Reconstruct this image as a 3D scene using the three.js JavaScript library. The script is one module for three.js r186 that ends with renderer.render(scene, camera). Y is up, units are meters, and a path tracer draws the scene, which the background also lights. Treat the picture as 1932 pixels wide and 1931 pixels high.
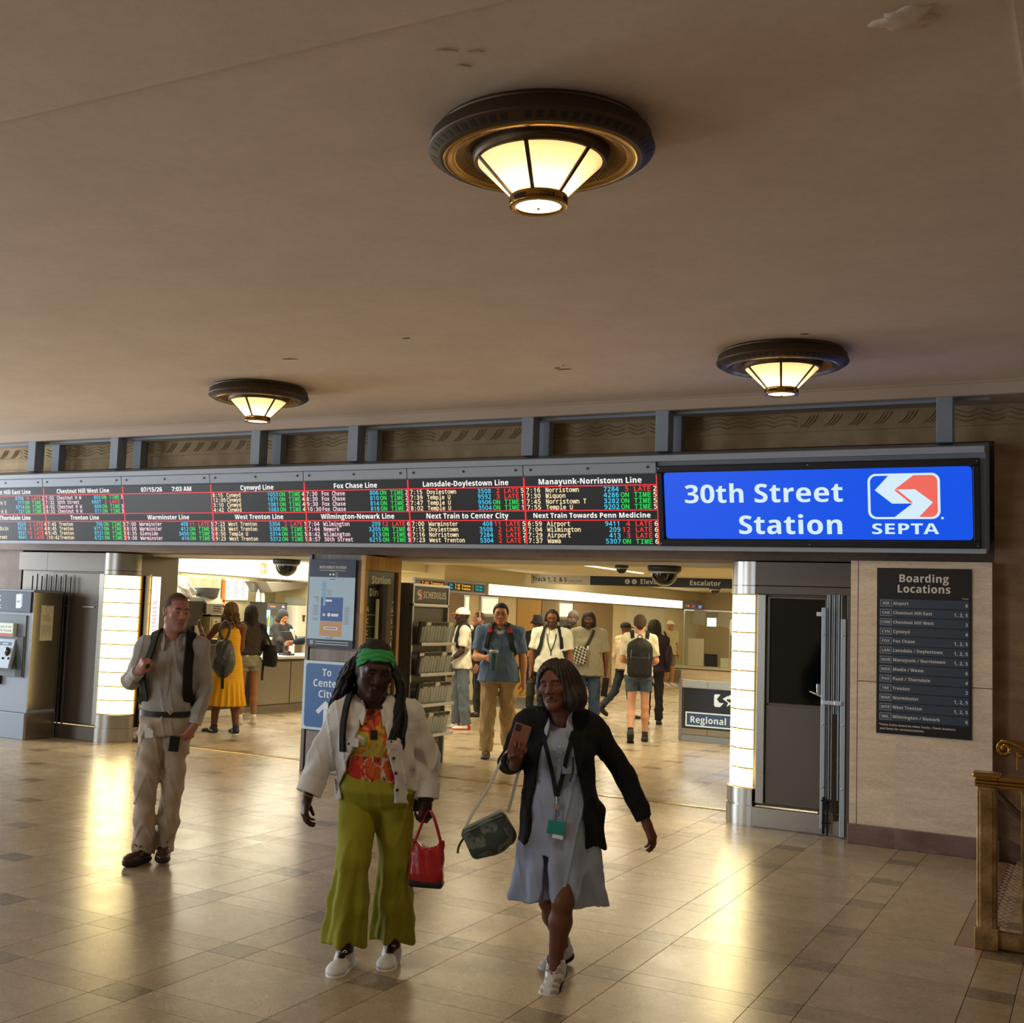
import * as THREE from 'three';
import { RoundedBoxGeometry } from 'three/addons/geometries/RoundedBoxGeometry.js';
import { mergeGeometries } from 'three/addons/utils/BufferGeometryUtils.js';
import { RectAreaLightUniformsLib } from 'three/addons/lights/RectAreaLightUniformsLib.js';
RectAreaLightUniformsLib.init();

// ---------------------------------------------------------------- camera, light, exposure
const scene = new THREE.Scene();
const camera = new THREE.PerspectiveCamera(2 * Math.atan(965.5 / 2283.2) * 180 / Math.PI, 1932 / 1931, 0.05, 120);
camera.position.set(0, 1.72, 0);
camera.rotation.set(0.08453, 0.53069, 0.04043, 'YXZ');
camera.setViewOffset(1932, 1931, 221.4, 8.8, 1932, 1931);
scene.add(camera);
scene.background = new THREE.Color().setRGB(0.55, 0.68, 0.9);
const renderer = new THREE.WebGLRenderer({ antialias: true });
renderer.toneMapping = THREE.LinearToneMapping;
renderer.toneMappingExposure = 0.95;
renderer.shadowMap.enabled = true;
function areaLight(name, color, intensity, w, h, pos, target) {
  const l = new THREE.RectAreaLight(new THREE.Color().setRGB(...color), intensity, w, h);
  l.name = name; l.position.set(...pos); scene.add(l); l.lookAt(...target); l.userData.kind = 'structure'; return l;
}
function pointLight(name, color, intensity, pos, radius = 3, parent = scene) {
  const l = new THREE.PointLight(new THREE.Color().setRGB(...color), intensity, 0, 2);
  l.name = name; l.position.set(...pos); l.castShadow = true; l.shadow.radius = radius; l.userData.kind = 'structure'; parent.add(l); return l;
}
// daylight of the great hall: tall windows in the wall behind and to the left of the viewer
const DAY = [0.8, 0.9, 1.0];
areaLight('window_daylight', DAY, 12, 3.4, 2.9, [-17.85, 1.95, 0.6], [-8, 1.4, -3]);
areaLight('window_daylight_001', DAY, 25, 3.4, 2.9, [-17.85, 1.95, -8.1], [-8, 1.4, -7.6]);
areaLight('window_daylight_002', DAY, 4.8, 4.0, 2.7, [-9.0, 1.95, 3.85], [-8, 1.2, -4]);
// general light of the low concourse behind the portal: long ceiling troffers
const TROF = [1.0, 0.86, 0.56];
// ---------------------------------------------------------------- helpers
let seed = 7;
const rnd = () => { seed = (seed * 1664525 + 1013904223) >>> 0; return seed / 4294967296; };
const V = (x, y, z) => new THREE.Vector3(x, y, z);
const used = {};
function numbered(n) { const k = used[n] = (used[n] ?? -1) + 1; return k ? n + '_' + String(k).padStart(3, '0') : n; }
function tag(o, label, category, group) { o.userData.label = label; o.userData.category = category; if (group) o.userData.group = group; return o; }
function thing(name, label, category, pos = [0, 0, 0], turn = 0, group) {
  const g = new THREE.Group(); g.name = numbered(name); g.position.set(...pos); g.rotation.y = turn; scene.add(g); return tag(g, label, category, group);
}
function part(parent, name, geo, mat, pos, rot, label) {
  const m = new THREE.Mesh(geo, mat); m.name = name; if (pos) m.position.set(...pos); if (rot) m.rotation.set(...rot);
  m.castShadow = m.receiveShadow = true; parent.add(m); if (label) m.userData.label = label; return m;
}
function solo(name, label, category, geo, mat, pos, rot, group) { const m = part(scene, numbered(name), geo, mat, pos, rot); return tag(m, label, category, group); }
function struct(name, geo, mat, pos, rot, parent = scene) { const m = part(parent, name, geo, mat, pos, rot); m.userData.kind = 'structure'; return m; }
// uv in metres from the dominant axis of each face
function metric(g, ou = 0, ov = 0) {
  const p = g.attributes.position, n = g.attributes.normal, uv = new Float32Array(p.count * 2);
  for (let i = 0; i < p.count; i++) {
    const x = p.getX(i), y = p.getY(i), z = p.getZ(i), ax = Math.abs(n.getX(i)), ay = Math.abs(n.getY(i)), az = Math.abs(n.getZ(i));
    if (ay > ax && ay > az) { uv[2 * i] = x + ou; uv[2 * i + 1] = z + ov; } else if (ax > az) { uv[2 * i] = z + ou; uv[2 * i + 1] = y + ov; } else { uv[2 * i] = x + ou; uv[2 * i + 1] = y + ov; }
  }
  g.setAttribute('uv', new THREE.BufferAttribute(uv, 2)); return g;
}
const box = (w, h, d, x = 0, y = 0, z = 0) => metric(new THREE.BoxGeometry(w, h, d).translate(x, y, z));
const span = (x0, x1, y0, y1, z0, z1) => box(Math.abs(x1 - x0), Math.abs(y1 - y0), Math.abs(z1 - z0), (x0 + x1) / 2, (y0 + y1) / 2, (z0 + z1) / 2);
const rbox = (w, h, d, r = 0.006, x = 0, y = 0, z = 0, s = 2) => metric(new RoundedBoxGeometry(w, h, d, s, Math.min(r, w / 2.1, h / 2.1, d / 2.1)).translate(x, y, z));
const cyl = (r0, r1, h, n = 24, x = 0, y = 0, z = 0) => new THREE.CylinderGeometry(r0, r1, h, n).translate(x, y, z);
const lathe = (pts, n = 48) => new THREE.LatheGeometry(pts.map((p) => new THREE.Vector2(...p)), n);
const tube = (pts, r, seg = 24, rad = 8, closed = false) => new THREE.TubeGeometry(new THREE.CatmullRomCurve3(pts.map((p) => V(...p)), closed), seg, r, rad, closed);
function extrude(pts, d, bevel = 0) {
  const s = new THREE.Shape(pts.map((p) => new THREE.Vector2(...p)));
  const g = new THREE.ExtrudeGeometry(s, { depth: d, bevelEnabled: bevel > 0, bevelSize: bevel, bevelThickness: bevel, bevelSegments: 1 }); return metric(g);
}
const merge = (l) => mergeGeometries(l.map((g) => { const c = g.index ? g.toNonIndexed() : g; for (const k of Object.keys(c.attributes)) if (!['position', 'normal', 'uv'].includes(k)) c.deleteAttribute(k); return c; }));
// a flat printed face: plane facing +z with uv 0..1
const face = (w, h) => new THREE.PlaneGeometry(w, h);
// ---- textures
function canvasTex(w, h, draw, srgb = true) {
  const c = document.createElement('canvas'); c.width = w; c.height = h; const g = c.getContext('2d'); draw(g, w, h);
  const t = new THREE.CanvasTexture(c); if (srgb) t.colorSpace = THREE.SRGBColorSpace; t.anisotropy = 8; return t;
}
function hash(x, y, s) { let h = (x * 374761393 + y * 668265263 + s * 974634777) | 0; h = Math.imul(h ^ (h >>> 13), 1274126177); return ((h ^ (h >>> 16)) >>> 0) / 4294967296; }
function vnoise(x, y, per, s) {   // tiling value noise
  const xi = Math.floor(x), yi = Math.floor(y), fx = x - xi, fy = y - yi, u = fx * fx * (3 - 2 * fx), v = fy * fy * (3 - 2 * fy), m = (a) => ((a % per) + per) % per;
  const a = hash(m(xi), m(yi), s), b = hash(m(xi + 1), m(yi), s), c = hash(m(xi), m(yi + 1), s), d = hash(m(xi + 1), m(yi + 1), s);
  return a + (b - a) * u + (c - a) * v + (a - b - c + d) * u * v;
}
function noiseTex(n, fn, srgb, rep) {
  const d = new Uint8Array(n * n * 4);
  for (let j = 0; j < n; j++) for (let i = 0; i < n; i++) { const c = fn(i / n, j / n), k = 4 * (j * n + i); if (Array.isArray(c)) { d[k] = c[0]; d[k + 1] = c[1]; d[k + 2] = c[2]; } else d[k] = d[k + 1] = d[k + 2] = c; d[k + 3] = 255; }
  const t = new THREE.DataTexture(d, n, n); t.wrapS = t.wrapT = THREE.RepeatWrapping; t.magFilter = THREE.LinearFilter; t.minFilter = THREE.LinearMipmapLinearFilter; t.generateMipmaps = true;
  if (srgb) t.colorSpace = THREE.SRGBColorSpace; if (rep) t.repeat.set(rep[0], rep[1]); t.needsUpdate = true; return t;
}
const clamp = (x, a = 0, b = 255) => Math.max(a, Math.min(b, x));
function speckle(base, amp, coarse, s, rep = [1, 1], aniso = 1) {   // stone / terrazzo colour
  return noiseTex(256, (u, v) => {
    const f = (hash(Math.floor(u * 256), Math.floor(v * 256), s) - 0.5) * amp + (vnoise(u * 48, v * 48 * aniso, 48 * Math.max(1, aniso), s + 5) - 0.5) * amp * 0.8;
    const c = (vnoise(u * 8, v * 8 * aniso, 8 * Math.max(1, aniso), s + 1) - 0.5) * coarse + (vnoise(u * 3, v * 3 * aniso, 3 * Math.max(1, aniso), s + 2) - 0.5) * coarse;
    return base.map((b) => clamp(b + f + c));
  }, true, rep);
}
const greyNoise = (lo, hi, freq, s, rep, an = 1) => noiseTex(256, (u, v) => clamp(lo + (hi - lo) * (0.55 * vnoise(u * freq, v * freq * an, freq * Math.max(1, an), s) + 0.3 * vnoise(u * freq * 3, v * freq * 3 * an, freq * 3 * Math.max(1, an), s + 1) + 0.15 * hash(Math.floor(u * 256), Math.floor(v * 256), s))), false, rep);
const bumpFine = greyNoise(90, 165, 32, 11, [2, 2]);
const bumpCloth = noiseTex(256, (u, v) => clamp(128 + 34 * Math.sin(u * 256 * 0.78) * Math.sin(v * 256 * 0.78) + 60 * (hash(Math.floor(u * 256), Math.floor(v * 256), 3) - 0.5)), false, [5, 5]);
const roughWorn = greyNoise(70, 150, 6, 21, [0.5, 0.5]);
const roughBrushed = greyNoise(132, 168, 40, 31, [1.5, 1.5], 1);
const std = (color, roughness = 0.7, extra = {}) => new THREE.MeshStandardMaterial({ color, roughness, ...extra });
const cloth = (color, extra = {}) => new THREE.MeshStandardMaterial({ color, roughness: 0.9, bumpMap: bumpCloth, bumpScale: 0.0006, ...extra });
const glow = (color, k, base = color) => new THREE.MeshStandardMaterial({ color: base, emissive: color, emissiveIntensity: k, roughness: 0.5 });
const M = {
  plaster: std(0xffffff, 0.93, { map: speckle([214, 194, 173], 7, 6, 41, [0.5, 0.5]), bumpMap: greyNoise(100, 156, 5, 43, [0.35, 0.35]), bumpScale: 0.0015 }),
  mould: std(0xb8a592, 0.85, { bumpMap: bumpFine, bumpScale: 0.0005 }),
  frieze: std(0xffffff, 0.85, { map: speckle([168, 146, 112], 10, 18, 47, [1, 1]), bumpMap: bumpFine, bumpScale: 0.001 }),
  travertine: std(0xffffff, 0.55, { map: speckle([222, 204, 180], 22, 14, 51, [0.7, 1.2], 4), bumpMap: greyNoise(90, 170, 14, 53, [0.9, 1.8], 5), bumpScale: 0.0014 }),
  brownstone: std(0xffffff, 0.6, { map: speckle([150, 122, 92], 14, 22, 55, [0.9, 0.9], 3), bumpMap: bumpFine, bumpScale: 0.001 }),
  pinkmarble: std(0xffffff, 0.35, { map: speckle([122, 98, 92], 12, 24, 57, [1.4, 1.4], 2) }),
  lintel: std(0xffffff, 0.6, { map: speckle([120, 98, 82], 10, 18, 59, [1, 1]) }),
  cream: std(0xd9cba4, 0.7, { bumpMap: bumpFine, bumpScale: 0.0006 }),
  creamCeil: std(0xddd2b0, 0.85, { bumpMap: bumpFine, bumpScale: 0.0006 }),
  greyPaint: std(0x8a95a3, 0.45, { bumpMap: bumpFine, bumpScale: 0.0003 }),
  greyPanel: std(0xa3adba, 0.42, { bumpMap: bumpFine, bumpScale: 0.0003 }),
  darkGap: std(0x17161a, 0.8),
  black: std(0x0c0c0e, 0.5), blackGloss: std(0x08080a, 0.12), rubber: std(0x121214, 0.85),
  steel: new THREE.MeshStandardMaterial({ color: 0xa7a49c, metalness: 0.9, roughness: 0.5, roughnessMap: roughBrushed }),
  steelDark: new THREE.MeshStandardMaterial({ color: 0x665f57, metalness: 0.75, roughness: 0.66, roughnessMap: roughBrushed }),
  steelSide: new THREE.MeshStandardMaterial({ color: 0xb3ab9a, metalness: 0.92, roughness: 0.24 }),
  steelBright: new THREE.MeshStandardMaterial({ color: 0xc9ccd0, metalness: 0.95, roughness: 0.3 }),
  galv: new THREE.MeshStandardMaterial({ color: 0xaab6c0, metalness: 0.7, roughness: 0.42 }),
  brass: new THREE.MeshStandardMaterial({ color: 0xb08a45, metalness: 0.95, roughness: 0.42, roughnessMap: roughWorn }),
  brassDull: new THREE.MeshStandardMaterial({ color: 0xffffff, map: speckle([142, 112, 66], 26, 60, 61, [2, 2]), metalness: 0.7, roughness: 0.5 }),
  bronze: new THREE.MeshStandardMaterial({ color: 0xffffff, map: speckle([92, 74, 52], 14, 34, 63, [3, 3]), metalness: 0.75, roughness: 0.5 }),
  bronzeDark: new THREE.MeshStandardMaterial({ color: 0x3a2e22, metalness: 0.6, roughness: 0.55 }),
  white: std(0xe9e9e6, 0.6), offwhite: std(0xd8d6cc, 0.6), chrome: new THREE.MeshStandardMaterial({ color: 0xd6d8da, metalness: 1, roughness: 0.15 }),
  glassDark: new THREE.MeshPhysicalMaterial({ color: 0x07080a, roughness: 0.06, specularIntensity: 0.8 }),
  glass: new THREE.MeshPhysicalMaterial({ color: 0xf4fbff, roughness: 0.03, transmission: 1, thickness: 0, ior: 1.45 }),
  acrylic: new THREE.MeshPhysicalMaterial({ color: 0xe8eef2, roughness: 0.12, transmission: 0.85, thickness: 0, ior: 1.4 }),
  wood: std(0xffffff, 0.55, { map: noiseTex(256, (u, v) => { const g = vnoise(u * 40, v * 4, 40, 71) * 34 + vnoise(u * 9, v * 2, 9, 72) * 30; return [clamp(176 + g - 30), clamp(138 + g * 0.9 - 30), clamp(70 + g * 0.6 - 20)]; }, true, [1.2, 0.6]) }),
  greyWood: std(0xffffff, 0.6, { map: noiseTex(256, (u, v) => { const g = vnoise(u * 50, v * 4, 50, 73) * 22 + vnoise(u * 9, v * 3, 9, 74) * 20 - 20; return [clamp(138 + g), clamp(130 + g), clamp(126 + g)]; }, true, [1.2, 0.6]) }),
  paper: std(0xe8e6df, 0.85), navy: std(0x14233f, 0.5), brownWood: std(0x4a2f1d, 0.5),
};
const print = (tex, rough = 0.45, extra = {}) => new THREE.MeshStandardMaterial({ map: tex, roughness: rough, ...extra });
const screen = (tex, k, rough = 0.35) => new THREE.MeshStandardMaterial({ color: 0x050505, emissive: 0xffffff, emissiveMap: tex, emissiveIntensity: k, roughness: rough });
// ---------------------------------------------------------------- the setting
const CEIL = 3.66;
const PX = 0.815, PZ = 0.8125, X0 = -1.392, Z0 = -9.95, SX = 0.205, SZ = 0.195, J = 0.0035;
const tileTex = [speckle([180, 163, 135], 26, 12, 81, [1.6, 1.6]), speckle([176, 158, 130], 26, 12, 82, [1.6, 1.6]), speckle([183, 167, 140], 26, 12, 83, [1.6, 1.6])];
const floorBump = greyNoise(108, 148, 7, 86, [0.9, 0.9], 2), floorRough = greyNoise(74, 100, 5, 87, [0.7, 0.7]);
const floorMat = (map) => new THREE.MeshStandardMaterial({ map, roughness: 0.78, roughnessMap: floorRough, bumpMap: floorBump, bumpScale: 0.00018 });
const tileM = tileTex.map(floorMat);
const stripM = [floorMat(speckle([175, 156, 129], 26, 12, 84, [1.6, 1.6])), floorMat(speckle([178, 160, 134], 26, 12, 88, [1.6, 1.6]))];
const insetM = [floorMat(speckle([134, 120, 100], 34, 14, 85, [1.6, 1.6])), floorMat(speckle([142, 128, 106], 34, 14, 89, [1.6, 1.6]))];
const brownM = floorMat(speckle([150, 118, 96], 22, 12, 90, [1.6, 1.6]));
const grout = std(0x4a4237, 0.9);
const floor = struct('floor', merge([span(-18, 5, -0.2, -0.012, -7.6, 4), span(-18, -0.62, -0.2, -0.012, -11.36, -7.6), span(-18, 5, -0.2, -0.012, -11.36, -10.44)]), grout);
camera.updateMatrixWorld(true);
const tmp = V(0, 0, 0);
function inView(x, z, pad = 1.12) { tmp.set(x, 0, z).applyMatrix4(camera.matrixWorldInverse); if (tmp.z > -0.5) return false; const u = 744.6 + 2283.2 * tmp.x / -tmp.z, v = 956.7 - 2283.2 * tmp.y / -tmp.z; return Math.abs(u - 966) < 966 * pad + 60 && v < 1931 * pad && v > 1000; }
const flat = (w, d, k) => metric(new THREE.BoxGeometry(w - J, 0.012, d - J), k * 0.37, k * 0.61);
const cut = {}; // shared geometries of a few variants
const flatV = (w, d, k) => (cut[w.toFixed(4) + '/' + d.toFixed(4) + '/' + k] ??= flat(w, d, k));
const outer = { 0: [], 1: [], 2: [] };
function piece(name, x0, x1, z0, z1, mats, kind, parent = floor) {
  const w = x1 - x0, d = z1 - z0; if (w < 0.02 || d < 0.02) return; const cx = (x0 + x1) / 2, cz = (z0 + z1) / 2, k = Math.floor(rnd() * 4), m = mats[Math.floor(rnd() * mats.length)];
  if (inView(cx, cz)) part(parent, name, flatV(w, d, k), m, [cx, -0.006, cz]);
  else outer[kind].push(metric(new THREE.BoxGeometry(w - J, 0.012, d - J).translate(cx, -0.006, cz)));
}
const ZF = -11.33;
for (let i = -21; i <= 8; i++) for (let j = -3; j <= 17; j++) {
  const sx0 = X0 + i * PX, sx1 = sx0 + SX, tx1 = sx0 + PX, sz1 = Z0 + SZ + j * PZ, sz0 = Z0 + j * PZ, tz1 = sz0 + PZ;
  const hole = sx0 > -1.3 && sz0 < -7.6;     // plain slab and stair beside the railing
  if (tx1 < -18 || sx0 > 4.5 || tz1 > 4) continue;
  const c0 = Math.max(sz0, ZF), c1 = Math.max(sz1, ZF), c2 = Math.max(tz1, ZF);
  piece('inset', sx0, sx1, c0, c1, insetM, 2);
  piece('strip', sx0, sx1, c1, c2, stripM, 1);
  if (hole || (i === 0 && j < 3)) continue;
  piece('strip', sx1, tx1, c0, c1, stripM, 1);
  piece('tile', sx1, tx1, c1, c2, tileM, 0);
}
piece('slab', -1.187, -0.72, -10.45, -7.515, [tileM[1]], 0); piece('slab', -0.72, -0.62, -10.45, -7.515, [brownM], 0);
piece('slab', -0.62, 0.6, -7.62, -7.515, [brownM], 0);
for (const [k, m] of [[0, tileM[0]], [1, stripM[0]], [2, insetM[0]]]) if (outer[k].length) { const o = part(floor, 'outer_paving', merge(outer[k]), m); o.userData.kind = 'stuff'; }
// concourse paving beyond the threshold: the same pattern, too small to pick apart
const floorC = struct('floor_concourse', span(-18, 5, -0.2, -0.012, -40, -11.39), grout);
{
  const acc = { 0: [], 1: [], 2: [] };
  const put = (k, x0, x1, z0, z1) => { if (x1 - x0 > 0.03 && z1 - z0 > 0.03) acc[k].push(metric(new THREE.BoxGeometry(x1 - x0 - J, 0.012, z1 - z0 - J).translate((x0 + x1) / 2, -0.006, (z0 + z1) / 2))); };
  for (let i = -20; i <= 3; i++) for (let j = -37; j <= -1; j++) {
    const sx0 = X0 + i * PX, sx1 = sx0 + SX, tx1 = sx0 + PX, t = -11.39, sz0 = Math.min(Z0 + j * PZ, t), sz1 = Math.min(Z0 + j * PZ + SZ, t), tz1 = Math.min(Z0 + j * PZ + PZ, t);
    put(2, sx0, sx1, sz0, sz1); put(1, sx0, sx1, sz1, tz1); put(1, sx1, tx1, sz0, sz1); put(0, sx1, tx1, sz1, tz1);
  }
  for (const [k, m] of [[0, tileM[0]], [1, stripM[0]], [2, insetM[0]]]) { const o = part(floorC, 'paving', merge(acc[k]), m); o.userData.kind = 'stuff'; }
}
struct('trim_1', rbox(6.9, 0.012, 0.05, 0.004, -6.25, 0.001, -11.36), M.brass);
// ceiling with its plaster mouldings
struct('ceiling', merge([span(-18, -0.22, CEIL, CEIL + 0.3, -10.2, -3.3), span(-18, 5, CEIL - 0.018, CEIL + 0.3, -3.3, 4), span(-0.22, 5, CEIL - 0.018, CEIL + 0.3, -10.2, -3.3)]), M.plaster);
struct('trim_2', metric(new THREE.ExtrudeGeometry(new THREE.Shape([[0, 0.3], [0, 0], [0.012, -0.012], [0.03, -0.012], [0.035, -0.02], [0.06, -0.075], [0.066, -0.095], [0.09, -0.1], [0.1, -0.08], [0.1, 0.3]].map((p) => new THREE.Vector2(...p))), { depth: 19, bevelEnabled: false }).rotateY(Math.PI / 2).translate(-14, CEIL, -10.2)), M.mould);
struct('trim_3', span(-14, 5, 3.575, 3.9, -11.0, -10.28), M.mould);
// frieze with carved waves above the portal
{
  const fr = struct('wall_frieze', merge([span(-14, 5, 3.27, 3.62, -11.0, -10.8), span(-14, 5, 3.405, 3.43, -10.8, -10.785), span(-14, 5, 3.27, 3.285, -10.8, -10.78)]), M.frieze);
  const waves = [];
  for (let x = -12.5; x < 1; x += 0.2) {
    const kind = Math.floor(x / 1.2) % 3;
    for (let r = 0; r < 3; r++) {
      const y = 3.455 + r * 0.036, pts = [];
      if (kind === 0) { pts.push([x, y, -10.797], [x + 0.05, y + 0.02, -10.795], [x + 0.1, y + 0.024, -10.795], [x + 0.15, y + 0.02, -10.795], [x + 0.2, y, -10.797]); }
      else if (kind === -1 || kind === 1) { pts.push([x, y, -10.797], [x + 0.05, y + 0.018, -10.795], [x + 0.1, y, -10.795], [x + 0.15, y - 0.014, -10.795], [x + 0.2, y, -10.797]); }
      else pts.push([x + 0.03 + r * 0.03, 3.45, -10.797], [x + 0.08 + r * 0.03, 3.49, -10.795], [x + 0.12 + r * 0.03, 3.55, -10.797]);
      waves.push(tube(pts, 0.006, 6, 4));
    }
  }
  const o = part(fr, 'carving', merge(waves), M.frieze); o.userData.kind = 'stuff';
}
// bulkhead over the opening, end walls
struct('wall_back', merge([span(-18, -1.8, 2.28, 3.27, -11.95, -10.85), span(-1.8, -0.73, 2.28, 3.27, -11.95, -10.85)]), M.lintel);
struct('wall_right', span(-0.73, 5, -2.6, 3.27, -11.95, -10.6), M.brownstone);
struct('wall_soffit', span(-18, -1.8, 2.255, 2.28, -11.95, -11.42), M.creamCeil);
struct('wall_far_left', merge([span(-18, -11.9, 0, 2.28, -11.4, -10.95)]), M.lintel);
// pier carrying the boarding list
{
  const pier = struct('wall_pier', span(-1.775, -0.735, 0, 2.27, -11.9, -10.462), M.brownstone);
  const blocks = [[-1.775, -1.72, 0.155, 2.27], [-1.715, -0.735, 1.298, 2.27], [-1.715, -0.735, 0.155, 1.292]];
  for (const [x0, x1, y0, y1] of blocks) part(pier, 'stone_panel', rbox(x1 - x0, y1 - y0, 0.02, 0.003, (x0 + x1) / 2, (y0 + y1) / 2, -10.455), M.travertine);
  part(pier, 'stone_panel', rbox(0.02, 2.11, 1.3, 0.003, -0.732, 1.21, -11.2), M.brownstone);
  struct('baseboard_pier', merge([rbox(1.075, 0.155, 0.05, 0.006, -1.247, 0.0775, -10.44), rbox(0.05, 0.155, 0.16, 0.006, -0.715, 0.0775, -10.52)]), M.pinkmarble);
}
// hall walls outside the frame: daylight enters through their window openings
const wallH = (x0, x1, y0, y1, z0, z1) => span(x0, x1, y0, y1, z0, z1);
struct('wall_left', merge([wallH(-18.3, -18, 0, 0.5, -11.4, 4), wallH(-18.3, -18, 3.4, 3.9, -11.4, 4), wallH(-18.3, -18, 0.5, 3.4, -11.4, -9.8), wallH(-18.3, -18, 0.5, 3.4, -6.4, -1.1), wallH(-18.3, -18, 0.5, 3.4, 2.3, 4)]), M.brownstone);
struct('wall_rear', merge([wallH(-18, 5, 0, 0.6, 4, 4.3), wallH(-18, 5, 3.3, 3.9, 4, 4.3), wallH(-18, -11, 0.6, 3.3, 4, 4.3), wallH(-7, 5, 0.6, 3.3, 4, 4.3)]), M.travertine);
struct('wall_stair', span(5, 5.3, -2.6, 3.9, -11, 4.3), M.travertine);
// ---------------------------------------------------------------- marks on the ceiling plaster
{
  const flake = std(0x4d4038, 0.95), pale = std(0xc9b7a3, 0.95);
  for (const [x, z, l, a, m] of [[-3.64, -8.76, 0.12, 0.3, flake], [-3.61, -8.64, 0.11, 1.9, pale], [-3.68, -8.7, 0.05, 0.5, flake], [-5.52, -7.7, 0.14, 0.7, flake], [-4.29, -7.38, 0.05, 0.4, flake], [-1.7, -8.2, 0.06, 0.5, flake], [-1.95, -3.55, 0.08, 0.6, pale], [-1.87, -3.6, 0.07, 0.3, pale], [-1.95, -3.68, 0.06, 0.9, pale]]) {
    const g = metric(new THREE.ExtrudeGeometry(new THREE.Shape([[-l / 2, 0], [-l / 5, 0.008], [l / 3, 0.006], [l / 2, -0.004], [l / 6, -0.012], [-l / 4, -0.006]].map((p) => new THREE.Vector2(...p))), { depth: 0.004, bevelEnabled: false }).rotateX(Math.PI / 2));
    solo('paint_flake', 'small flake of loose paint hanging from the plaster ceiling', 'paint flake', g, m, [x, CEIL - 0.0005, z], [0.12, a, 0], 'loose paint flakes on the ceiling');
  }
  const blob = new THREE.SphereGeometry(0.09, 20, 10); const bp = blob.attributes.position;
  for (let i = 0; i < bp.count; i++) { const k = 1 + 0.35 * Math.sin(bp.getX(i) * 60) * Math.sin(bp.getZ(i) * 70 + 1); bp.setXYZ(i, bp.getX(i) * k, bp.getY(i) * 0.22, bp.getZ(i) * k * 0.8); } blob.computeVertexNormals();
  solo('plaster_blister', 'lumpy blister of damp plaster bulging from the ceiling', 'plaster blister', blob, M.plaster, [-0.53, CEIL, -3.98]);
}
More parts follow.
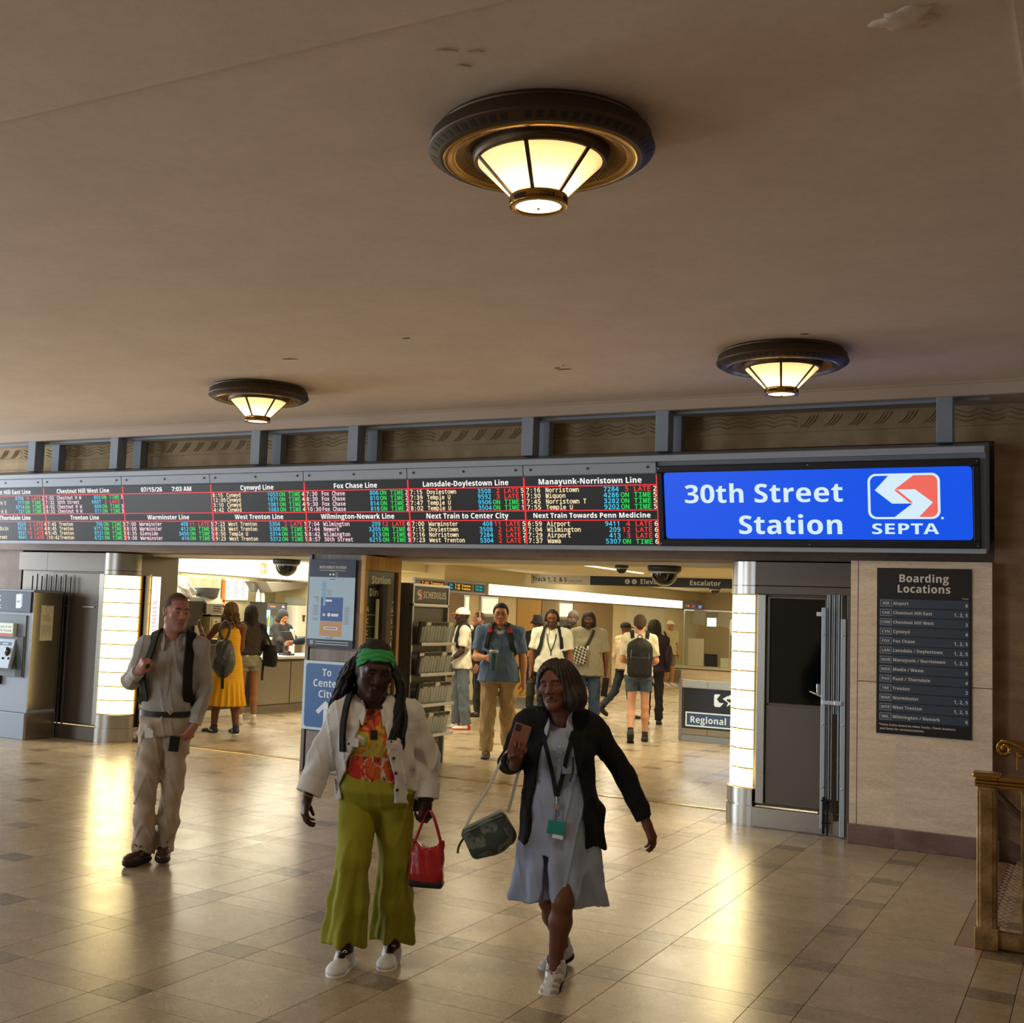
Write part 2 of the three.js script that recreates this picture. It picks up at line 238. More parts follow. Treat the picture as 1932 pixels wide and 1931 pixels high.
// ---------------------------------------------------------------- ceiling lamps
M.bronzeRim = new THREE.MeshStandardMaterial({ color: 0x4e3f2e, metalness: 0.65, roughness: 0.5 });
const LAMPC = [1.0, 0.76, 0.45];
function ceilingLamp(label, x, z) {
  const t = thing('ceiling_lamp', label, 'ceiling lamp', [x, CEIL, z], 0.2); t.scale.set(0.925, 0.74, 0.925);
  part(t, 'ceiling_plate', lathe([[0, 0], [0.44, 0], [0.45, -0.012], [0.45, -0.03], [0.43, -0.036], [0, -0.036]], 64), M.bronze);
  const rim = part(t, 'rim', lathe([[0.4, -0.03], [0.455, -0.035], [0.475, -0.05], [0.482, -0.1], [0.49, -0.112], [0.485, -0.125], [0.44, -0.16], [0.425, -0.165], [0.4, -0.16], [0.39, -0.12]], 72), M.bronzeRim);
  const sq = []; for (let i = 0; i < 60; i++) { if (i % 12 === 0) continue; const a = i / 60 * Math.PI * 2; sq.push(box(0.026, 0.034, 0.006).rotateX(0.91).translate(0, -0.1415, 0.4605).rotateY(a)); }
  const dent = part(rim, 'dentils', merge(sq), M.black); dent.userData.kind = 'stuff';
  part(t, 'reflector_ring', lathe([[0.425, -0.155], [0.418, -0.168], [0.395, -0.168], [0.388, -0.158], [0.378, -0.162], [0.366, -0.155]], 72), M.brass);
  const fl = []; for (let i = 0; i < 120; i++) fl.push(cyl(0.0075, 0.0075, 0.1, 5).rotateZ(Math.PI / 2 - 0.5).translate(0.325, -0.128, 0).rotateY(i / 120 * Math.PI * 2));
  const flutes = part(t, 'fluted_dish', merge([lathe([[0.37, -0.155], [0.28, -0.1], [0.2, -0.1]], 64), ...fl]), M.brassDull);
  part(t, 'collar', lathe([[0.24, -0.09], [0.3, -0.1], [0.302, -0.118], [0.292, -0.128], [0.296, -0.14], [0.288, -0.152], [0.285, -0.175], [0.27, -0.18], [0.25, -0.12]], 64), M.bronze);
  const R0 = 0.272, R1 = 0.115, Y0 = -0.172, Y1 = -0.37, n = 6;
  for (let i = 0; i < n; i++) {
    const a0 = i / n * Math.PI * 2, g = new THREE.CylinderGeometry(R0, R1, Y0 - Y1, 8, 1, true, a0, Math.PI * 2 / n).translate(0, (Y0 + Y1) / 2, 0);
    part(t, 'glass_pane', g, M.lampGlass);
    const rib = box(0.016, Math.hypot(R0 - R1, Y0 - Y1) + 0.01, 0.012).rotateX(Math.atan2(R0 - R1, Y0 - Y1)).translate(0, (Y0 + Y1) / 2, (R0 + R1) / 2 + 0.003).rotateY(a0);
    part(t, 'rib', rib, M.bronze);
  }
  const ring = part(t, 'lower_ring', lathe([[0.105, -0.365], [0.122, -0.362], [0.126, -0.37], [0.122, -0.378], [0.122, -0.408], [0.128, -0.414], [0.124, -0.424], [0.1, -0.424], [0.1, -0.41], [0.105, -0.365]], 48), M.brass);
  const sl = []; for (const c of [0, 1, 2, 3, 4, 5]) for (let i = -4; i <= 4; i++) sl.push(box(0.004, 0.024, 0.004).translate(0, -0.393, 0.123).rotateY(c * Math.PI / 3 + Math.PI / 6 + i * 0.062));
  part(ring, 'slots', merge(sl), M.bronzeDark).userData.kind = 'stuff';
  const lens = part(t, 'lens', lathe([[0.001, -0.424], [0.06, -0.421], [0.102, -0.412]], 40), M.lampLens);
  part(lens, 'finial', new THREE.SphereGeometry(0.007, 10, 8).translate(0, -0.43, 0), M.brass);
  const sp = new THREE.SpotLight(new THREE.Color().setRGB(...LAMPC), LAMP_I, 0, 1.36, 0.6, 2); sp.name = 'lamp_light'; sp.userData.kind = 'structure'; sp.position.set(0, -0.45, 0); sp.target.position.set(0, -3, 0); sp.castShadow = true; sp.shadow.radius = 5; t.add(sp, sp.target); sp.target.name = 'lamp_aim';
  pointLight('lamp_bulb', [1, 0.8, 0.5], 0.9, [0, -0.36, 0], 2, t);
  return t;
}
const LAMP_I = 5;
M.lampGlass = new THREE.MeshPhysicalMaterial({ color: 0xfff0d0, transmission: 0.6, roughness: 1, thickness: 0, emissive: new THREE.Color().setRGB(1, 0.66, 0.24), emissiveIntensity: 0.42 });
M.lampLens = glow(new THREE.Color().setRGB(1, 0.85, 0.55), 4, 0xffffff);
ceilingLamp('art deco bronze ceiling lamp hanging over the open floor, away from the portal', -1.938, -4.343);
ceilingLamp('art deco bronze ceiling lamp in front of the blue station sign', -1.954, -8.68);
ceilingLamp('art deco bronze ceiling lamp in front of the departure board', -6.537, -8.645);

// ---------------------------------------------------------------- departure board
const TILT = 0.2, BY = 3.148, BZ = -10.15;
{
  const t = thing('departure_board', 'long tilted electronic departure board listing train lines above the opening', 'departure board', [0, BY, BZ]);
  t.rotation.x = TILT;   // the face leans forward at the top
  const L = -12.1, Rr = -0.765;
  part(t, 'housing', merge([span(L, Rr, -0.835, 0.0, -0.42, -0.03)]), M.greyPaint);
  part(t, 'top_rail', rbox(Rr - L, 0.055, 0.05, 0.006, (L + Rr) / 2, -0.0275, -0.005), M.greyPanel);
  part(t, 'bottom_rail', rbox(Rr - L, 0.04, 0.05, 0.006, (L + Rr) / 2, -0.815, -0.012), M.greyPanel);
  const cols = [-12.05, -10.805, -9.56, -8.29, -7.07, -5.845, -4.61, -3.345];
  const W = '#f4f2ee', C = '#39c9f2', G = '#0bd24a', RD = '#ff2a24', O = '#ffe3b0', PK = '#ffd0dc';
  const data = [
    [['Chestnut Hill East Line', O, ['7:10 Temple U|8708| 6 LATE|2', '7:33 Chestnut H E|717|ON TIME|2', '8:02 Temple U|8714|ON TIME|2', '8:33 Chestnut H E|721|ON TIME|2']], ['Paoli-Thorndale Line', O, ['7:08 Malvern|9529| 2 LATE|4', '7:21 Penn Medicin|9518| 4 LATE|4', '7:38 Malvern|9531|15 LATE|4', '7:52 30th Street|6641| 4 LATE|']]],
    [['Chestnut Hill West Line', PK, ['7:02 Chestnut H W|805|ON TIME|3', '7:32 30th Street|6807| 2 LATE|', '8:02 Chestnut H W|809|ON TIME|3', '8:32 Chestnut H W|811|ON TIME|3']], ['Trenton Line', O, ['7:45 Trenton|706|ON TIME|3', '8:45 Trenton|9717|ON TIME|3', '9:45 Trenton|9721|ON TIME|3', '10:42Trenton|6721|ON TIME|3']]],
    [['07/15/26       7:03 AM', W, null], ['Warminster Line', PK, ['7:00 Warminster|408|11 LATE|5', '8:00 Warminster|412|ON TIME|5', '8:35 Glenside|3456|ON TIME|5', '9:00 Warminster|416|ON TIME|5']]],
    [['Cynwyd Line', O, ['8:15 Cynwyd|1053|ON TIME|4', '12:05Cynwyd|1071|ON TIME|4', '3:10 Cynwyd|1081|ON TIME|4', '4:42 Cynwyd|1083|ON TIME|4']], ['West Trenton Line', O, ['7:23 West Trenton|5304| 2 LATE|1', '8:23 West Trenton|5308|ON TIME|1', '8:50 Temple U|5314|ON TIME|5', '9:23 West Trenton|5312|ON TIME|1']]],
    [['Fox Chase Line', PK, ['7:30 Fox Chase|806|ON TIME|2', '8:30 Fox Chase|810|ON TIME|2', '9:30 Fox Chase|814|ON TIME|2', '10:30Fox Chase|818|ON TIME|2']], ['Wilmington-Newark Line', PK, ['7:04 Wilmington|209|12 LATE|6', '7:44 Newark|3205|ON TIME|6', '8:42 Wilmington|213|ON TIME|6', '8:57 30th Street|6215|ON TIME|3']]],
    [['Lansdale-Doylestown Line', O, ['7:15 Doylestown|3508| 2 LATE|5', '7:39 Temple U|9592| 3 LATE|1', '7:47 Temple U|9506|ON TIME|1', '8:02 Temple U|3504|ON TIME|1']], ['Next Train to Center City', O, ['7:00 Warminster|408|11 LATE|5', '7:15 Doylestown|3508| 2 LATE|5', '7:16 Norristown|7284| 5 LATE|2', '7:23 West Trenton|5304| 2 LATE|1']]],
    [['Manayunk-Norristown Line', O, ['7:16 Norristown|7284| 5 LATE|2', '7:30 Miquon|4286|ON TIME|5', '7:45 Norristown T|3282|ON TIME|5', '7:55 Temple U|9202|ON TIME|5']], ['Next Train Towards Penn Medicine', O, ['6:59 Airport|9411| 4 LATE|6', '7:04 Wilmington|209|12 LATE|6', '7:29 Airport|413| 3 LATE|6', '7:37 Wawa|5307|ON TIME|6']]],
  ];
  const vents = [];
  for (let i = 0; i < 7; i++) {
    const x0 = cols[i], x1 = cols[i + 1], w = x1 - x0, cx = (x0 + x1) / 2;
    const head = part(t, 'header_panel', rbox(w - 0.008, 0.095, 0.03, 0.004, cx, -0.107, -0.014), M.greyPanel);
    for (const k of [-0.44, 0, 0.44]) part(head, 'bolt', cyl(0.012, 0.012, 0.008, 12).rotateX(Math.PI / 2).translate(cx + k * w, -0.1, 0.002), M.black);
    const tex = canvasTex(640, 330, (g, W_, H_) => {
      g.fillStyle = '#0b0a0c'; g.fillRect(0, 0, W_, H_);
      const hy = H_ / 2;
      data[i].forEach(([title, col, rows], b) => {
        const y = b * hy; g.textBaseline = 'middle'; g.textAlign = 'center'; g.fillStyle = W; g.font = 'bold 38px sans-serif';
        let fs = 38; while (g.measureText(title).width > W_ * 0.9) { fs -= 1; g.font = 'bold ' + fs + 'px sans-serif'; } g.fillText(title, W_ / 2, y + 24);
        g.strokeStyle = '#ff2433'; g.lineWidth = 5; g.beginPath(); g.moveTo(0, y + 47); g.lineTo(W_, y + 47); g.stroke();
        if (b) { g.beginPath(); g.moveTo(0, y); g.lineTo(W_, y); g.stroke(); }
        if (!rows) { g.fillStyle = '#2c2a2b'; g.fillRect(6, y + 52, W_ - 10, hy - 58); return; }
        g.font = 'bold 31px monospace';
        rows.forEach((r, k) => {
          const [a, num, st, tr] = r.split('|'), yy = y + 64 + k * 28; const colr = (b === 0 && i === 4) ? PK : col;
          g.textAlign = 'left'; g.fillStyle = colr; g.fillText(a.slice(0, 5), 6, yy); g.save(); g.translate(104, 0); g.scale(0.9, 1); g.fillText(a.slice(5), 0, yy); g.restore();
          g.textAlign = 'right'; g.fillStyle = C; g.fillText(num, 462, yy); g.textAlign = 'left';
          g.fillStyle = /LATE/.test(st) ? RD : G; g.save(); g.translate(468, 0); g.scale(1.1, 1); g.fillText(st, 0, yy); g.restore();
          g.textAlign = 'right'; g.fillStyle = colr; g.fillText(tr, W_ - 3, yy);
        });
      });
      g.fillStyle = '#ff2433'; g.fillRect(W_ - 5, 0, 5, H_); g.fillRect(0, 0, 2, H_);
    });
    part(t, 'led_screen', rbox(w - 0.002, 0.63, 0.02, 0.002, cx, -0.48, -0.022), M.black);
    part(t, 'led_text', face(w - 0.002, 0.622).translate(cx, -0.48, -0.0105), screen(tex, 1.25));
  }
}
// blue station sign in a black frame at the end of the board
{
  const t = thing('station_sign', 'illuminated blue sign with white lettering and red logo in a black frame', 'sign', [0, BY, BZ]); t.rotation.x = TILT;
  const x0 = -3.335, x1 = -0.8, y1 = -0.095, y0 = -0.79, cx = (x0 + x1) / 2, cy = (y0 + y1) / 2;
  const f = 0.048, top = 0.055, fr = [rbox(x1 - x0, top, 0.05, 0.006, cx, y1 - top / 2, 0.012), rbox(x1 - x0, top, 0.05, 0.006, cx, y0 + top / 2, 0.012), rbox(f, y1 - y0 - 2 * top, 0.05, 0.006, x0 + f / 2, cy, 0.012), rbox(f, y1 - y0 - 2 * top, 0.05, 0.006, x1 - f / 2, cy, 0.012)];
  ['frame_top', 'frame_bottom', 'frame_side', 'frame_side'].forEach((n, i) => part(t, n, fr[i], M.black));
  for (const [sx, sy] of [[x0 + 0.02, y1 - 0.02], [cx, y1 - 0.02], [x1 - 0.02, y1 - 0.02], [x0 + 0.02, y0 + 0.02], [cx, y0 + 0.02], [x1 - 0.02, y0 + 0.02]]) part(t, 'screw', cyl(0.006, 0.006, 0.006, 8).rotateX(Math.PI / 2).translate(sx, sy, 0.037), M.steel);
  const w = x1 - x0 - 2 * f, h = y1 - y0 - 2 * top;
  const tex = canvasTex(2000, 480, (g, W, H) => {
    g.fillStyle = '#000'; g.fillRect(0, 0, W, H); g.fillStyle = '#0b52e6'; g.beginPath(); g.roundRect(6, 4, W - 12, H - 8, 26); g.fill();
    g.fillStyle = '#d6ecfb'; g.textAlign = 'right'; g.textBaseline = 'alphabetic';
    g.font = 'bold 178px sans-serif'; const put = (s, y, tw) => { const m = g.measureText(s).width; g.save(); g.translate(1222, y); g.scale(tw / m, 1); g.fillText(s, 0, 0); g.restore(); };
    put('30th Street', 222, 1074); put('Station', 440, 705);
    // logo: a rounded tile split by an interlocking arrow
    const lx = 1372, ly = 42, lw = 436, lh = 298; g.fillStyle = '#d6ecfb'; g.beginPath(); g.roundRect(lx, ly, lw, lh, 52); g.fill();
    g.save(); g.beginPath(); g.roundRect(lx + 16, ly + 14, lw - 32, lh - 28, 40); g.clip();
    g.fillStyle = '#d6ecfb'; g.fillRect(lx, ly, lw, lh);
    const poly = (c, p) => { g.fillStyle = c; g.beginPath(); p.forEach(([a, b], i) => (i ? g.lineTo(lx + a * lw, ly + b * lh) : g.moveTo(lx + a * lw, ly + b * lh))); g.closePath(); g.fill(); };
    poly('#0b52e6', [[0, 0], [0.32, 0], [0.1, 0.36], [0.34, 0.66], [0.62, 0.66], [0.33, 1], [0, 1]]);
    poly('#f06a5c', [[1, 1], [0.68, 1], [0.9, 0.64], [0.66, 0.35], [0.38, 0.35], [0.66, 0.02], [1, 0]]);
    poly('#f06a5c', [[0.37, 0.36], [0.42, 0.36], [0.63, 0.64], [0.58, 0.64]]);
    g.restore();
    g.fillStyle = '#d6ecfb'; g.textAlign = 'center'; g.font = 'bold 96px sans-serif'; { const m = g.measureText('SEPTA').width; g.save(); g.translate(1592, 438); g.scale(410 / m, 1); g.fillText('SEPTA', 0, 0); g.restore(); }
    g.beginPath(); g.arc(1818, 334, 8, 0, 7); g.fill();
  });
  part(t, 'face', face(w, h).translate(cx, cy, 0.008), screen(tex, 1.05, 0.3));
  part(t, 'backing', span(x0 + 0.01, x1 - 0.01, y0 + 0.01, y1 - 0.01, -0.02, 0.005), M.black);
}
areaLight('sign_light', [0.1, 0.3, 1.0], 0.5, 2.3, 0.55, [-2.07, 2.7, -10.14], [-2.07, 2.4, -8]);
areaLight('board_light', [0.75, 0.8, 0.6], 0.12, 8.5, 0.5, [-7.6, 2.65, -10.17], [-7.6, 2.4, -8]);
// posts that hang the board from the ceiling
for (const [x, p] of [[-11.2, 1], [-9.87, 1], [-7.85, 1], [-6.62, 1], [-4.69, 1], [-3.4, 1], [-1.12, 0]]) {
  const where = { '-11.2': 'above the Chestnut Hill East column', '-9.87': 'above the Chestnut Hill West column', '-7.85': 'above the Cynwyd column', '-6.62': 'above the Fox Chase column', '-4.69': 'above the Manayunk column', '-3.4': 'above the corner of board and blue sign', '-1.12': 'above the logo of the blue sign' }[x];
  solo('hanger_post', 'grey painted square post ' + where, 'post', rbox(0.118, 0.4, 0.15, 0.005), M.greyPaint, [x + 0.06, 3.4, -10.36], null, 'posts hanging the departure board');
  if (p) solo('hanger_post', 'dimmer rear grey post ' + where, 'post', rbox(0.118, 0.45, 0.1, 0.005), M.greyPaint, [x + 0.06, 3.375, -10.72], null, 'posts hanging the departure board');
}
struct('trim_4', rbox(11.3, 0.03, 0.03, 0.004, -6.4, 3.56, -10.44), M.greyPaint);

// ---------------------------------------------------------------- metal portal booths with glowing corner columns
const COLC = new THREE.Color().setRGB(1, 0.79, 0.34);
M.colGlass = glow(COLC, 2.8, 0xfff3da);
function lightColumn(label, cx, cz, R, a0, y0, y1, lightI, lightPos, lightTo) {
  const t = thing('light_column', label, 'light column', [cx, 0, cz]);
  const n = 10, h = (y1 - y0) / n;
  for (let i = 0; i < n; i++) {
    part(t, 'glass_panel', new THREE.CylinderGeometry(R, R, h - 0.01, 20, 1, true, a0, Math.PI / 2).translate(0, y0 + (i + 0.5) * h, 0), M.colGlass);
    if (i) part(t, 'rib', new THREE.TorusGeometry(R + 0.003, 0.0055, 6, 20, Math.PI / 2).rotateX(Math.PI / 2).rotateY(a0).translate(0, y0 + i * h, 0), M.brass);
  }
  const band = (name, ya, yb, r, m) => part(t, name, merge([new THREE.CylinderGeometry(r, r, yb - ya, 24, 1, true, a0, Math.PI / 2).translate(0, (ya + yb) / 2, 0), new THREE.RingGeometry(0.01, r, 24, 1, 0, Math.PI / 2).rotateX(-Math.PI / 2).rotateY(a0 - Math.PI / 2).translate(0, yb, 0), new THREE.RingGeometry(0.01, r, 24, 1, 0, Math.PI / 2).rotateX(Math.PI / 2).rotateY(a0).translate(0, ya, 0)]), m);
  band('top_band', y1 + 0.005, 2.05, R + 0.006, M.steel); band('crown', 2.055, 2.262, R + 0.006, M.steel);
  band('base_band', 0.175, y0 - 0.006, R + 0.02, M.steel); band('plinth', 0, 0.165, R + 0.026, M.steel); band('inner_band', 0.16, 0.18, R + 0.006, M.steel);
  areaLight('column_light', [1, 0.79, 0.36], lightI, R * 1.3, y1 - y0, lightPos, lightTo);
  return t;
}
// angles: CylinderGeometry theta 0 = +z, pi/2 = +x
lightColumn('glowing corner column of stacked white glass beside the glazed metal door', -2.6, -10.93, 0.255, -Math.PI / 2, 0.315, 1.975, 8, [-2.83, 1.15, -10.7], [-3.9, 0.95, -9.5]);
lightColumn('glowing corner column of stacked white glass beside the ticket machine', -10.42, -11.2, 0.3, 0, 0.33, 2.0, 8, [-10.16, 1.16, -10.94], [-8.9, 0.95, -9.6]);
// right booth
{
  const t = thing('metal_booth', 'brushed metal booth front with a half glazed grey door', 'booth', [0, 0, 0]);
  part(t, 'core', span(-2.6, -1.8, 0.17, 2.26, -11.9, -10.76), M.steelDark);
  part(t, 'return_side', span(-2.85, -2.58, 0.17, 2.26, -11.9, -10.95), M.steelDark);
  part(t, 'fascia', rbox(0.8, 0.205, 0.06, 0.004, -2.2, 2.158, -10.7), M.steelDark);
  part(t, 'lower_fascia', rbox(0.8, 0.07, 0.05, 0.004, -2.2, 2.017, -10.7), M.steelDark);
  part(t, 'jamb', rbox(0.07, 1.78, 0.05, 0.004, -2.545, 1.085, -10.7), M.steel);
  const plinth = part(t, 'plinth', rbox(0.8, 0.165, 0.05, 0.004, -2.2, 0.083, -10.675), M.steel);
  const door = part(t, 'door', merge([rbox(0.5, 0.86, 0.03, 0.004, -2.255, 0.625, -10.72), rbox(0.024, 0.92, 0.035, 0.004, -2.488, 1.49, -10.715), rbox(0.5, 0.02, 0.035, 0.004, -2.25, 1.955, -10.715), rbox(0.5, 0.018, 0.035, 0.004, -2.25, 1.04, -10.715), rbox(0.02, 0.92, 0.035, 0.004, -2.01, 1.49, -10.715)]), M.steelDark);
  part(door, 'window_pane', rbox(0.47, 0.9, 0.012, 0.002, -2.25, 1.495, -10.722), M.glassDark, null, null, 'dark reflective window pane');
  const hd = part(door, 'handle', merge([rbox(0.03, 0.1, 0.02, 0.005, -2.07, 1.19, -10.695), cyl(0.009, 0.009, 0.1, 10).rotateZ(1.2).translate(-2.09, 1.155, -10.67)]), M.chrome);
  part(door, 'label_plate', rbox(0.04, 0.035, 0.004, 0.001, -2.075, 1.825, -10.712), M.white);
}
// left booth
{
  const t = thing('metal_booth', 'dark brushed metal booth front behind the ticket machine', 'booth', [0, 0, 0]);
  part(t, 'core', span(-11.88, -10.44, 0.17, 2.25, -11.38, -10.96), M.steelDark);
  part(t, 'return_side', span(-10.45, -10.13, 0.17, 2.26, -11.9, -11.2), M.steelDark);
  part(t, 'fascia', rbox(0.98, 0.23, 0.06, 0.004, -10.91, 2.145, -10.93), M.steelDark);
  part(t, 'fascia', rbox(0.5, 0.23, 0.06, 0.004, -11.65, 2.145, -10.93), M.steelDark);
  part(t, 'door_panel', rbox(0.84, 1.82, 0.03, 0.004, -10.94, 1.1, -10.945), M.steelDark);
  part(t, 'jamb', rbox(0.07, 1.82, 0.05, 0.004, -10.47, 1.1, -10.93), M.steel);
  part(t, 'plinth', rbox(1.48, 0.165, 0.05, 0.004, -11.16, 0.083, -10.9), M.steelDark);
  part(t, 'handle', rbox(0.2, 0.014, 0.012, 0.004, -10.68, 1.6, -10.92), M.steelBright);
  part(t, 'edge_strip', rbox(0.02, 1.68, 0.03, 0.003, -10.115, 1.17, -11.22), M.brass);
}
// folding gates
function foldingGate(label, x0, x1, z, h) {
  const t = thing('folding_gate', label, 'folding gate', [0, 0, z]);
  const n = 7, w = x1 - x0;
  part(t, 'post', rbox(0.035, h - 0.17, 0.03, 0.003, x0 + 0.018, (h - 0.17) / 2 + 0.06, 0.02), M.galv);
  part(t, 'post', rbox(0.04, h - 0.21, 0.03, 0.003, x1 - 0.055, (h - 0.21) / 2 + 0.01, 0.02), M.galv);
  part(t, 'back_channel', rbox(0.028, h, 0.05, 0.003, x1 - 0.014, h / 2, 0.0), M.steelDark);
  for (let i = 0; i < n; i++) { const x = x0 + 0.045 + (w - 0.12) * i / (n - 1); part(t, 'bar', rbox(0.009, h - 0.3 - (i > 2 && i < 5 ? 0.7 : 0), 0.02, 0.002, x, (h - 0.3) / 2 + 0.3 + (i > 2 && i < 5 ? 0.35 : 0) - 0.0, (i % 2) * 0.012), M.galv); }
  part(t, 'plate', rbox(0.034, 0.86, 0.01, 0.002, x0 + w * 0.52, 0.56, 0.012), M.bronzeDark);
  for (const y of [h * 0.83, h * 0.46, h * 0.2]) { for (const x of [x0 + 0.018, x1 - 0.055]) part(t, 'rivet', new THREE.SphereGeometry(0.009, 8, 6).scale(1, 1, 0.5).translate(x, y, 0.036), M.steelBright); part(t, 'pin_row', rbox(w - 0.09, 0.005, 0.012, 0.001, (x0 + x1) / 2 - 0.02, y + 0.0, 0.006), M.steelDark); }
  part(t, 'latch', merge([rbox(w - 0.06, 0.035, 0.014, 0.004, (x0 + x1) / 2 - 0.02, h * 0.55, 0.042), rbox(0.06, 0.038, 0.012, 0.004, x1 - 0.09, h * 0.55, 0.05)]), M.steelBright);
  part(t, 'foot_bolt', merge([rbox(0.02, 0.3, 0.02, 0.003, x0 + 0.03, 0.17, 0.03), rbox(0.014, 0.26, 0.02, 0.003, x0 + 0.06, 0.14, 0.03), rbox(0.08, 0.012, 0.02, 0.003, x0 + 0.05, 0.29, 0.03), rbox(0.07, 0.01, 0.02, 0.003, x0 + 0.05, 0.11, 0.03)]), M.rubber);
  return t;
}
foldingGate('folded galvanised accordion gate beside the boarding list pier', -2.03, -1.8, -10.62, 1.99);
{
  const t = thing('folding_gate', 'folded dark accordion gate standing behind the ticket machine', 'folding gate', [0, 0, -10.878]);
  for (let i = 0; i < 9; i++) part(t, 'bar', rbox(0.014, 1.92 + (i % 2) * 0.05, 0.02, 0.002, -11.62 + i * 0.082, 1.0, 0), M.steelDark);
  part(t, 'pin_row', rbox(0.7, 0.012, 0.02, 0.002, -11.29, 1.6, 0), M.steelDark);
}
// boarding list
{
  const t = thing('boarding_sign', 'black Boarding Locations list sign mounted on the travertine pier', 'sign', [-1.2255, 1.553, -10.445]);
  const w = 0.694, h = 1.322;
  part(t, 'panel', rbox(w, h, 0.012, 0.002, 0, 0, 0.006), M.black);
  const rows = [['AIR', 'Airport', '6'], ['CHE', 'Chestnut Hill East', '1, 2, 5'], ['CHW', 'Chestnut Hill West', '3'], ['CYN', 'Cynwyd', '4'], ['FOX', 'Fox Chase', '1, 2, 5'], ['LAN', 'Lansdale / Doylestown', '1, 2, 5'], ['NOR', 'Manayunk / Norristown', '1, 2, 5'], ['MED', 'Media / Wawa', '6'], ['PAO', 'Paoli / Thorndale', '4'], ['TRE', 'Trenton', '3'], ['WAR', 'Warminster', '1, 2, 5'], ['WTR', 'West Trenton', '1, 2, 5'], ['WIL', 'Wilmington / Newark', '6']];
  const tex = canvasTex(840, 1600, (g, W, H) => {
    g.fillStyle = '#0d0c0d'; g.fillRect(0, 0, W, H); g.fillStyle = '#e4ddd2'; g.textAlign = 'center'; g.font = 'bold 104px sans-serif'; g.fillText('Boarding', W / 2, 134); g.fillText('Locations', W / 2, 236);
    g.font = '24px sans-serif'; g.textAlign = 'right'; g.fillText('Track', W - 26, 290);
    const y0 = 302, rh = 91;
    rows.forEach(([c, n, k], i) => {
      const y = y0 + i * rh; g.fillStyle = '#34465a'; g.fillRect(24, y, W - 46, rh - 9);
      g.strokeStyle = '#b9bcc0'; g.lineWidth = 3.5; g.strokeRect(32, y + 11, 100, rh - 31);
      g.fillStyle = '#d9d5cc'; g.textAlign = 'center'; g.font = 'bold 38px sans-serif'; g.fillText(c, 82, y + 55);
      g.textAlign = 'left'; g.font = 'bold 41px sans-serif'; g.fillText(n, 146, y + 55); g.textAlign = 'right'; g.font = 'bold 45px sans-serif'; g.fillText(k, W - 30, y + 60);
    });
    g.textAlign = 'left'; g.font = 'bold 27px sans-serif'; g.fillStyle = '#e4ddd2'; g.fillText('*Some trains board on other tracks. Check monitors', 24, 1524); g.fillText('and listen for announcements.', 32, 1562);
  });
  part(t, 'print', face(w - 0.002, h - 0.002).translate(0, 0, 0.0125), print(tex, 0.5));
}
// brass railing, handrail and stair
{
  const t = thing('brass_railing', 'worn brass railing with a capped newel post guarding the stair', 'railing', [-0.56, 0, -7.56]);
  part(t, 'newel_post', merge([rbox(0.1, 0.88, 0.1, 0.01, 0, 0.44, 0), rbox(0.068, 0.8, 0.112, 0.006, 0.0, 0.46, 0), rbox(0.12, 0.12, 0.12, 0.006, 0, 0.06, 0)]), M.brassDull);
  part(t, 'cap', merge([rbox(0.118, 0.014, 0.118, 0.005, 0, 0.885, 0), rbox(0.122, 0.014, 0.122, 0.005, 0, 0.902, 0), rbox(0.14, 0.03, 0.14, 0.012, 0, 0.94, 0), rbox(0.116, 0.02, 0.116, 0.008, 0, 0.922, 0)]), M.brass);
  part(t, 'top_rail', merge([rbox(1.6, 0.03, 0.085, 0.01, 0.85, 0.925, 0), rbox(1.6, 0.014, 0.07, 0.004, 0.85, 0.9, 0), rbox(1.6, 0.02, 0.06, 0.004, 0.85, 0.88, 0)]), M.brass);
  part(t, 'bottom_rail', rbox(1.6, 0.09, 0.06, 0.006, 0.85, 0.055, 0), M.brassDull);
  for (let i = 0; i < 10; i++) part(t, 'baluster', rbox(0.028, 0.8, 0.028, 0.006, 0.182 + i * 0.14, 0.48, 0), M.brassDull);
}
{
  const t = thing('wall_handrail', 'polished brass handrail with scrolled end descending along the stair wall', 'handrail', [0, 0, -10.5]);
  const sc = []; for (let i = 0; i <= 22; i++) { const a = Math.PI * 0.5 + i / 22 * Math.PI * 2.6, r = 0.058 - i * 0.0018; sc.push([-0.655 + Math.cos(a) * r, 0.845 + Math.sin(a) * r, 0.02]); }
  part(t, 'rail', new THREE.TubeGeometry(new THREE.CatmullRomCurve3([[1.4, -0.35, 0.02], [0.4, 0.25, 0.02], [-0.3, 0.7, 0.02], [-0.5, 0.835, 0.02], [-0.58, 0.885, 0.02], ...sc].map((p) => V(...p))), 90, 0.019, 10), M.brass);
  part(t, 'bracket', merge([rbox(0.02, 0.14, 0.02, 0.004, -0.565, 0.76, 0), rbox(0.03, 0.03, 0.1, 0.006, -0.545, 0.8, -0.04)]), M.brass);
  part(t, 'lower_rail', new THREE.TubeGeometry(new THREE.CatmullRomCurve3([[-0.74, 0.55, 0.05], [-0.66, 0.46, 0.05], [-0.5, 0.31, 0.05], [0.3, -0.25, 0.05], [1.2, -0.9, 0.05]].map((p) => V(...p))), 40, 0.028, 8), M.bronze);
}
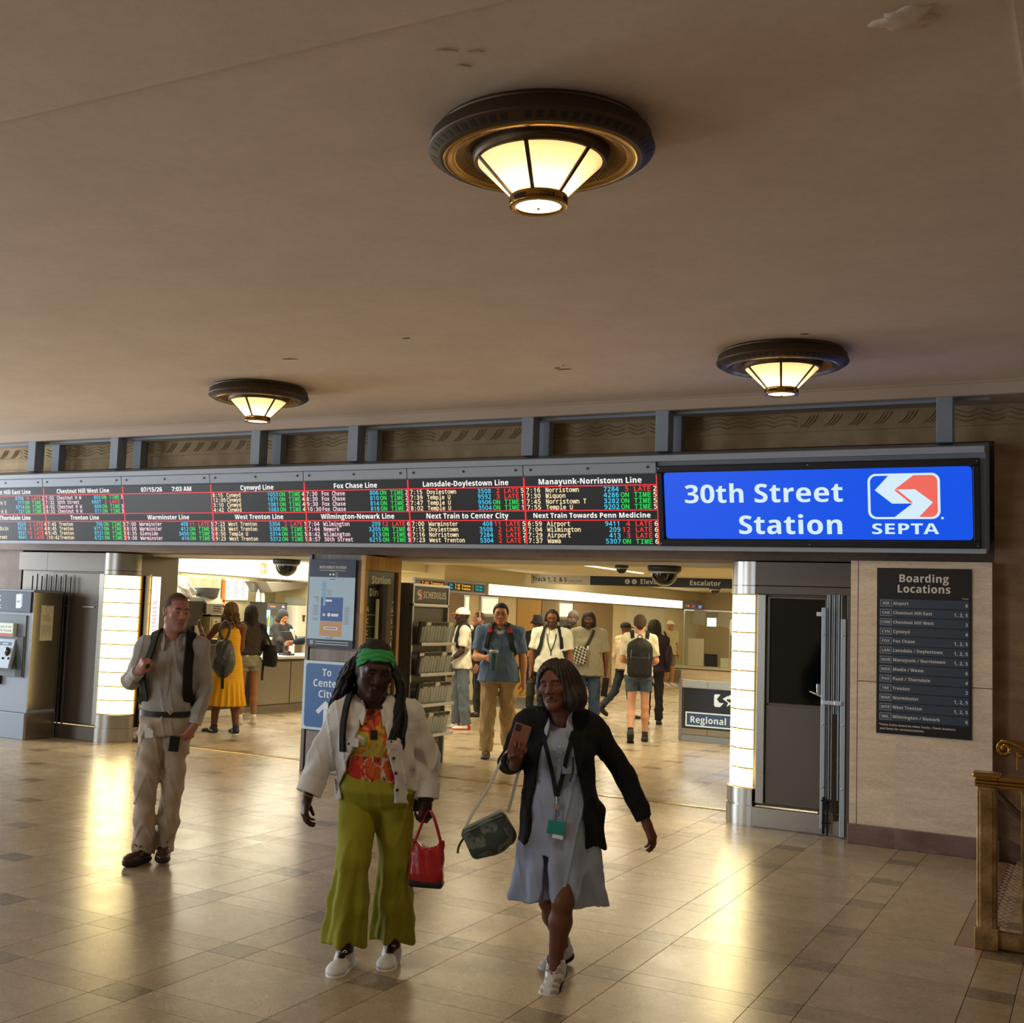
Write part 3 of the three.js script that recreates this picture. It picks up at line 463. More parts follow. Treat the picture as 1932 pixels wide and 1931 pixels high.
{
  const st = struct('floor_stair', merge([0, 1, 2, 3, 4, 5, 6, 7].map((i) => span(-0.5 + i * 0.3, -0.2 + i * 0.3, -2.6, -0.02 - i * 0.165, -10.6, -7.62))), M.brownstone);
  part(st, 'nosing_plate', rbox(0.13, 0.02, 2.75, 0.004, -0.555, -0.011, -9.02), new THREE.MeshStandardMaterial({ color: 0x6b4a3a, roughness: 0.55, metalness: 0.3 }));
  const bumps = []; for (let k = 0; k < 46; k++) for (let i = 0; i < 3; i++) bumps.push(new THREE.SphereGeometry(0.02, 8, 5).scale(1, 0.3, 0.75).translate(-0.597 + i * 0.042 + (k % 2) * 0.018 - 0.006, -0.001, -10.36 + k * 0.0585));
  part(st, 'grip_studs', merge(bumps), new THREE.MeshStandardMaterial({ color: 0xa88a76, roughness: 0.5, metalness: 0.2 })).userData.kind = 'stuff';
  part(st, 'edge_board', rbox(0.02, 0.17, 2.75, 0.004, -0.482, -0.09, -9.02), M.brass);
  struct('baseboard_stair', metric(new THREE.ExtrudeGeometry(new THREE.Shape([[-0.73, 0], [-0.73, 0.15], [-0.64, 0.15], [-0.5, 0.07], [1.4, -1.0], [1.4, -1.3], [-0.5, -0.1]].map((p) => new THREE.Vector2(...p))), { depth: 0.04, bevelEnabled: false }).translate(0, 0, -10.6)), M.pinkmarble);
}
// ---------------------------------------------------------------- concourse shell
const CC = 2.6;
struct('ceiling_concourse', span(-18, 5, CC, CC + 0.2, -40, -11.95), M.creamCeil);
struct('wall_concourse_left', merge([span(-11.0, -10.7, 0, CC, -40, -20.2), span(-14.6, -11.0, 0, CC, -20.4, -20.2)]), M.cream);
struct('wall_concourse_right', span(-2.3, -2.0, 0, CC, -40, -11.9), M.cream);
struct('wall_concourse_end', span(-18, 5, 0, CC, -40.2, -37.2), M.cream);
const ochre = std(0xb58a2c, 0.6), brownPanel = std(0x8a7250, 0.6), palePanel = std(0xd8d4be, 0.5);
for (const [z0, z1, m, n] of [[-20.9, -20.3, brownPanel, 'wall_panel'], [-24.75, -23.49, ochre, 'wall_panel'], [-25.6, -24.8, brownPanel, 'wall_panel'], [-29.3, -26.65, brownPanel, 'wall_panel'], [-33.5, -30.3, palePanel, 'wall_panel']]) struct('trim_' + (10 + Math.round(-z0)), rbox(0.03, 2.05, z1 - z0, 0.004, -10.69, 1.03, (z0 + z1) / 2), m);
const lit = glow(new THREE.Color().setRGB(1, 0.9, 0.55), 0.9, 0xfff2cc);
function liftDoor(i, z0, z1) {
  const d = struct('door_' + i, rbox(0.05, 2.05, z1 - z0, 0.006, -10.68, 1.03, (z0 + z1) / 2), M.steelBright);
  part(d, 'lit_transom', rbox(0.02, 0.3, z1 - z0 - 0.12, 0.004, -10.65, 1.86, (z0 + z1) / 2), lit);
  part(d, 'door_leaf', rbox(0.02, 1.62, z1 - z0 - 0.2, 0.004, -10.65, 0.84, (z0 + z1) / 2), M.steelDark);
}
liftDoor(1, -21.2, -20.95); liftDoor(2, -22.5, -21.7); liftDoor(3, -26.55, -25.7);
const trofM = glow(new THREE.Color().setRGB(...TROF), 3, 0xffffff);
[[-7.55, -14.2], [-7.55, -20.05], [-7.55, -27], [-7.55, -33], [-4.6, -16], [-4.6, -23]].forEach(([x, z], i) => {
  solo('ceiling_strip_light', ['strip light set in the concourse ceiling just inside the opening', 'strip light in the cream ceiling behind the small dome camera', 'strip light in the cream ceiling beyond the hanging sign', 'strip light in the ceiling near the information booth', 'strip light in the ceiling before the rail sign', 'strip light in the ceiling by the concourse wall'][i], 'strip light', rbox(0.07, 0.02, 4.4, 0.004), trofM, [x, CC - 0.006, z], null, 'concourse ceiling strip lights');
  areaLight('strip_light_beam', TROF, i === 6 ? 9 : 24, 0.3, 4.4, [x, CC - 0.03, z], [x, 0, z]);
});
for (const [x, z, l] of [[-9.6, -26.4, 'in front of the hanging track sign'], [-8.6, -26.3, 'in front of the elevator sign'], [-11.4, -27.5, 'over the lift doors']]) { const d = thing('downlight', 'round recessed downlight glowing ' + l, 'downlight', [x, CC, z], 0, 'concourse downlights'); part(d, 'trim_ring', new THREE.TorusGeometry(0.11, 0.014, 8, 24).rotateX(Math.PI / 2), M.white); part(d, 'lens', new THREE.SphereGeometry(0.1, 16, 8).scale(1, 0.45, 1), glow(new THREE.Color().setRGB(1, 0.95, 0.85), 6, 0xffffff)); pointLight('downlight_beam', [1, 0.9, 0.7], 2, [0, -0.12, 0], 4, d); }
// fascia signs along the left wall
const boxW = glow(new THREE.Color().setRGB(1, 0.93, 0.66), 1.9, 0xffffff);
function ledTex(seedN, blocks) { return canvasTex(512, 64, (g, W, H) => { g.fillStyle = '#85868c'; g.fillRect(0, 0, W, H); blocks.forEach(([x, w, c]) => { g.fillStyle = '#1c1714'; g.fillRect(x - 6, 8, w + 12, 48); g.font = 'bold 22px monospace'; g.fillStyle = c; for (let r = 0; r < 2; r++) g.fillText('7:0' + (3 + r) + ' Trenton Airport Wawa'.slice(0, Math.floor(w / 14)), x, 28 + r * 22, w); }); }); }
{
  const t = thing('led_track_board', 'grey electronic track board with orange and cyan text over the lift doors', 'track board', [-10.64, 2.195, -20.35]);
  part(t, 'housing', rbox(0.06, 0.23, 2.9, 0.006), M.greyPanel);
  part(t, 'display', face(2.85, 0.17).rotateY(Math.PI / 2).translate(0.032, 0, 0), new THREE.MeshStandardMaterial({ map: ledTex(1, [[40, 150, '#ff9a2e'], [230, 30, '#39d9ff'], [275, 120, '#ffc23a'], [430, 60, '#35d8e8']]), emissive: 0xffffff, emissiveMap: canvasTex(512, 64, (g) => { g.fillStyle = '#000'; g.fillRect(0, 0, 512, 64); g.font = 'bold 22px monospace'; [[40, 150, '#ff9a2e'], [230, 30, '#39d9ff'], [275, 120, '#ffc23a'], [430, 60, '#35d8e8']].forEach(([x, w, c]) => { g.fillStyle = c; for (let r = 0; r < 2; r++) g.fillText('7:0' + (3 + r) + ' Trenton', x, 28 + r * 22, w); }); }), emissiveIntensity: 1.4 }));
  const u = thing('led_track_board', 'grey electronic track board with orange text beside the information booth', 'track board', [-10.64, 2.18, -36.1]);
  part(u, 'housing', rbox(0.06, 0.23, 2.1, 0.006), M.greyPanel);
  part(u, 'display', face(1.9, 0.15).rotateY(Math.PI / 2).translate(0.032, 0, 0), screen(canvasTex(256, 32, (g) => { g.fillStyle = '#3a3a44'; g.fillRect(0, 0, 256, 32); g.font = 'bold 24px monospace'; g.fillStyle = '#ff9a2e'; g.fillText('7:04', 8, 26); g.fillStyle = '#ff5540'; g.fillText('LATE', 90, 26); g.fillStyle = '#cfe6ff'; g.fillText('209', 190, 26); }), 1));
}
{
  const t = thing('lightbox_sign', 'long glowing white lightbox sign strip along the concourse wall', 'lightbox sign', [-10.62, 2.195, -28.35]);
  part(t, 'box', rbox(0.08, 0.23, 13.0, 0.006), M.offwhite);
  part(t, 'lit_face', face(12.95, 0.21).rotateY(Math.PI / 2).translate(0.042, 0, 0), new THREE.MeshStandardMaterial({ color: 0xffffff, emissive: new THREE.Color().setRGB(1, 0.95, 0.72), emissiveIntensity: 2.2, emissiveMap: canvasTex(2048, 34, (g, W, H) => { g.fillStyle = '#fff'; g.fillRect(0, 0, W, H); g.fillStyle = '#5a5636'; g.font = 'bold 30px sans-serif'; g.fillText('2', 6, 28); g.font = '10px sans-serif'; g.fillStyle = '#9a9468'; g.fillText('Center City', 60, 14); g.fillText('Trains', 60, 28); g.fillStyle = '#b8a428'; g.font = 'bold 22px serif'; [880, 1200, 1420].forEach((x) => g.fillText('TRACK', x, 26, 60)); g.fillStyle = '#444'; g.font = 'bold 13px sans-serif'; [950, 1270].forEach((x) => { g.fillText('P', x, 14); g.fillText('S', x, 29); }); }) }));
  areaLight('lightbox_light', [1, 0.93, 0.7], 2.2, 12.5, 0.2, [-10.56, 2.19, -28.3], [-6, 1.2, -28.3]);
}
{
  const t = thing('hanging_sign', 'hanging wayfinding sign with grey track panel and navy elevator panel', 'sign', [-8.45, 2.49, -24]);
  part(t, 'track_panel', rbox(1.32, 0.19, 0.05, 0.004, -1.49, 0, 0), std(0xb9b6ae, 0.5));
  part(t, 'track_print', face(1.3, 0.18).translate(-1.49, 0, 0.027), print(canvasTex(640, 96, (g, W, H) => { g.fillStyle = '#c3c0b8'; g.fillRect(0, 0, W, H); g.fillStyle = '#22263a'; g.font = 'bold 66px sans-serif'; g.fillText('Track 1, 2, & 5', 12, 70, 390); g.font = '34px sans-serif'; g.fillText('(any time)', 420, 70); })));
  part(t, 'navy_panel', rbox(4.4, 0.19, 0.05, 0.004, 1.39, 0, 0), M.navy);
  part(t, 'navy_print', face(4.38, 0.18).translate(1.39, 0, 0.027), print(canvasTex(1792, 76, (g, W, H) => { g.fillStyle = '#16233c'; g.fillRect(0, 0, W, H); g.fillStyle = '#cfd4dc'; g.font = 'bold 58px sans-serif'; g.beginPath(); g.arc(330, 40, 22, 0, 7); g.arc(390, 40, 22, 0, 7); g.fill(); g.fillText('Elevator', 440, 58); g.fillText('Escalator', 860, 58); g.fillStyle = '#16233c'; g.font = 'bold 30px sans-serif'; g.fillText('E', 321, 51); g.fillText('E', 381, 51); })));
  for (const x of [-1.8, 0.5, 3]) part(t, 'hanger', cyl(0.008, 0.008, 0.06, 8, x, 0.1, 0), M.steel);
}
// dome cameras under the soffit
function domeCam(label, x, y, z, s) {
  const t = thing('dome_camera', label, 'camera', [x, y, z], 0, 'ceiling dome cameras'); t.scale.setScalar(s);
  part(t, 'mount', lathe([[0, 0], [0.16, 0], [0.165, -0.02], [0.16, -0.05], [0.135, -0.06], [0, -0.06]], 36), std(0x3a3833, 0.5));
  part(t, 'collar', lathe([[0.14, -0.058], [0.145, -0.068], [0.135, -0.075]], 36), M.offwhite);
  part(t, 'dome', new THREE.SphereGeometry(0.13, 32, 16, 0, Math.PI * 2, Math.PI / 2, Math.PI / 2).translate(0, -0.07, 0), new THREE.MeshPhysicalMaterial({ color: 0x0b0a08, roughness: 0.06, clearcoat: 1 }));
  return t;
}
domeCam('large smoked dome camera under the soffit above the woman in denim shorts', -3.735, 2.255, -11.68, 1);
domeCam('large smoked dome camera under the soffit beside the donut shop sign', -8.3, 2.255, -11.68, 1);
domeCam('small dome camera on a pale bracket under the soffit', -4.17, 2.25, -11.66, 0.42);
domeCam('tiny dome camera on the far concourse ceiling', -8.3, CC - 0.02, -30, 0.9);
// ---------------------------------------------------------------- map column with directory
{
  const t = thing('sign_column', 'grey wood-clad column carrying the station map and directory', 'column', [-6.93, 0, -10.98]);
  part(t, 'core', span(-0.34, 0.34, 0, 2.27, -0.31, 0.31), M.greyWood);
  part(t, 'corner_post', rbox(0.05, 2.27, 0.06, 0.008, -0.325, 1.135, 0.305), M.steelDark);
  part(t, 'cladding_panel', rbox(0.6, 0.12, 0.02, 0.003, 0.02, 1.215, 0.325), M.greyWood);
  part(t, 'cladding_panel', rbox(0.6, 0.42, 0.02, 0.003, 0.02, 0.215, 0.325), M.greyWood);
  part(t, 'corner_post', rbox(0.05, 2.27, 0.06, 0.008, 0.335, 1.135, 0.305), M.wood);
}
{
  const t = thing('station_map', 'tall framed station floor map with blue plan on the grey column', 'map', [-6.955, 1.755, -10.632]);
  part(t, 'panel', rbox(0.572, 0.92, 0.014, 0.003), M.navy);
  part(t, 'print', face(0.57, 0.918).translate(0, 0, 0.008), print(canvasTex(590, 920, (g, W, H) => {
    g.fillStyle = '#a9c6dc'; g.fillRect(0, 0, W, H); g.fillStyle = '#14233f'; g.fillRect(0, 0, W, 185); g.fillRect(0, 835, W, 85);
    g.fillStyle = '#e6e2d8'; g.textAlign = 'center'; g.font = 'bold 38px serif'; g.fillText('30TH STREET STATION', W / 2, 95, 350); g.strokeStyle = '#9aa4b2'; g.lineWidth = 3; g.beginPath(); g.arc(W / 2, 130, 100, 4.3, 5.1); g.stroke(); g.fillRect(130, 112, 330, 4); g.font = '16px sans-serif'; g.fillText('· FIND YOUR WAY ·'.replace(/[A-Z]/g, 'i'), W / 2, 124);
    g.strokeStyle = '#dfe4ea'; g.strokeRect(338, 140, 22, 34); g.fillRect(252, 148, 26, 18); g.fillRect(296, 146, 24, 20);
    g.fillStyle = '#7fb2da'; g.fillRect(168, 235, 56, 260); g.fillRect(150, 222, 40, 10); g.fillRect(140, 268, 30, 8); g.fillRect(140, 316, 30, 8);
    g.fillStyle = '#3a5ea8'; g.fillRect(160, 395, 286, 250); g.fillStyle = '#7fb2da'; g.fillRect(186, 395, 34, 90); g.fillStyle = '#22386f'; g.fillRect(172, 420, 14, 46); for (let i = 0; i < 9; i++) g.fillRect(200 + i * 26, 540 + (i % 3) * 4, 14, 12);
    g.fillStyle = '#c19a68'; g.fillRect(160, 650, 286, 150); g.fillRect(286, 800, 60, 10);
    g.fillStyle = '#eef2f4'; g.fillRect(222, 420, 80, 22); g.fillRect(300, 566, 92, 28); g.beginPath(); g.arc(270, 578, 20, 0, 7); g.fill(); g.fillRect(190, 570, 32, 22); g.fillRect(212, 704, 176, 30);
    g.fillStyle = '#2b4a86'; g.fillRect(226, 714, 148, 10); g.strokeStyle = '#51626f'; g.lineWidth = 2; [[62, 478, 76, 110], [58, 612, 78, 26], [100, 418, 36, 36], [466, 488, 66, 60], [466, 560, 66, 110], [236, 318, 64, 60]].forEach((r) => { g.strokeRect(...r); g.fillStyle = '#4d5f6e'; for (let k = 0; k < r[3] - 12; k += 13) g.fillRect(r[0] + 10, r[1] + 9 + k, r[2] - 22, 4); });
    g.fillStyle = '#8d3d3d'; g.fillRect(64, 394, 70, 8); g.fillStyle = '#26303c'; g.fillRect(264, 204, 70, 6); g.fillRect(240, 818, 90, 5);
    g.fillStyle = '#d8e0e8'; g.fillRect(104, 858, 430, 7); g.fillRect(104, 882, 430, 7); g.fillStyle = '#93a1b3'; g.fillRect(38, 850, 46, 46);
  }), 0.35));
}
{
  const t = thing('direction_sign', 'blue To Center City sign with white border and up arrow on the column', 'sign', [-6.97, 0.795, -10.632]);
  part(t, 'panel', rbox(0.59, 0.715, 0.014, 0.004), M.white);
  part(t, 'print', face(0.586, 0.71).translate(0, 0, 0.008), print(canvasTex(586, 710, (g, W, H) => {
    g.fillStyle = '#c6dcea'; g.fillRect(0, 0, W, H); g.fillStyle = '#3f6ba6'; g.beginPath(); g.roundRect(30, 26, W - 60, H - 52, 36); g.fill(); g.fillStyle = '#dcebf5'; g.textAlign = 'center'; g.font = 'bold 104px sans-serif'; g.fillText('To', W / 2, 150); g.fillText('Center', W / 2, 262); g.fillText('City', W / 2, 374);
    g.lineWidth = 46; g.strokeStyle = '#dcebf5'; g.lineJoin = 'miter'; g.beginPath(); g.moveTo(190, 530); g.lineTo(W / 2, 435); g.lineTo(396, 530); g.stroke(); g.beginPath(); g.moveTo(W / 2, 440); g.lineTo(W / 2, 660); g.stroke();
  }), 0.4));
}
{
  const t = thing('station_directory', 'wood framed Station Directory board on the side of the column', 'directory', [-6.585, 0, -10.98]);
  const z0 = -0.34, z1 = 0.36;
  part(t, 'frame_top', rbox(0.05, 0.15, 0.74, 0.004, 0.02, 2.19, 0), M.wood); part(t, 'frame_side', rbox(0.05, 2.11, 0.06, 0.004, 0.02, 1.06, z1 - 0.02), M.wood); part(t, 'frame_side', rbox(0.05, 2.11, 0.06, 0.004, 0.02, 1.06, z0 + 0.0), M.wood);
  part(t, 'board', rbox(0.03, 2.1, 0.62, 0.003, 0.0, 1.06, 0), std(0x2c312b, 0.5));
  part(t, 'print', face(0.62, 1.6).rotateY(Math.PI / 2).translate(0.0165, 1.31, 0), print(canvasTex(620, 1600, (g, W, H) => {
    g.fillStyle = '#3d443c'; g.fillRect(0, 0, W, H); g.fillStyle = '#e8e2c4'; g.font = 'bold 112px sans-serif'; g.textAlign = 'center'; g.fillText('Station', W / 2, 130); g.fillText('Directory', W / 2, 262, 470);
    g.font = '34px sans-serif'; g.fillText('Track', 540, 322); g.textAlign = 'right'; g.font = 'bold 74px sans-serif';
    ['6', '3', '3', '4', '2', '1', '5-6', '6', '1', '4'].forEach((s, i) => { const y = 340 + i * 122; g.fillStyle = '#4c524b'; g.fillRect(345, y, 250, 112); g.fillStyle = '#b9b494'; g.fillRect(345, y + 112, 250, 9); g.fillRect(20, y + 112, 320, 9); g.fillStyle = '#e8e2c4'; g.fillText(s, 570, y + 84); g.textAlign = 'left'; g.font = 'bold 70px sans-serif'; g.fillText('ACCCFLMTWW'[i], 36, y + 84); g.textAlign = 'right'; });
  }), 0.25));
}
// pole of the queue barrier hiding part of the directory
solo('wood_post', 'narrow dark wooden post standing in front of the directory board', 'post', rbox(0.11, 1.98, 0.1, 0.006, 0, 0.99, 0), std(0x4f4433, 0.6), [-6.5, 0, -10.96]);
solo('lit_post', 'slim pale post standing beside the dark wooden post', 'post', rbox(0.03, 1.82, 0.03, 0.006, 0, 0.91, 0), std(0xcfc59a, 0.5), [-6.52, 0, -10.84]);
// information board and timetable rack
{
  const t = thing('information_board', 'tall black information board standing between directory and timetable rack', 'information board', [-6.72, 0, -11.49]);
  part(t, 'frame', merge([rbox(0.06, 2.02, 0.04, 0.006, 0, 1.01, 0.16), rbox(0.06, 2.02, 0.04, 0.006, 0, 1.01, -0.085), rbox(0.06, 0.05, 0.26, 0.006, 0, 2.0, 0.04), rbox(0.06, 0.05, 0.26, 0.006, 0, 1.66, 0.04)]), M.steelDark);
  part(t, 'panel', rbox(0.03, 1.98, 0.23, 0.004, -0.01, 1.0, 0.04), M.black);
  part(t, 'print', face(0.21, 0.28).rotateY(Math.PI / 2).translate(0.007, 1.83, 0.04), print(canvasTex(256, 220, (g) => { g.fillStyle = '#161512'; g.fillRect(0, 0, 256, 220); g.fillStyle = '#b8b095'; g.font = 'bold 62px sans-serif'; g.textAlign = 'right'; g.fillText('INFORMATION', 238, 150, 420); })));
}
{
  const t = thing('timetable_rack', 'grey SCHEDULES rack with rows of clear brochure pockets', 'brochure rack', [-6.55, 0, -12.03]);
  const L = 0.86;
  part(t, 'cabinet', rbox(0.3, 2.02, L, 0.008, -0.17, 1.01, 0), std(0x6e6a60, 0.5));
  part(t, 'upright', rbox(0.05, 2.0, 0.03, 0.005, 0.0, 1.0, L / 2 - 0.015), M.steelBright); part(t, 'upright', rbox(0.05, 2.0, 0.03, 0.005, 0.0, 1.0, -L / 2 + 0.015), M.steelBright);
  part(t, 'header_rail', rbox(0.05, 0.03, L, 0.005, 0.0, 2.0, 0), M.steelBright); part(t, 'header_rail', rbox(0.05, 0.035, L, 0.005, 0.0, 1.78, 0), M.steelBright);
  part(t, 'header', rbox(0.03, 0.19, L - 0.06, 0.004, 0.0, 1.895, 0), std(0x35332e, 0.5));
  part(t, 'header_print', face(L - 0.08, 0.18).rotateY(Math.PI / 2).translate(0.017, 1.895, 0), print(canvasTex(640, 150, (g, W, H) => { g.fillStyle = '#3b3933'; g.fillRect(0, 0, W, H); g.fillStyle = '#ece6d2'; g.font = 'bold 88px sans-serif'; g.fillText('SCHEDULES', 165, 106, 455); g.beginPath(); g.roundRect(42, 30, 108, 90, 16); g.fill(); g.fillStyle = '#d8503a'; g.beginPath(); g.moveTo(150, 110); g.lineTo(118, 118); g.lineTo(140, 84); g.lineTo(112, 62); g.lineTo(80, 62); g.lineTo(110, 32); g.lineTo(150, 36); g.fill(); g.fillStyle = '#5a4038'; g.beginPath(); g.moveTo(44, 34); g.lineTo(76, 32); g.lineTo(54, 64); g.lineTo(78, 90); g.lineTo(106, 90); g.lineTo(76, 118); g.lineTo(44, 114); g.fill(); })));
  const paper = [std(0xcfcab8, 0.8), std(0xbdb8a8, 0.8), std(0xd8d4c6, 0.8)], dark = std(0x3a3833, 0.7);
  for (let r = 0; r < 4; r++) {
    const y = 1.36 - r * 0.335;
    const tray = part(t, 'tray', merge([rbox(0.14, 0.012, L - 0.05, 0.003, 0.07, y - 0.02, 0), rbox(0.006, 0.03, L - 0.05, 0.002, 0.14, y - 0.005, 0)]), M.steelBright);
    for (let i = 0; i < 6; i++) {
      const z = L / 2 - 0.1 - i * 0.132;
      const b = part(t, 'brochure', merge([rbox(0.02, 0.25, 0.1, 0.002).rotateZ(-0.16).translate(0.075, y + 0.115, z)]), i === 0 && r < 3 ? dark : paper[(i + r) % 3]);
      part(b, 'cover_band', rbox(0.004, 0.035, 0.1, 0.001).rotateZ(-0.16).translate(0.107, y + 0.215, z), (i + r) % 4 === 1 ? M.white : dark);
      part(t, 'pocket', rbox(0.004, 0.19, 0.115, 0.001).rotateZ(-0.16).translate(0.115, y + 0.09, z), M.acrylic);
    }
  }
}
// rail direction box on the floor and information booth far behind
{
  const t = thing('rail_sign_box', 'low grey sign box reading Regional Rail with white arrow logo', 'sign box', [-4.7, 0, -17.5]);
  part(t, 'plinth', rbox(1.2, 0.09, 0.3, 0.006, 0, 0.045, -0.05), M.greyPaint);
  for (const x of [-0.38, 0.0, 0.38]) part(t, 'lower_panel', rbox(0.375, 0.085, 0.02, 0.003, x, 0.14, 0.09), std(0x8f897f, 0.5));
  part(t, 'body', span(-0.595, 0.595, 0.09, 0.87, -0.2, 0.08), M.steelDark);
  for (const x of [-0.38, 0.0, 0.38]) part(t, 'top_panel', rbox(0.375, 0.1, 0.02, 0.003, x, 0.825, 0.09), M.greyPanel);
  part(t, 'frame', merge([rbox(0.045, 0.87, 0.03, 0.004, -0.585, 0.45, 0.09), rbox(1.16, 0.015, 0.03, 0.003, 0.0, 0.77, 0.095)]), M.steel);
  part(t, 'print', face(1.1, 0.575).translate(0.01, 0.482, 0.0935), new THREE.MeshStandardMaterial({ roughness: 0.4, map: canvasTex(1100, 575, (g, W, H) => { draw(g, W, H, 1); }) , emissive: 0xffffff, emissiveIntensity: 0.25, emissiveMap: canvasTex(1100, 575, (g, W, H) => { draw(g, W, H, 0); }) }));
  function draw(g, W, H, full) {
    g.fillStyle = full ? '#1d222e' : '#05070c'; g.fillRect(0, 0, W, H); g.fillStyle = full ? '#39557c' : '#182c4a'; g.fillRect(36, 352, 1020, 196); g.strokeStyle = '#d5e6f2'; g.lineWidth = 20; g.strokeRect(40, 356, 1012, 188);
    g.fillStyle = '#d5e6f2'; g.font = 'bold 128px sans-serif'; g.fillText('Regional Rail', 92, 498, 900);
    const P = (p) => { g.beginPath(); p.forEach(([x, y], i) => (i ? g.lineTo(x, y) : g.moveTo(x, y))); g.closePath(); g.fill(); };
    P([[440, 86], [460, 70], [530, 72], [480, 140], [520, 190], [580, 190], [525, 250], [460, 250], [440, 230]]); P([[760, 234], [740, 250], [665, 248], [710, 180], [680, 130], [600, 130], [660, 72], [740, 72], [760, 90]]); P([[560, 130], [640, 80], [620, 150], [690, 190], [620, 240], [640, 180]]);
  }
  areaLight('sign_box_light', [0.55, 0.75, 1.0], 1.2, 1.0, 0.4, [-4.7, 0.5, -17.34], [-4.7, 0.3, -15]);
}
{
  const t = thing('information_booth', 'low stone desk with glazed booth and hanging papers far down the concourse', 'booth', [-9.3, 0, -33.4]);
  part(t, 'plinth', rbox(2.6, 0.4, 0.9, 0.008, 0, 0.2, -0.2), M.travertine); part(t, 'side_panel', rbox(0.5, 0.34, 0.02, 0.004, -1.02, 0.2, 0.26), std(0x77715f, 0.6));
  part(t, 'counter_top', rbox(2.66, 0.06, 1.0, 0.01, 0, 0.45, -0.2), std(0xbfb596, 0.4));
  for (const x of [-0.72, -0.1, 0.5, 1.1]) part(t, 'glass_pane', rbox(0.6, 1.5, 0.012, 0.002, x + 0.3, 1.25, 0.1), M.glass);
  for (const x of [-0.75, 0.52, 1.3]) part(t, 'mullion', rbox(0.03, 1.55, 0.03, 0.004, x, 1.25, 0.1), M.steelBright);
  part(t, 'head_rail', rbox(2.1, 0.04, 0.05, 0.004, 0.3, 2.03, 0.1), M.steelBright);
  part(t, 'back_board', rbox(1.9, 1.3, 0.05, 0.006, 0.3, 1.2, -0.7), std(0xa8875a, 0.7));
  part(t, 'notice', rbox(0.44, 0.75, 0.01, 0.002, -0.4, 0.88, 0.14), std(0xb9b299, 0.7)); part(t, 'monitor', rbox(0.36, 0.34, 0.04, 0.01, 0.02, 0.68, 0.14), M.black); part(t, 'papers', rbox(0.36, 0.26, 0.2, 0.006, 0.45, 0.62, 0.0), std(0xcac2a6, 0.8));
  part(t, 'hanging_paper', rbox(0.2, 0.42, 0.01, 0.002).rotateZ(0.25).translate(0.6, 1.62, 0.12), M.white); part(t, 'shade_panel', rbox(0.34, 0.4, 0.01, 0.002).rotateZ(-0.12).translate(-0.32, 1.85, 0.13), std(0x8d8776, 0.6)); part(t, 'shade_panel', rbox(0.34, 0.4, 0.01, 0.002).rotateZ(-0.12).translate(0.36, 1.8, 0.14), std(0x8d8776, 0.6)); part(t, 'reading_light', rbox(0.26, 0.24, 0.02, 0.02, 0.02, 1.72, 0.12), glow(new THREE.Color().setRGB(0.7, 0.85, 1), 0.8, 0xcfe2f4));
}
// posters and plates on the end wall
for (const [x, y, w, h, m, l] of [[-13.2, 1.5, 0.45, 1.2, std(0xc6d2dc, 0.5), 'tall pale poster panel on the end wall beside the wood panelling'], [-12.2, 1.75, 0.32, 0.6, std(0xd9e4ea, 0.5), 'small pale notice on the end wall above the walking woman'], [-11.35, 1.45, 0.62, 1.2, std(0x2c2f36, 0.5), 'dark timetable panel on the end wall behind the man in the cap'], [-10.75, 1.6, 0.2, 0.9, std(0xb9c2cc, 0.5), 'narrow grey notice on the end wall beside the booth']]) solo('wall_notice', l, 'notice', rbox(w, h, 0.03, 0.004), m, [x, y, -37.18], null, 'notices on the end wall');
solo('floor_mat', 'dark grey entrance mat on the concourse floor before the lift doors', 'mat', rbox(1.6, 0.012, 2.6, 0.005, 0, 0.006, 0), std(0x5b5a55, 0.95, { bumpMap: bumpFine, bumpScale: 0.002 }), [-9.9, 0, -21.9]);
// ---------------------------------------------------------------- donut shop behind the left opening
struct('wall_shop_back', span(-14.9, -14.6, 0, CC, -22, -11.9), std(0xcfc6a4, 0.7));
struct('ceiling_shop', span(-14.6, -11.1, 2.44, 2.6, -20.2, -11.95), M.creamCeil);
areaLight('shop_light', [1, 0.9, 0.68], 11, 2.4, 6.0, [-12.9, 2.42, -16.2], [-12.9, 0, -16.2]);
{
  const t = thing('shop_lightbox', 'bright white lightbox fascia with arrow over the donut shop counter', 'lightbox sign', [-11.05, 2.265, -14.8]);
  part(t, 'box', rbox(0.1, 0.32, 5.0, 0.006), M.offwhite);
  part(t, 'lit_face', face(4.96, 0.29).rotateY(Math.PI / 2).translate(0.053, 0, 0), new THREE.MeshStandardMaterial({ color: 0xffffff, emissive: new THREE.Color().setRGB(1, 0.96, 0.75), emissiveIntensity: 2.4, emissiveMap: canvasTex(2048, 120, (g, W, H) => { g.fillStyle = '#fff'; g.fillRect(0, 0, W, H); g.fillStyle = '#7d7338'; g.fillRect(1030, 26, 62, 74); g.strokeStyle = '#fff'; g.lineWidth = 8; g.beginPath(); g.moveTo(1082, 64); g.lineTo(1044, 64); g.moveTo(1060, 44); g.lineTo(1042, 64); g.lineTo(1060, 84); g.stroke(); g.strokeStyle = '#a89c55'; g.lineWidth = 5; for (let i = 0; i < 9; i++) { const x = 1130 + i * 38; g.beginPath(); g.moveTo(x, 62); g.lineTo(x + 8, 30); g.lineTo(x + 20, 62); g.moveTo(x + 4, 50); g.lineTo(x + 18, 50); g.stroke(); } g.fillStyle = '#8a8146'; for (let i = 0; i < 12; i++) g.fillRect(1150 + i * 26, 86 + (i % 3) * 3, 14, 5); }) }));
  areaLight('fascia_light', [1, 0.94, 0.72], 3.5, 4.6, 0.28, [-10.97, 2.26, -14.8], [-8, 1.0, -14.8]);
}
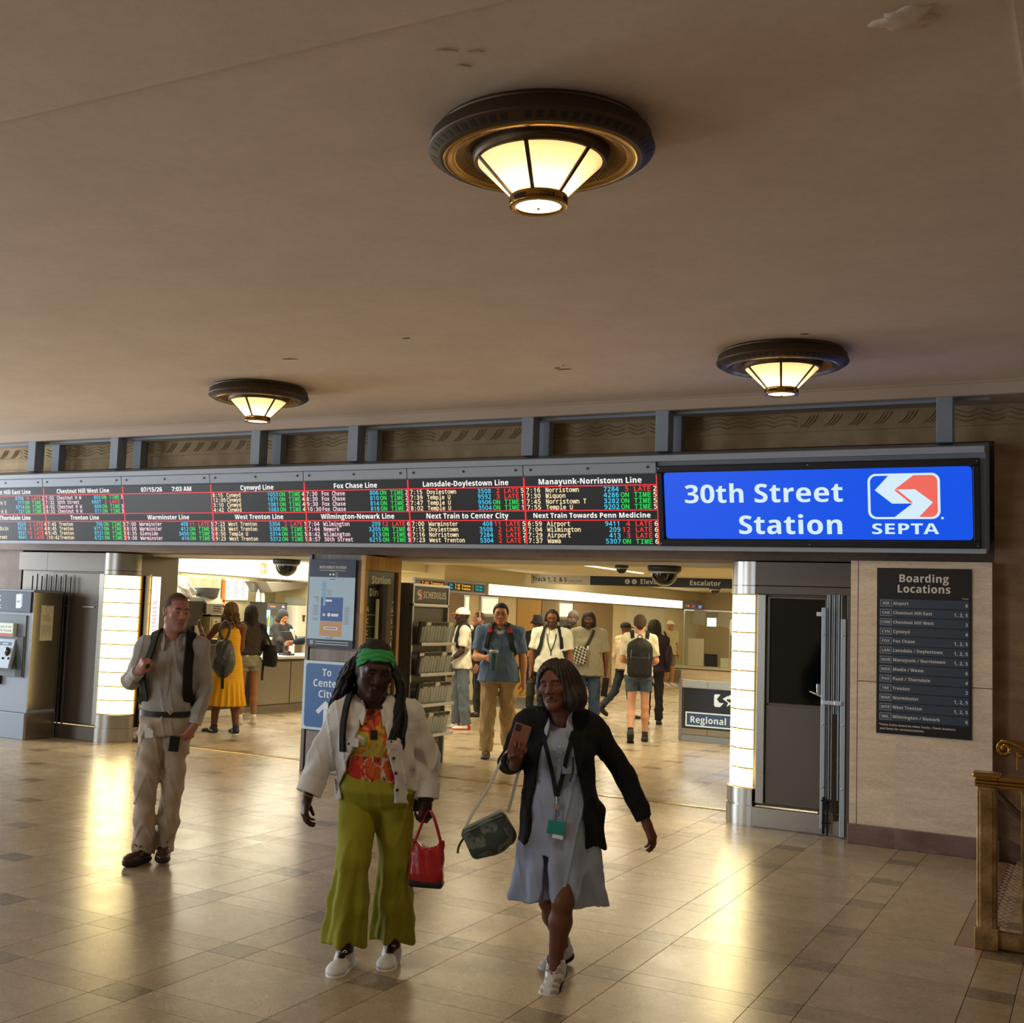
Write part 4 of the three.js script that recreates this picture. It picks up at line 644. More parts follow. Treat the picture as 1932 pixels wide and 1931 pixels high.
{
  const t = thing('donut_sign', 'tall narrow white lightbox with vertical DONUTS lettering beside the glowing column', 'sign', [-10.0, 1.2, -11.36]);
  part(t, 'box', rbox(0.1, 1.62, 0.17, 0.006, -0.055, 0, 0), M.offwhite);
  part(t, 'trim', rbox(0.03, 1.66, 0.02, 0.004, -0.005, 0, 0.1), M.brass); part(t, 'base', rbox(0.1, 0.4, 0.17, 0.004, -0.055, -1.0, 0), M.steel);
  part(t, 'lit_face', face(0.16, 1.6).rotateY(Math.PI / 2).translate(-0.003, 0, 0), new THREE.MeshStandardMaterial({ color: 0xffffff, emissive: 0xffffff, emissiveIntensity: 1.5, emissiveMap: canvasTex(128, 1280, (g) => { g.fillStyle = '#fffdf4'; g.fillRect(0, 0, 128, 1280); g.save(); g.translate(94, 1240); g.rotate(-Math.PI / 2); g.font = 'bold 92px sans-serif'; g.fillStyle = '#f08a3c'; g.fillText("DUNKIN'", 60, 0, 500); g.fillStyle = '#e2607e'; g.fillText('DONUTS', 640, 0, 540); g.restore(); }) }));
}
// ribbed tile screen at the end of the shop
{
  const t = thing('ribbed_screen', 'ribbed tan tile screen wall beside the donut sign', 'screen wall', [-12.3, 0, -14.15]);
  part(t, 'panel', rbox(0.08, 2.4, 1.3, 0.004, -0.05, 1.2, 0.3), std(0x8d8260, 0.6));
  for (let i = 0; i < 22; i++) part(t, 'rib', rbox(0.03, 2.3, 0.022, 0.004, 0.0, 1.2, -0.3 + i * 0.057), std(0xb3a987, 0.5));
  for (const y of [0.6, 0.98, 1.36, 1.74, 2.1]) part(t, 'joint', rbox(0.036, 0.02, 1.3, 0.003, 0.0, y, 0.3), std(0x4a4433, 0.7));
  part(t, 'end_post', rbox(0.1, 2.4, 0.09, 0.006, -0.01, 1.2, -0.4), std(0xb79c54, 0.5));
}
// menu boards
for (const [z, w, c, l] of [[-17.83, 1.02, '#ffe9a2', 'warm yellow lit menu board on the shop back wall'], [-18.82, 0.8, '#f4f6ee', 'white lit menu board on the shop back wall']]) {
  const t = thing('menu_board', l, 'menu board', [-14.56, 1.98, z]);
  part(t, 'frame', rbox(0.05, 0.42, w, 0.006), M.offwhite);
  part(t, 'print', face(w - 0.04, 0.38).rotateY(Math.PI / 2).translate(0.027, 0, 0), screen(canvasTex(512, 200, (g, W, H) => { g.fillStyle = c; g.fillRect(0, 0, W, H); g.fillStyle = '#a08a50'; for (let k = 0; k < 3; k++) for (let r = 0; r < 9; r++) g.fillRect(30 + k * 165, 20 + r * 19, 60 + ((r * 37 + k * 53) % 60), 4); }), 1.3));
}
solo('menu_bracket', 'orange bracket strip between the two lit menu boards', 'bracket', merge([rbox(0.05, 0.7, 0.06, 0.004), rbox(0.05, 0.05, 0.16, 0.004, 0, -0.05, 0.06), rbox(0.05, 0.05, 0.16, 0.004, 0, -0.15, 0.06)]), std(0xb5622c, 0.6), [-14.5, 1.8, -18.38]);
// counters
{
  const t = thing('shop_counter', 'stainless steel shop counter with pale worktop and dark seams', 'counter', [-11.85, 0, -17.05]);
  part(t, 'worktop', rbox(0.72, 0.045, 3.2, 0.008, 0, 0.865, 0), M.white);
  part(t, 'apron', rbox(0.56, 0.04, 3.15, 0.004, -0.02, 0.82, 0), M.steelDark);
  for (let i = 0; i < 3; i++) part(t, 'front_panel', rbox(0.03, 0.68, 1.03, 0.004, 0.28, 0.46, 1.05 - i * 1.05), M.steel);
  part(t, 'carcass', span(-0.3, 0.26, 0.1, 0.8, -1.56, 1.56), M.steelDark); part(t, 'toe_kick', span(-0.28, 0.16, 0.0, 0.1, -1.55, 1.55), M.steel);
  const u = thing('shop_counter', 'dark brown coffee station counter in front of the yellow dress woman', 'counter', [-11.9, 0, -14.3]);
  part(u, 'carcass', rbox(0.62, 1.02, 1.9, 0.006, 0, 0.53, 0), M.brownWood); part(u, 'worktop', rbox(0.68, 0.05, 1.96, 0.008, 0, 1.06, 0), std(0x3b2a1e, 0.4)); part(u, 'toe_kick', rbox(0.66, 0.1, 1.94, 0.004, 0.02, 0.05, 0), M.offwhite);
}
// coffee station
{
  const t = thing('coffee_dispenser', 'clear fronted drink dispenser box on the coffee station', 'dispenser', [-11.85, 1.085, -14.78]);
  part(t, 'base', rbox(0.36, 0.06, 0.5, 0.006, 0, 0.03, 0), M.black); part(t, 'case', rbox(0.34, 0.34, 0.5, 0.01, -0.01, 0.25, 0), std(0xb9b08c, 0.4)); part(t, 'window', rbox(0.01, 0.28, 0.42, 0.004, 0.168, 0.25, 0), std(0xcfc9ac, 0.25));
  for (const z of [-0.12, 0, 0.12]) part(t, 'spout', merge([cyl(0.02, 0.02, 0.1, 10, 0.18, 0.3, z), rbox(0.05, 0.02, 0.04, 0.004, 0.18, 0.22, z)]), M.steel);
  part(t, 'frame', rbox(0.36, 0.03, 0.52, 0.004, 0, 0.43, 0), M.black);
  const b = thing('coffee_brewer', 'stainless coffee brewer head with louvres on top of the dispenser', 'brewer', [-11.85, 1.535, -14.62]);
  part(b, 'body', rbox(0.34, 0.16, 0.4, 0.01, 0, 0.08, 0), M.steel); part(b, 'hood', extrude([[-0.17, 0], [0.17, 0], [0.1, 0.09], [-0.17, 0.09]], 0.4, 0.004).translate(0, 0.16, -0.2), M.steelBright);
  for (let i = 0; i < 3; i++) part(b, 'louvre', rbox(0.01, 0.012, 0.16, 0.002, 0.174, 0.05 + i * 0.035, -0.05), M.black);
  const g = thing('bus_tub', 'grey plastic tub standing on top of the coffee brewer', 'tub', [-11.85, 1.79, -14.62]);
  part(g, 'tub', lathe([[0.001, 0], [0.15, 0], [0.18, 0.13], [0.195, 0.14], [0.19, 0.145], [0.17, 0.135], [0.14, 0.02], [0.001, 0.02]], 20).scale(0.9, 1, 1.3), std(0x7d828a, 0.7)); part(g, 'rim', new THREE.TorusGeometry(0.186, 0.01, 6, 24).rotateX(Math.PI / 2).scale(0.9, 1, 1.3).translate(0, 0.14, 0), std(0x8d9299, 0.6));
  const bag = new THREE.IcosahedronGeometry(0.16, 4), bp = bag.attributes.position; for (let i = 0; i < bp.count; i++) { const v = V(bp.getX(i), bp.getY(i), bp.getZ(i)), k = 1 + 0.16 * Math.sin(v.x * 31 + v.y * 17) + 0.14 * Math.sin(v.z * 37 - v.y * 23) + (v.y > 0.09 ? 1.1 * (v.y - 0.09) * 6 * Math.max(0, Math.cos(Math.atan2(v.z, v.x) - 2.2)) : 0); bp.setXYZ(i, v.x * k, v.y * k * 0.8 + (v.y > 0.1 ? 0.05 : 0), v.z * k * 1.3); } bag.computeVertexNormals();
  solo('plastic_bag', 'crumpled white plastic bag beside the grey tub on the coffee station', 'bag', bag, std(0xe6eaf2, 0.45), [-11.9, 1.87, -14.1]);
  solo('shelf_box', 'dark equipment housing under the white plastic bag', 'housing', merge([rbox(0.4, 0.64, 0.42, 0.01, 0, 0.32, 0)]), std(0x2d2420, 0.5), [-11.92, 1.085, -14.18]);
  const tm = thing('travel_mug', 'cream handled travel mug standing beside the drink dispenser', 'mug', [-11.66, 1.085, -14.22]);
  part(tm, 'cup', lathe([[0.001, 0], [0.036, 0], [0.04, 0.1], [0.055, 0.13], [0.058, 0.27], [0.05, 0.275], [0.001, 0.275]], 20), M.offwhite); part(tm, 'handle', new THREE.TorusGeometry(0.055, 0.012, 6, 16, Math.PI).rotateZ(-Math.PI / 2).rotateY(Math.PI / 2).translate(0, 0.2, -0.055), M.offwhite); part(tm, 'straw', cyl(0.005, 0.005, 0.1, 6, 0.01, 0.31, 0), M.offwhite);
}
// back of the shop: cooler, hood, bottles, tills
{
  const t = thing('drinks_cooler', 'black framed drinks cooler with lit bottles on the back counter', 'cooler', [-13.95, 1.1, -19.1]);
  part(t, 'cabinet', merge([rbox(0.4, 0.66, 0.02, 0.004, 0, 0.33, 0.33), rbox(0.4, 0.66, 0.02, 0.004, 0, 0.33, -0.33), rbox(0.4, 0.02, 0.66, 0.004, 0, 0.65, 0), rbox(0.4, 0.02, 0.66, 0.004, 0, 0.01, 0), rbox(0.02, 0.66, 0.66, 0.004, -0.2, 0.33, 0)]), M.black);
  part(t, 'header', rbox(0.03, 0.13, 0.64, 0.004, 0.19, 0.58, 0), std(0x3a4450, 0.4)); part(t, 'roundel', new THREE.SphereGeometry(0.045, 16, 10).scale(0.2, 1, 1).translate(0.208, 0.58, -0.2), print(canvasTex(64, 64, (g) => { g.fillStyle = '#d5dbe2'; g.fillRect(0, 0, 64, 64); g.fillStyle = '#c23a3a'; g.fillRect(0, 0, 64, 26); g.fillStyle = '#2b4fa8'; g.fillRect(0, 38, 64, 26); }))); part(t, 'header_text', rbox(0.004, 0.03, 0.18, 0.001, 0.207, 0.58, 0.14), std(0xc46a3a, 0.5));
  part(t, 'lit_back', rbox(0.01, 0.48, 0.6, 0.002, -0.17, 0.27, 0), glow(new THREE.Color().setRGB(0.5, 0.85, 1), 1.6, 0xbfe6f4)); part(t, 'shelf', rbox(0.3, 0.01, 0.62, 0.002, 0, 0.2, 0), M.steelBright); part(t, 'glass_door', rbox(0.008, 0.49, 0.62, 0.002, 0.195, 0.27, 0), M.glass);
  [0x9c7a2a, 0x2a6b7a, 0xd8c24a, 0x4a8a9a, 0x7a4a2a, 0x35707a].forEach((c, i) => { const b = solo('drink_bottle', 'drink bottle with ' + ['amber', 'teal', 'yellow', 'pale blue', 'brown', 'dark green'][i] + ' contents inside the lit cooler', 'bottle', lathe([[0.001, 0], [0.028, 0], [0.03, 0.02], [0.03, 0.13], [0.012, 0.18], [0.012, 0.2], [0.001, 0.2]], 12), std(c, 0.25), [-13.9, 1.307, -18.87 - i * 0.092], null, 'bottles in the drinks cooler'); });
}
{
  const t = thing('extractor_hood', 'sloped grey extractor hood above the back counter', 'extractor hood', [-14.2, 1.98, -19.4]);
  part(t, 'canopy', metric(extrude([[-0.75, 0.16], [0.7, 0.2], [0.55, 0.1], [-0.55, -0.02]], 0.5, 0.01).rotateY(Math.PI / 2)), std(0x6d6a63, 0.5)); part(t, 'vent', rbox(0.1, 0.14, 0.16, 0.01, 0.2, 0.05, 0.72), std(0x4a4844, 0.5)); part(t, 'duct', rbox(0.4, 0.5, 0.4, 0.01, 0.1, 0.35, -0.2), M.steelDark);
  const c = thing('back_counter', 'pale back counter under the drinks cooler', 'counter', [-14.1, 0, -18.6]); part(c, 'worktop', rbox(0.7, 0.05, 3.0, 0.006, 0, 1.07, 0), std(0xcfcab4, 0.4)); part(c, 'carcass', rbox(0.62, 1.04, 2.95, 0.006, -0.02, 0.52, 0), M.steelDark);
  [-18.75, -18.9].forEach((z, i) => { const b = thing('sauce_bottle', i ? 'short white capped bottle on top of the drinks cooler' : 'tall clear squeeze bottle with pointed cap on top of the cooler', 'bottle', [-13.95, 1.76, z]); part(b, 'flask', cyl(0.04, 0.042, i ? 0.14 : 0.16, 14, 0, i ? 0.07 : 0.08, 0), std(0xd3d4cc, 0.4)); part(b, 'cap', i ? cyl(0.03, 0.035, 0.03, 12, 0, 0.155, 0) : new THREE.ConeGeometry(0.035, 0.09, 12).translate(0, 0.205, 0), M.white); });
}
{
  const t = thing('till_terminal', 'black till terminal angled on the steel counter', 'till', [-11.72, 0.888, -16.62]);
  part(t, 'foot', rbox(0.2, 0.03, 0.2, 0.008, 0, 0.015, 0), M.black); part(t, 'stand', rbox(0.06, 0.2, 0.06, 0.008, -0.03, 0.12, 0), M.black); part(t, 'screen_case', rbox(0.05, 0.2, 0.28, 0.01).rotateZ(0.5).translate(0.0, 0.3, 0), M.black); part(t, 'card_reader', rbox(0.09, 0.05, 0.08, 0.008, 0.1, 0.05, 0.12), M.black);
  [[-17.02, 0.045, 0.42, 0xe9e9e4, 'tall stack of white paper cups on the steel counter'], [-16.86, 0.045, 0.32, 0xb3443e, 'stack of red paper cups on the steel counter']].forEach(([z, r, h, c, l]) => { const s = thing('cup_stack', l, 'cup stack', [-11.9, 0.888, z]); const m = std(c, 0.6); part(s, 'sleeve', cyl(r, r * 0.95, h, 20, 0, h / 2, 0), m); for (let k = 0; k < 6; k++) part(s, 'rim', new THREE.TorusGeometry(r, 0.004, 5, 18).rotateX(Math.PI / 2).translate(0, h - 0.012 * k, 0), m); });
  const s = thing('juice_dispenser', 'boxy white drink machine with clear hopper on the back counter', 'drink machine', [-13.95, 1.1, -20.0]); part(s, 'body', rbox(0.4, 0.62, 0.42, 0.02, 0, 0.31, 0), M.offwhite); part(s, 'hopper', rbox(0.3, 0.16, 0.34, 0.02, 0, 0.71, 0), M.acrylic); part(s, 'nozzle', merge([cyl(0.02, 0.02, 0.1, 10, 0.22, 0.36, 0), rbox(0.1, 0.03, 0.04, 0.004, 0.2, 0.42, 0)]), M.black);
  const m = thing('kitchen_monitor', 'small kitchen monitor showing blue screen behind the hooded server', 'monitor', [-14.3, 1.42, -19.75]); part(m, 'case', rbox(0.05, 0.24, 0.36, 0.008), M.black); part(m, 'display', face(0.16, 0.16).rotateY(Math.PI / 2).translate(0.028, 0, -0.07), screen(canvasTex(64, 64, (g) => { g.fillStyle = '#6aa6d8'; g.fillRect(0, 0, 64, 64); g.fillStyle = '#e86a2a'; g.fillRect(0, 0, 20, 12); }), 1)); part(m, 'arm', cyl(0.015, 0.015, 0.24, 8, -0.03, -0.21, 0), M.black);
}
// ---------------------------------------------------------------- ticket machine
{
  const t = thing('ticket_machine', 'grey self-service ticket machine with stainless side panel', 'ticket machine', [-11.56, 0, -10.6]);
  const w = 1.03, x1 = w / 2 - 0.01;
  part(t, 'cabinet', merge([rbox(w, 1.47, 0.46, 0.012, 0, 1.045, -0.01), rbox(w - 0.02, 0.31, 0.5, 0.008, 0, 0.155, -0.01)]), std(0x8d99a6, 0.42));
  part(t, 'side_panel', rbox(0.012, 1.4, 0.46, 0.003, w / 2 + 0.002, 1.05, -0.01), M.steelSide); part(t, 'side_panel', rbox(0.012, 0.29, 0.46, 0.003, w / 2 - 0.006, 0.155, -0.01), M.steelSide);
  part(t, 'header', rbox(w - 0.03, 0.25, 0.02, 0.004, 0, 1.63, 0.235), M.navy);
  part(t, 'header_print', face(w - 0.04, 0.24).translate(0, 1.63, 0.2465), print(canvasTex(820, 200, (g, W, H) => { g.fillStyle = '#1c3144'; g.fillRect(0, 0, W, H); g.fillStyle = '#dfe8ee'; g.font = 'bold 96px sans-serif'; g.textAlign = 'right'; g.fillText('TICKETS', 396, 110); g.fillRect(290, 140, 110, 8); g.fillRect(310, 164, 96, 8); g.save(); g.translate(612, 26); g.rotate(-0.04); g.fillStyle = '#9fb6c4'; g.fillRect(24, -4, 66, 130); g.fillStyle = '#e4edf2'; g.fillRect(0, 0, 72, 140); g.fillStyle = '#25384a'; g.font = 'bold 30px sans-serif'; g.textAlign = 'center'; g.fillText('KEY', 36, 84); g.restore(); })));
  part(t, 'recess', rbox(w - 0.12, 0.74, 0.02, 0.004, -0.02, 1.1, 0.228), std(0x5f6b70, 0.5));
  const sc = part(t, 'screen_housing', rbox(0.56, 0.16, 0.06, 0.008, 0.0, 1.29, 0.26), M.white);
  part(sc, 'notice_print', face(0.54, 0.15).translate(0, 1.29, 0.2915), print(canvasTex(540, 150, (g, W, H) => { g.fillStyle = '#dbe8d2'; g.fillRect(0, 0, W, H); g.fillStyle = '#c23b3a'; g.fillRect(0, 118, W, 32); g.fillStyle = '#3a4a44'; g.font = 'bold 38px sans-serif'; g.textAlign = 'right'; g.fillText('Tap to pay at the', 520, 52); g.fillText('turnstile instead', 520, 98); })));
  const pan = part(t, 'control_panel', rbox(0.62, 0.36, 0.05, 0.006).rotateX(-0.25).translate(-0.02, 1.0, 0.27), std(0xaebcc8, 0.4));
  part(pan, 'panel_print', face(0.6, 0.34).rotateX(-0.25).translate(-0.02, 1.008, 0.2965), print(canvasTex(600, 340, (g, W, H) => { g.fillStyle = '#a9bccd'; g.fillRect(0, 0, W, H); g.fillStyle = '#20306e'; g.fillRect(10, 30, 320, 40); g.fillRect(360, 30, 210, 46); g.fillStyle = '#e8ecef'; g.font = 'bold 28px sans-serif'; g.fillText('INSERT', 410, 64); g.fillStyle = '#2a3aa0'; g.fillRect(20, 90, 300, 230); g.fillStyle = '#dfe6ea'; g.fillRect(250, 180, 60, 60); })));
  part(pan, 'coin_slot', new THREE.SphereGeometry(0.055, 18, 12).scale(0.8, 1, 0.4).translate(0.21, 1.03, 0.3), M.blackGloss); part(pan, 'keypad', rbox(0.05, 0.06, 0.03, 0.006, 0.16, 0.93, 0.3), M.blackGloss); part(pan, 'card_slot', rbox(0.04, 0.07, 0.03, 0.01, 0.25, 0.93, 0.3), M.blackGloss);
  part(t, 'side_slot', rbox(0.12, 0.48, 0.02, 0.006, 0.36, 0.98, 0.238), std(0x363d33, 0.3)); part(t, 'tray', rbox(0.34, 0.1, 0.03, 0.01, -0.1, 0.68, 0.24), M.blackGloss);
  const n = solo('taped_notice', 'taped paper notice on the stainless side of the ticket machine', 'notice', rbox(0.003, 0.42, 0.2, 0.001), M.paper, [-11.56 + w / 2 + 0.012, 1.385, -10.6]);
  part(n, 'print', face(0.196, 0.416).rotateY(Math.PI / 2).translate(0.0022, 0, 0), print(canvasTex(200, 420, (g, W, H) => { g.fillStyle = '#e2dcc6'; g.fillRect(0, 0, W, H); g.strokeStyle = '#6a6248'; g.lineWidth = 4; g.beginPath(); g.roundRect(80, 6, 60, 100, 26); g.stroke(); g.fillStyle = '#6a6248'; for (let r = 0; r < 3; r++) g.fillRect(24 + (r * 13) % 30, 120 + r * 26, 110 + (r * 41) % 40, 6); for (let r = 0; r < 7; r++) g.fillRect(24 + r * 23, 230, 5, 150 - (r * 37) % 50); }), 0.8));
  part(n, 'tape', merge([rbox(0.002, 0.03, 0.08, 0.001, 0.002, 0.2, 0.06), rbox(0.002, 0.025, 0.08, 0.001, 0.002, -0.2, 0.05)]), std(0xe4dcb4, 0.3));
}
// ---------------------------------------------------------------- figures: distance fields meshed as surface nets
const sub3 = (a, b) => [a[0] - b[0], a[1] - b[1], a[2] - b[2]], add3 = (a, b) => [a[0] + b[0], a[1] + b[1], a[2] + b[2]], mul3 = (a, k) => [a[0] * k, a[1] * k, a[2] * k];
const len3 = (a) => Math.hypot(a[0], a[1], a[2]), unit3 = (a) => mul3(a, 1 / (len3(a) || 1)), dot3 = (a, b) => a[0] * b[0] + a[1] * b[1] + a[2] * b[2];
const cross3 = (a, b) => [a[1] * b[2] - a[2] * b[1], a[2] * b[0] - a[0] * b[2], a[0] * b[1] - a[1] * b[0]];
const mix3 = (a, b, t) => [a[0] + (b[0] - a[0]) * t, a[1] + (b[1] - a[1]) * t, a[2] + (b[2] - a[2]) * t], lerp = (a, b, t) => a + (b - a) * t;
// primitives { lo, hi, f }
function cap(a, b, ra, rb = ra) {
  const bx_ = b[0] - a[0], by_ = b[1] - a[1], bz_ = b[2] - a[2], bb = bx_ * bx_ + by_ * by_ + bz_ * bz_ || 1e-9, r = Math.max(ra, rb);
  return { lo: [0, 1, 2].map((i) => Math.min(a[i], b[i]) - r), hi: [0, 1, 2].map((i) => Math.max(a[i], b[i]) + r), f: (x, y, z) => { const px = x - a[0], py = y - a[1], pz = z - a[2]; let h = (px * bx_ + py * by_ + pz * bz_) / bb; h = h < 0 ? 0 : h > 1 ? 1 : h; return Math.hypot(px - bx_ * h, py - by_ * h, pz - bz_ * h) - (ra + (rb - ra) * h); } };
}
function ell(c, r, ax) {   // ellipsoid, ax = optional [right, up, forward]
  const m = Math.max(...r), s = Math.min(...r);
  return { lo: c.map((v) => v - m), hi: c.map((v) => v + m), f: (x, y, z) => { let px = x - c[0], py = y - c[1], pz = z - c[2]; if (ax) { const q = [px, py, pz]; px = dot3(q, ax[0]); py = dot3(q, ax[1]); pz = dot3(q, ax[2]); } const k0 = Math.hypot(px / r[0], py / r[1], pz / r[2]), k1 = Math.hypot(px / (r[0] * r[0]), py / (r[1] * r[1]), pz / (r[2] * r[2])); return k1 < 1e-9 ? -s : k0 * (k0 - 1) / k1; } };
}
function rboxP(c, h, r, ax = [[1, 0, 0], [0, 1, 0], [0, 0, 1]]) {
  const m = Math.hypot(...h);
  return { lo: c.map((v) => v - m), hi: c.map((v) => v + m), f: (x, y, z) => { const q = [x - c[0], y - c[1], z - c[2]], a = Math.abs(dot3(q, ax[0])) - h[0] + r, b = Math.abs(dot3(q, ax[1])) - h[1] + r, d = Math.abs(dot3(q, ax[2])) - h[2] + r; return Math.hypot(Math.max(a, 0), Math.max(b, 0), Math.max(d, 0)) + Math.min(Math.max(a, b, d), 0) - r; } };
}
// stack of elliptical sections: secs = [y, cx, cz, a, b], yaw = facing of the body (0 = +z, pi/2 = +x)
function loft(secs, yaw, pow = 2.3, disp) {
  const s = [...secs].sort((p, q) => p[0] - q[0]), y0 = s[0][0], y1 = s[s.length - 1][0], c = Math.cos(yaw), n = Math.sin(yaw), m = Math.max(...s.map((q) => Math.max(q[3], q[4]))) + 0.03;
  const xs = s.map((q) => q[1]), zs = s.map((q) => q[2]);
  return { lo: [Math.min(...xs) - m, y0 - 0.01, Math.min(...zs) - m], hi: [Math.max(...xs) + m, y1 + 0.01, Math.max(...zs) + m], f: (x, y, z) => {
    const yy = y < y0 ? y0 : y > y1 ? y1 : y; let i = 0; while (i < s.length - 2 && yy > s[i + 1][0]) i++;
    const p = s[i], q = s[i + 1]; let t = (yy - p[0]) / (q[0] - p[0]); const ts = t * t * (3 - 2 * t); t = 0.5 * t + 0.5 * ts;
    const dx = x - lerp(p[1], q[1], t), dz = z - lerp(p[2], q[2], t), a = lerp(p[3], q[3], t), b = lerp(p[4], q[4], t);
    const lx = dx * c - dz * n, lz = dx * n + dz * c;     // lx = towards the body's own left, lz = forward
    const rho = Math.pow(Math.pow(Math.abs(lx / a), pow) + Math.pow(Math.abs(lz / b), pow), 1 / pow);
    let d = (rho - 1) * Math.min(a, b) * (rho > 1 ? 0.5 * (1 + Math.max(a, b) / Math.min(a, b)) * 0.75 : 1);
    if (disp) d -= disp(lx, y, lz, Math.atan2(lx, lz));
    return Math.max(d, y - y1, y0 - y);
  } };
}
const smin = (a, b, k) => { const h = Math.max(k - Math.abs(a - b), 0) / k; return Math.min(a, b) - h * h * k * 0.25; };
const smax = (a, b, k) => -smin(-a, -b, k);
// build = list of [op, prim, k]; op: '+', '-', '&' (clip, prim is a function)
const sdfOf = (ops) => (x, y, z) => { let d = 10; for (const [o, p, k = 0.02] of ops) { if (o === '+') d = smin(d, p.f(x, y, z), k); else if (o === '-') d = smax(d, -p.f(x, y, z), k); else d = smax(d, p(x, y, z), k); } return d; };
function netMesh(ops, cell, opt = {}) {
  let lo = [1e9, 1e9, 1e9], hi = [-1e9, -1e9, -1e9];
  for (const [o, p] of ops) if (o === '+') { lo = lo.map((v, i) => Math.min(v, p.lo[i])); hi = hi.map((v, i) => Math.max(v, p.hi[i])); }
  if (opt.lo) lo = lo.map((v, i) => Math.max(v, opt.lo[i])); if (opt.hi) hi = hi.map((v, i) => Math.min(v, opt.hi[i]));
  const pad = cell * 3; lo = lo.map((v) => v - pad); hi = hi.map((v) => v + pad);
  const n = [0, 1, 2].map((i) => Math.ceil((hi[i] - lo[i]) / cell) + 1), [nx, ny, nz] = n, A = new Float32Array(nx * ny * nz).fill(1), sx = 1, sy = nx, sz = nx * ny;
  for (const [o, p, k = 0.02] of ops) {
    if (o === '&') { for (let iz = 0, q = 0; iz < nz; iz++) for (let iy = 0; iy < ny; iy++) for (let ix = 0; ix < nx; ix++, q++) if (A[q] < 0.06) A[q] = smax(A[q], p(lo[0] + ix * cell, lo[1] + iy * cell, lo[2] + iz * cell), k); continue; }
    const ex = k + cell * 3 + (o === '+' ? 0.03 : 0), a = [0, 1, 2].map((i) => Math.max(0, Math.floor((p.lo[i] - ex - lo[i]) / cell))), b = [0, 1, 2].map((i) => Math.min(n[i] - 1, Math.ceil((p.hi[i] + ex - lo[i]) / cell)));
    for (let iz = a[2]; iz <= b[2]; iz++) for (let iy = a[1]; iy <= b[1]; iy++) { let q = iz * sz + iy * sy + a[0]; for (let ix = a[0]; ix <= b[0]; ix++, q++) { const d = p.f(lo[0] + ix * cell, lo[1] + iy * cell, lo[2] + iz * cell); A[q] = o === '+' ? smin(A[q], d, k) : smax(A[q], -d, k); } }
  }
  const wr = opt.wrinkle; if (wr) for (let iz = 0, q = 0; iz < nz; iz++) for (let iy = 0; iy < ny; iy++) for (let ix = 0; ix < nx; ix++, q++) if (Math.abs(A[q]) < 0.04) A[q] += wr(lo[0] + ix * cell, lo[1] + iy * cell, lo[2] + iz * cell);
  const idx = new Int32Array(nx * ny * nz).fill(-1), pos = [], nor = [], tri = [];
  const E = [[0, 1], [0, 2], [0, 4], [1, 3], [1, 5], [2, 3], [2, 6], [3, 7], [4, 5], [4, 6], [5, 7], [6, 7]], off = [0, sx, sy, sx + sy, sz, sx + sz, sy + sz, sx + sy + sz], g = new Float32Array(8);
  for (let iz = 0; iz < nz - 1; iz++) for (let iy = 0; iy < ny - 1; iy++) for (let ix = 0; ix < nx - 1; ix++) {
    const q = iz * sz + iy * sy + ix; let m = 0; for (let c = 0; c < 8; c++) { g[c] = A[q + off[c]]; if (g[c] < 0) m |= 1 << c; } if (m === 0 || m === 255) continue;
    let x = 0, y = 0, z = 0, k = 0;
    for (const [a, b] of E) { if ((g[a] < 0) === (g[b] < 0)) continue; const t = g[a] / (g[a] - g[b]); x += (a & 1) + ((b & 1) - (a & 1)) * t; y += (a >> 1 & 1) + ((b >> 1 & 1) - (a >> 1 & 1)) * t; z += (a >> 2) + ((b >> 2) - (a >> 2)) * t; k++; }
    x /= k; y /= k; z /= k;
    idx[q] = pos.length / 3; pos.push(lo[0] + (ix + x) * cell, lo[1] + (iy + y) * cell, lo[2] + (iz + z) * cell);
    const gx = lerp(lerp(g[1] - g[0], g[3] - g[2], y), lerp(g[5] - g[4], g[7] - g[6], y), z), gy = lerp(lerp(g[2] - g[0], g[3] - g[1], x), lerp(g[6] - g[4], g[7] - g[5], x), z), gz = lerp(lerp(g[4] - g[0], g[5] - g[1], x), lerp(g[6] - g[2], g[7] - g[3], x), y), l = Math.hypot(gx, gy, gz) || 1;
    nor.push(gx / l, gy / l, gz / l);
  }
  const quad = (a, b, c, d, f) => { if (a < 0 || b < 0 || c < 0 || d < 0) return; f ? tri.push(a, b, c, a, c, d) : tri.push(a, c, b, a, d, c); };
  for (let iz = 1; iz < nz - 1; iz++) for (let iy = 1; iy < ny - 1; iy++) for (let ix = 1; ix < nx - 1; ix++) {
    const q = iz * sz + iy * sy + ix, s = A[q] < 0;
    if (s !== A[q + sx] < 0) quad(idx[q - sy - sz], idx[q - sz], idx[q], idx[q - sy], s);
    if (s !== A[q + sy] < 0) quad(idx[q - sx - sz], idx[q - sx], idx[q], idx[q - sz], s);
    if (s !== A[q + sz] < 0) quad(idx[q - sx - sy], idx[q - sy], idx[q], idx[q - sx], s);
  }
  const G = new THREE.BufferGeometry(); G.setAttribute('position', new THREE.BufferAttribute(new Float32Array(pos), 3)); G.setAttribute('normal', new THREE.BufferAttribute(new Float32Array(nor), 3)); G.setIndex(tri);
  const uv = new Float32Array(pos.length / 3 * 2), col = opt.color ? new Float32Array(pos.length) : null;
  for (let i = 0; i < pos.length / 3; i++) { const x = pos[3 * i], y = pos[3 * i + 1], z = pos[3 * i + 2]; uv[2 * i] = (x + z) * 1.0; uv[2 * i + 1] = y; if (col) { const c = opt.color(x, y, z, nor[3 * i], nor[3 * i + 1], nor[3 * i + 2]); col[3 * i] = c[0]; col[3 * i + 1] = c[1]; col[3 * i + 2] = c[2]; } }
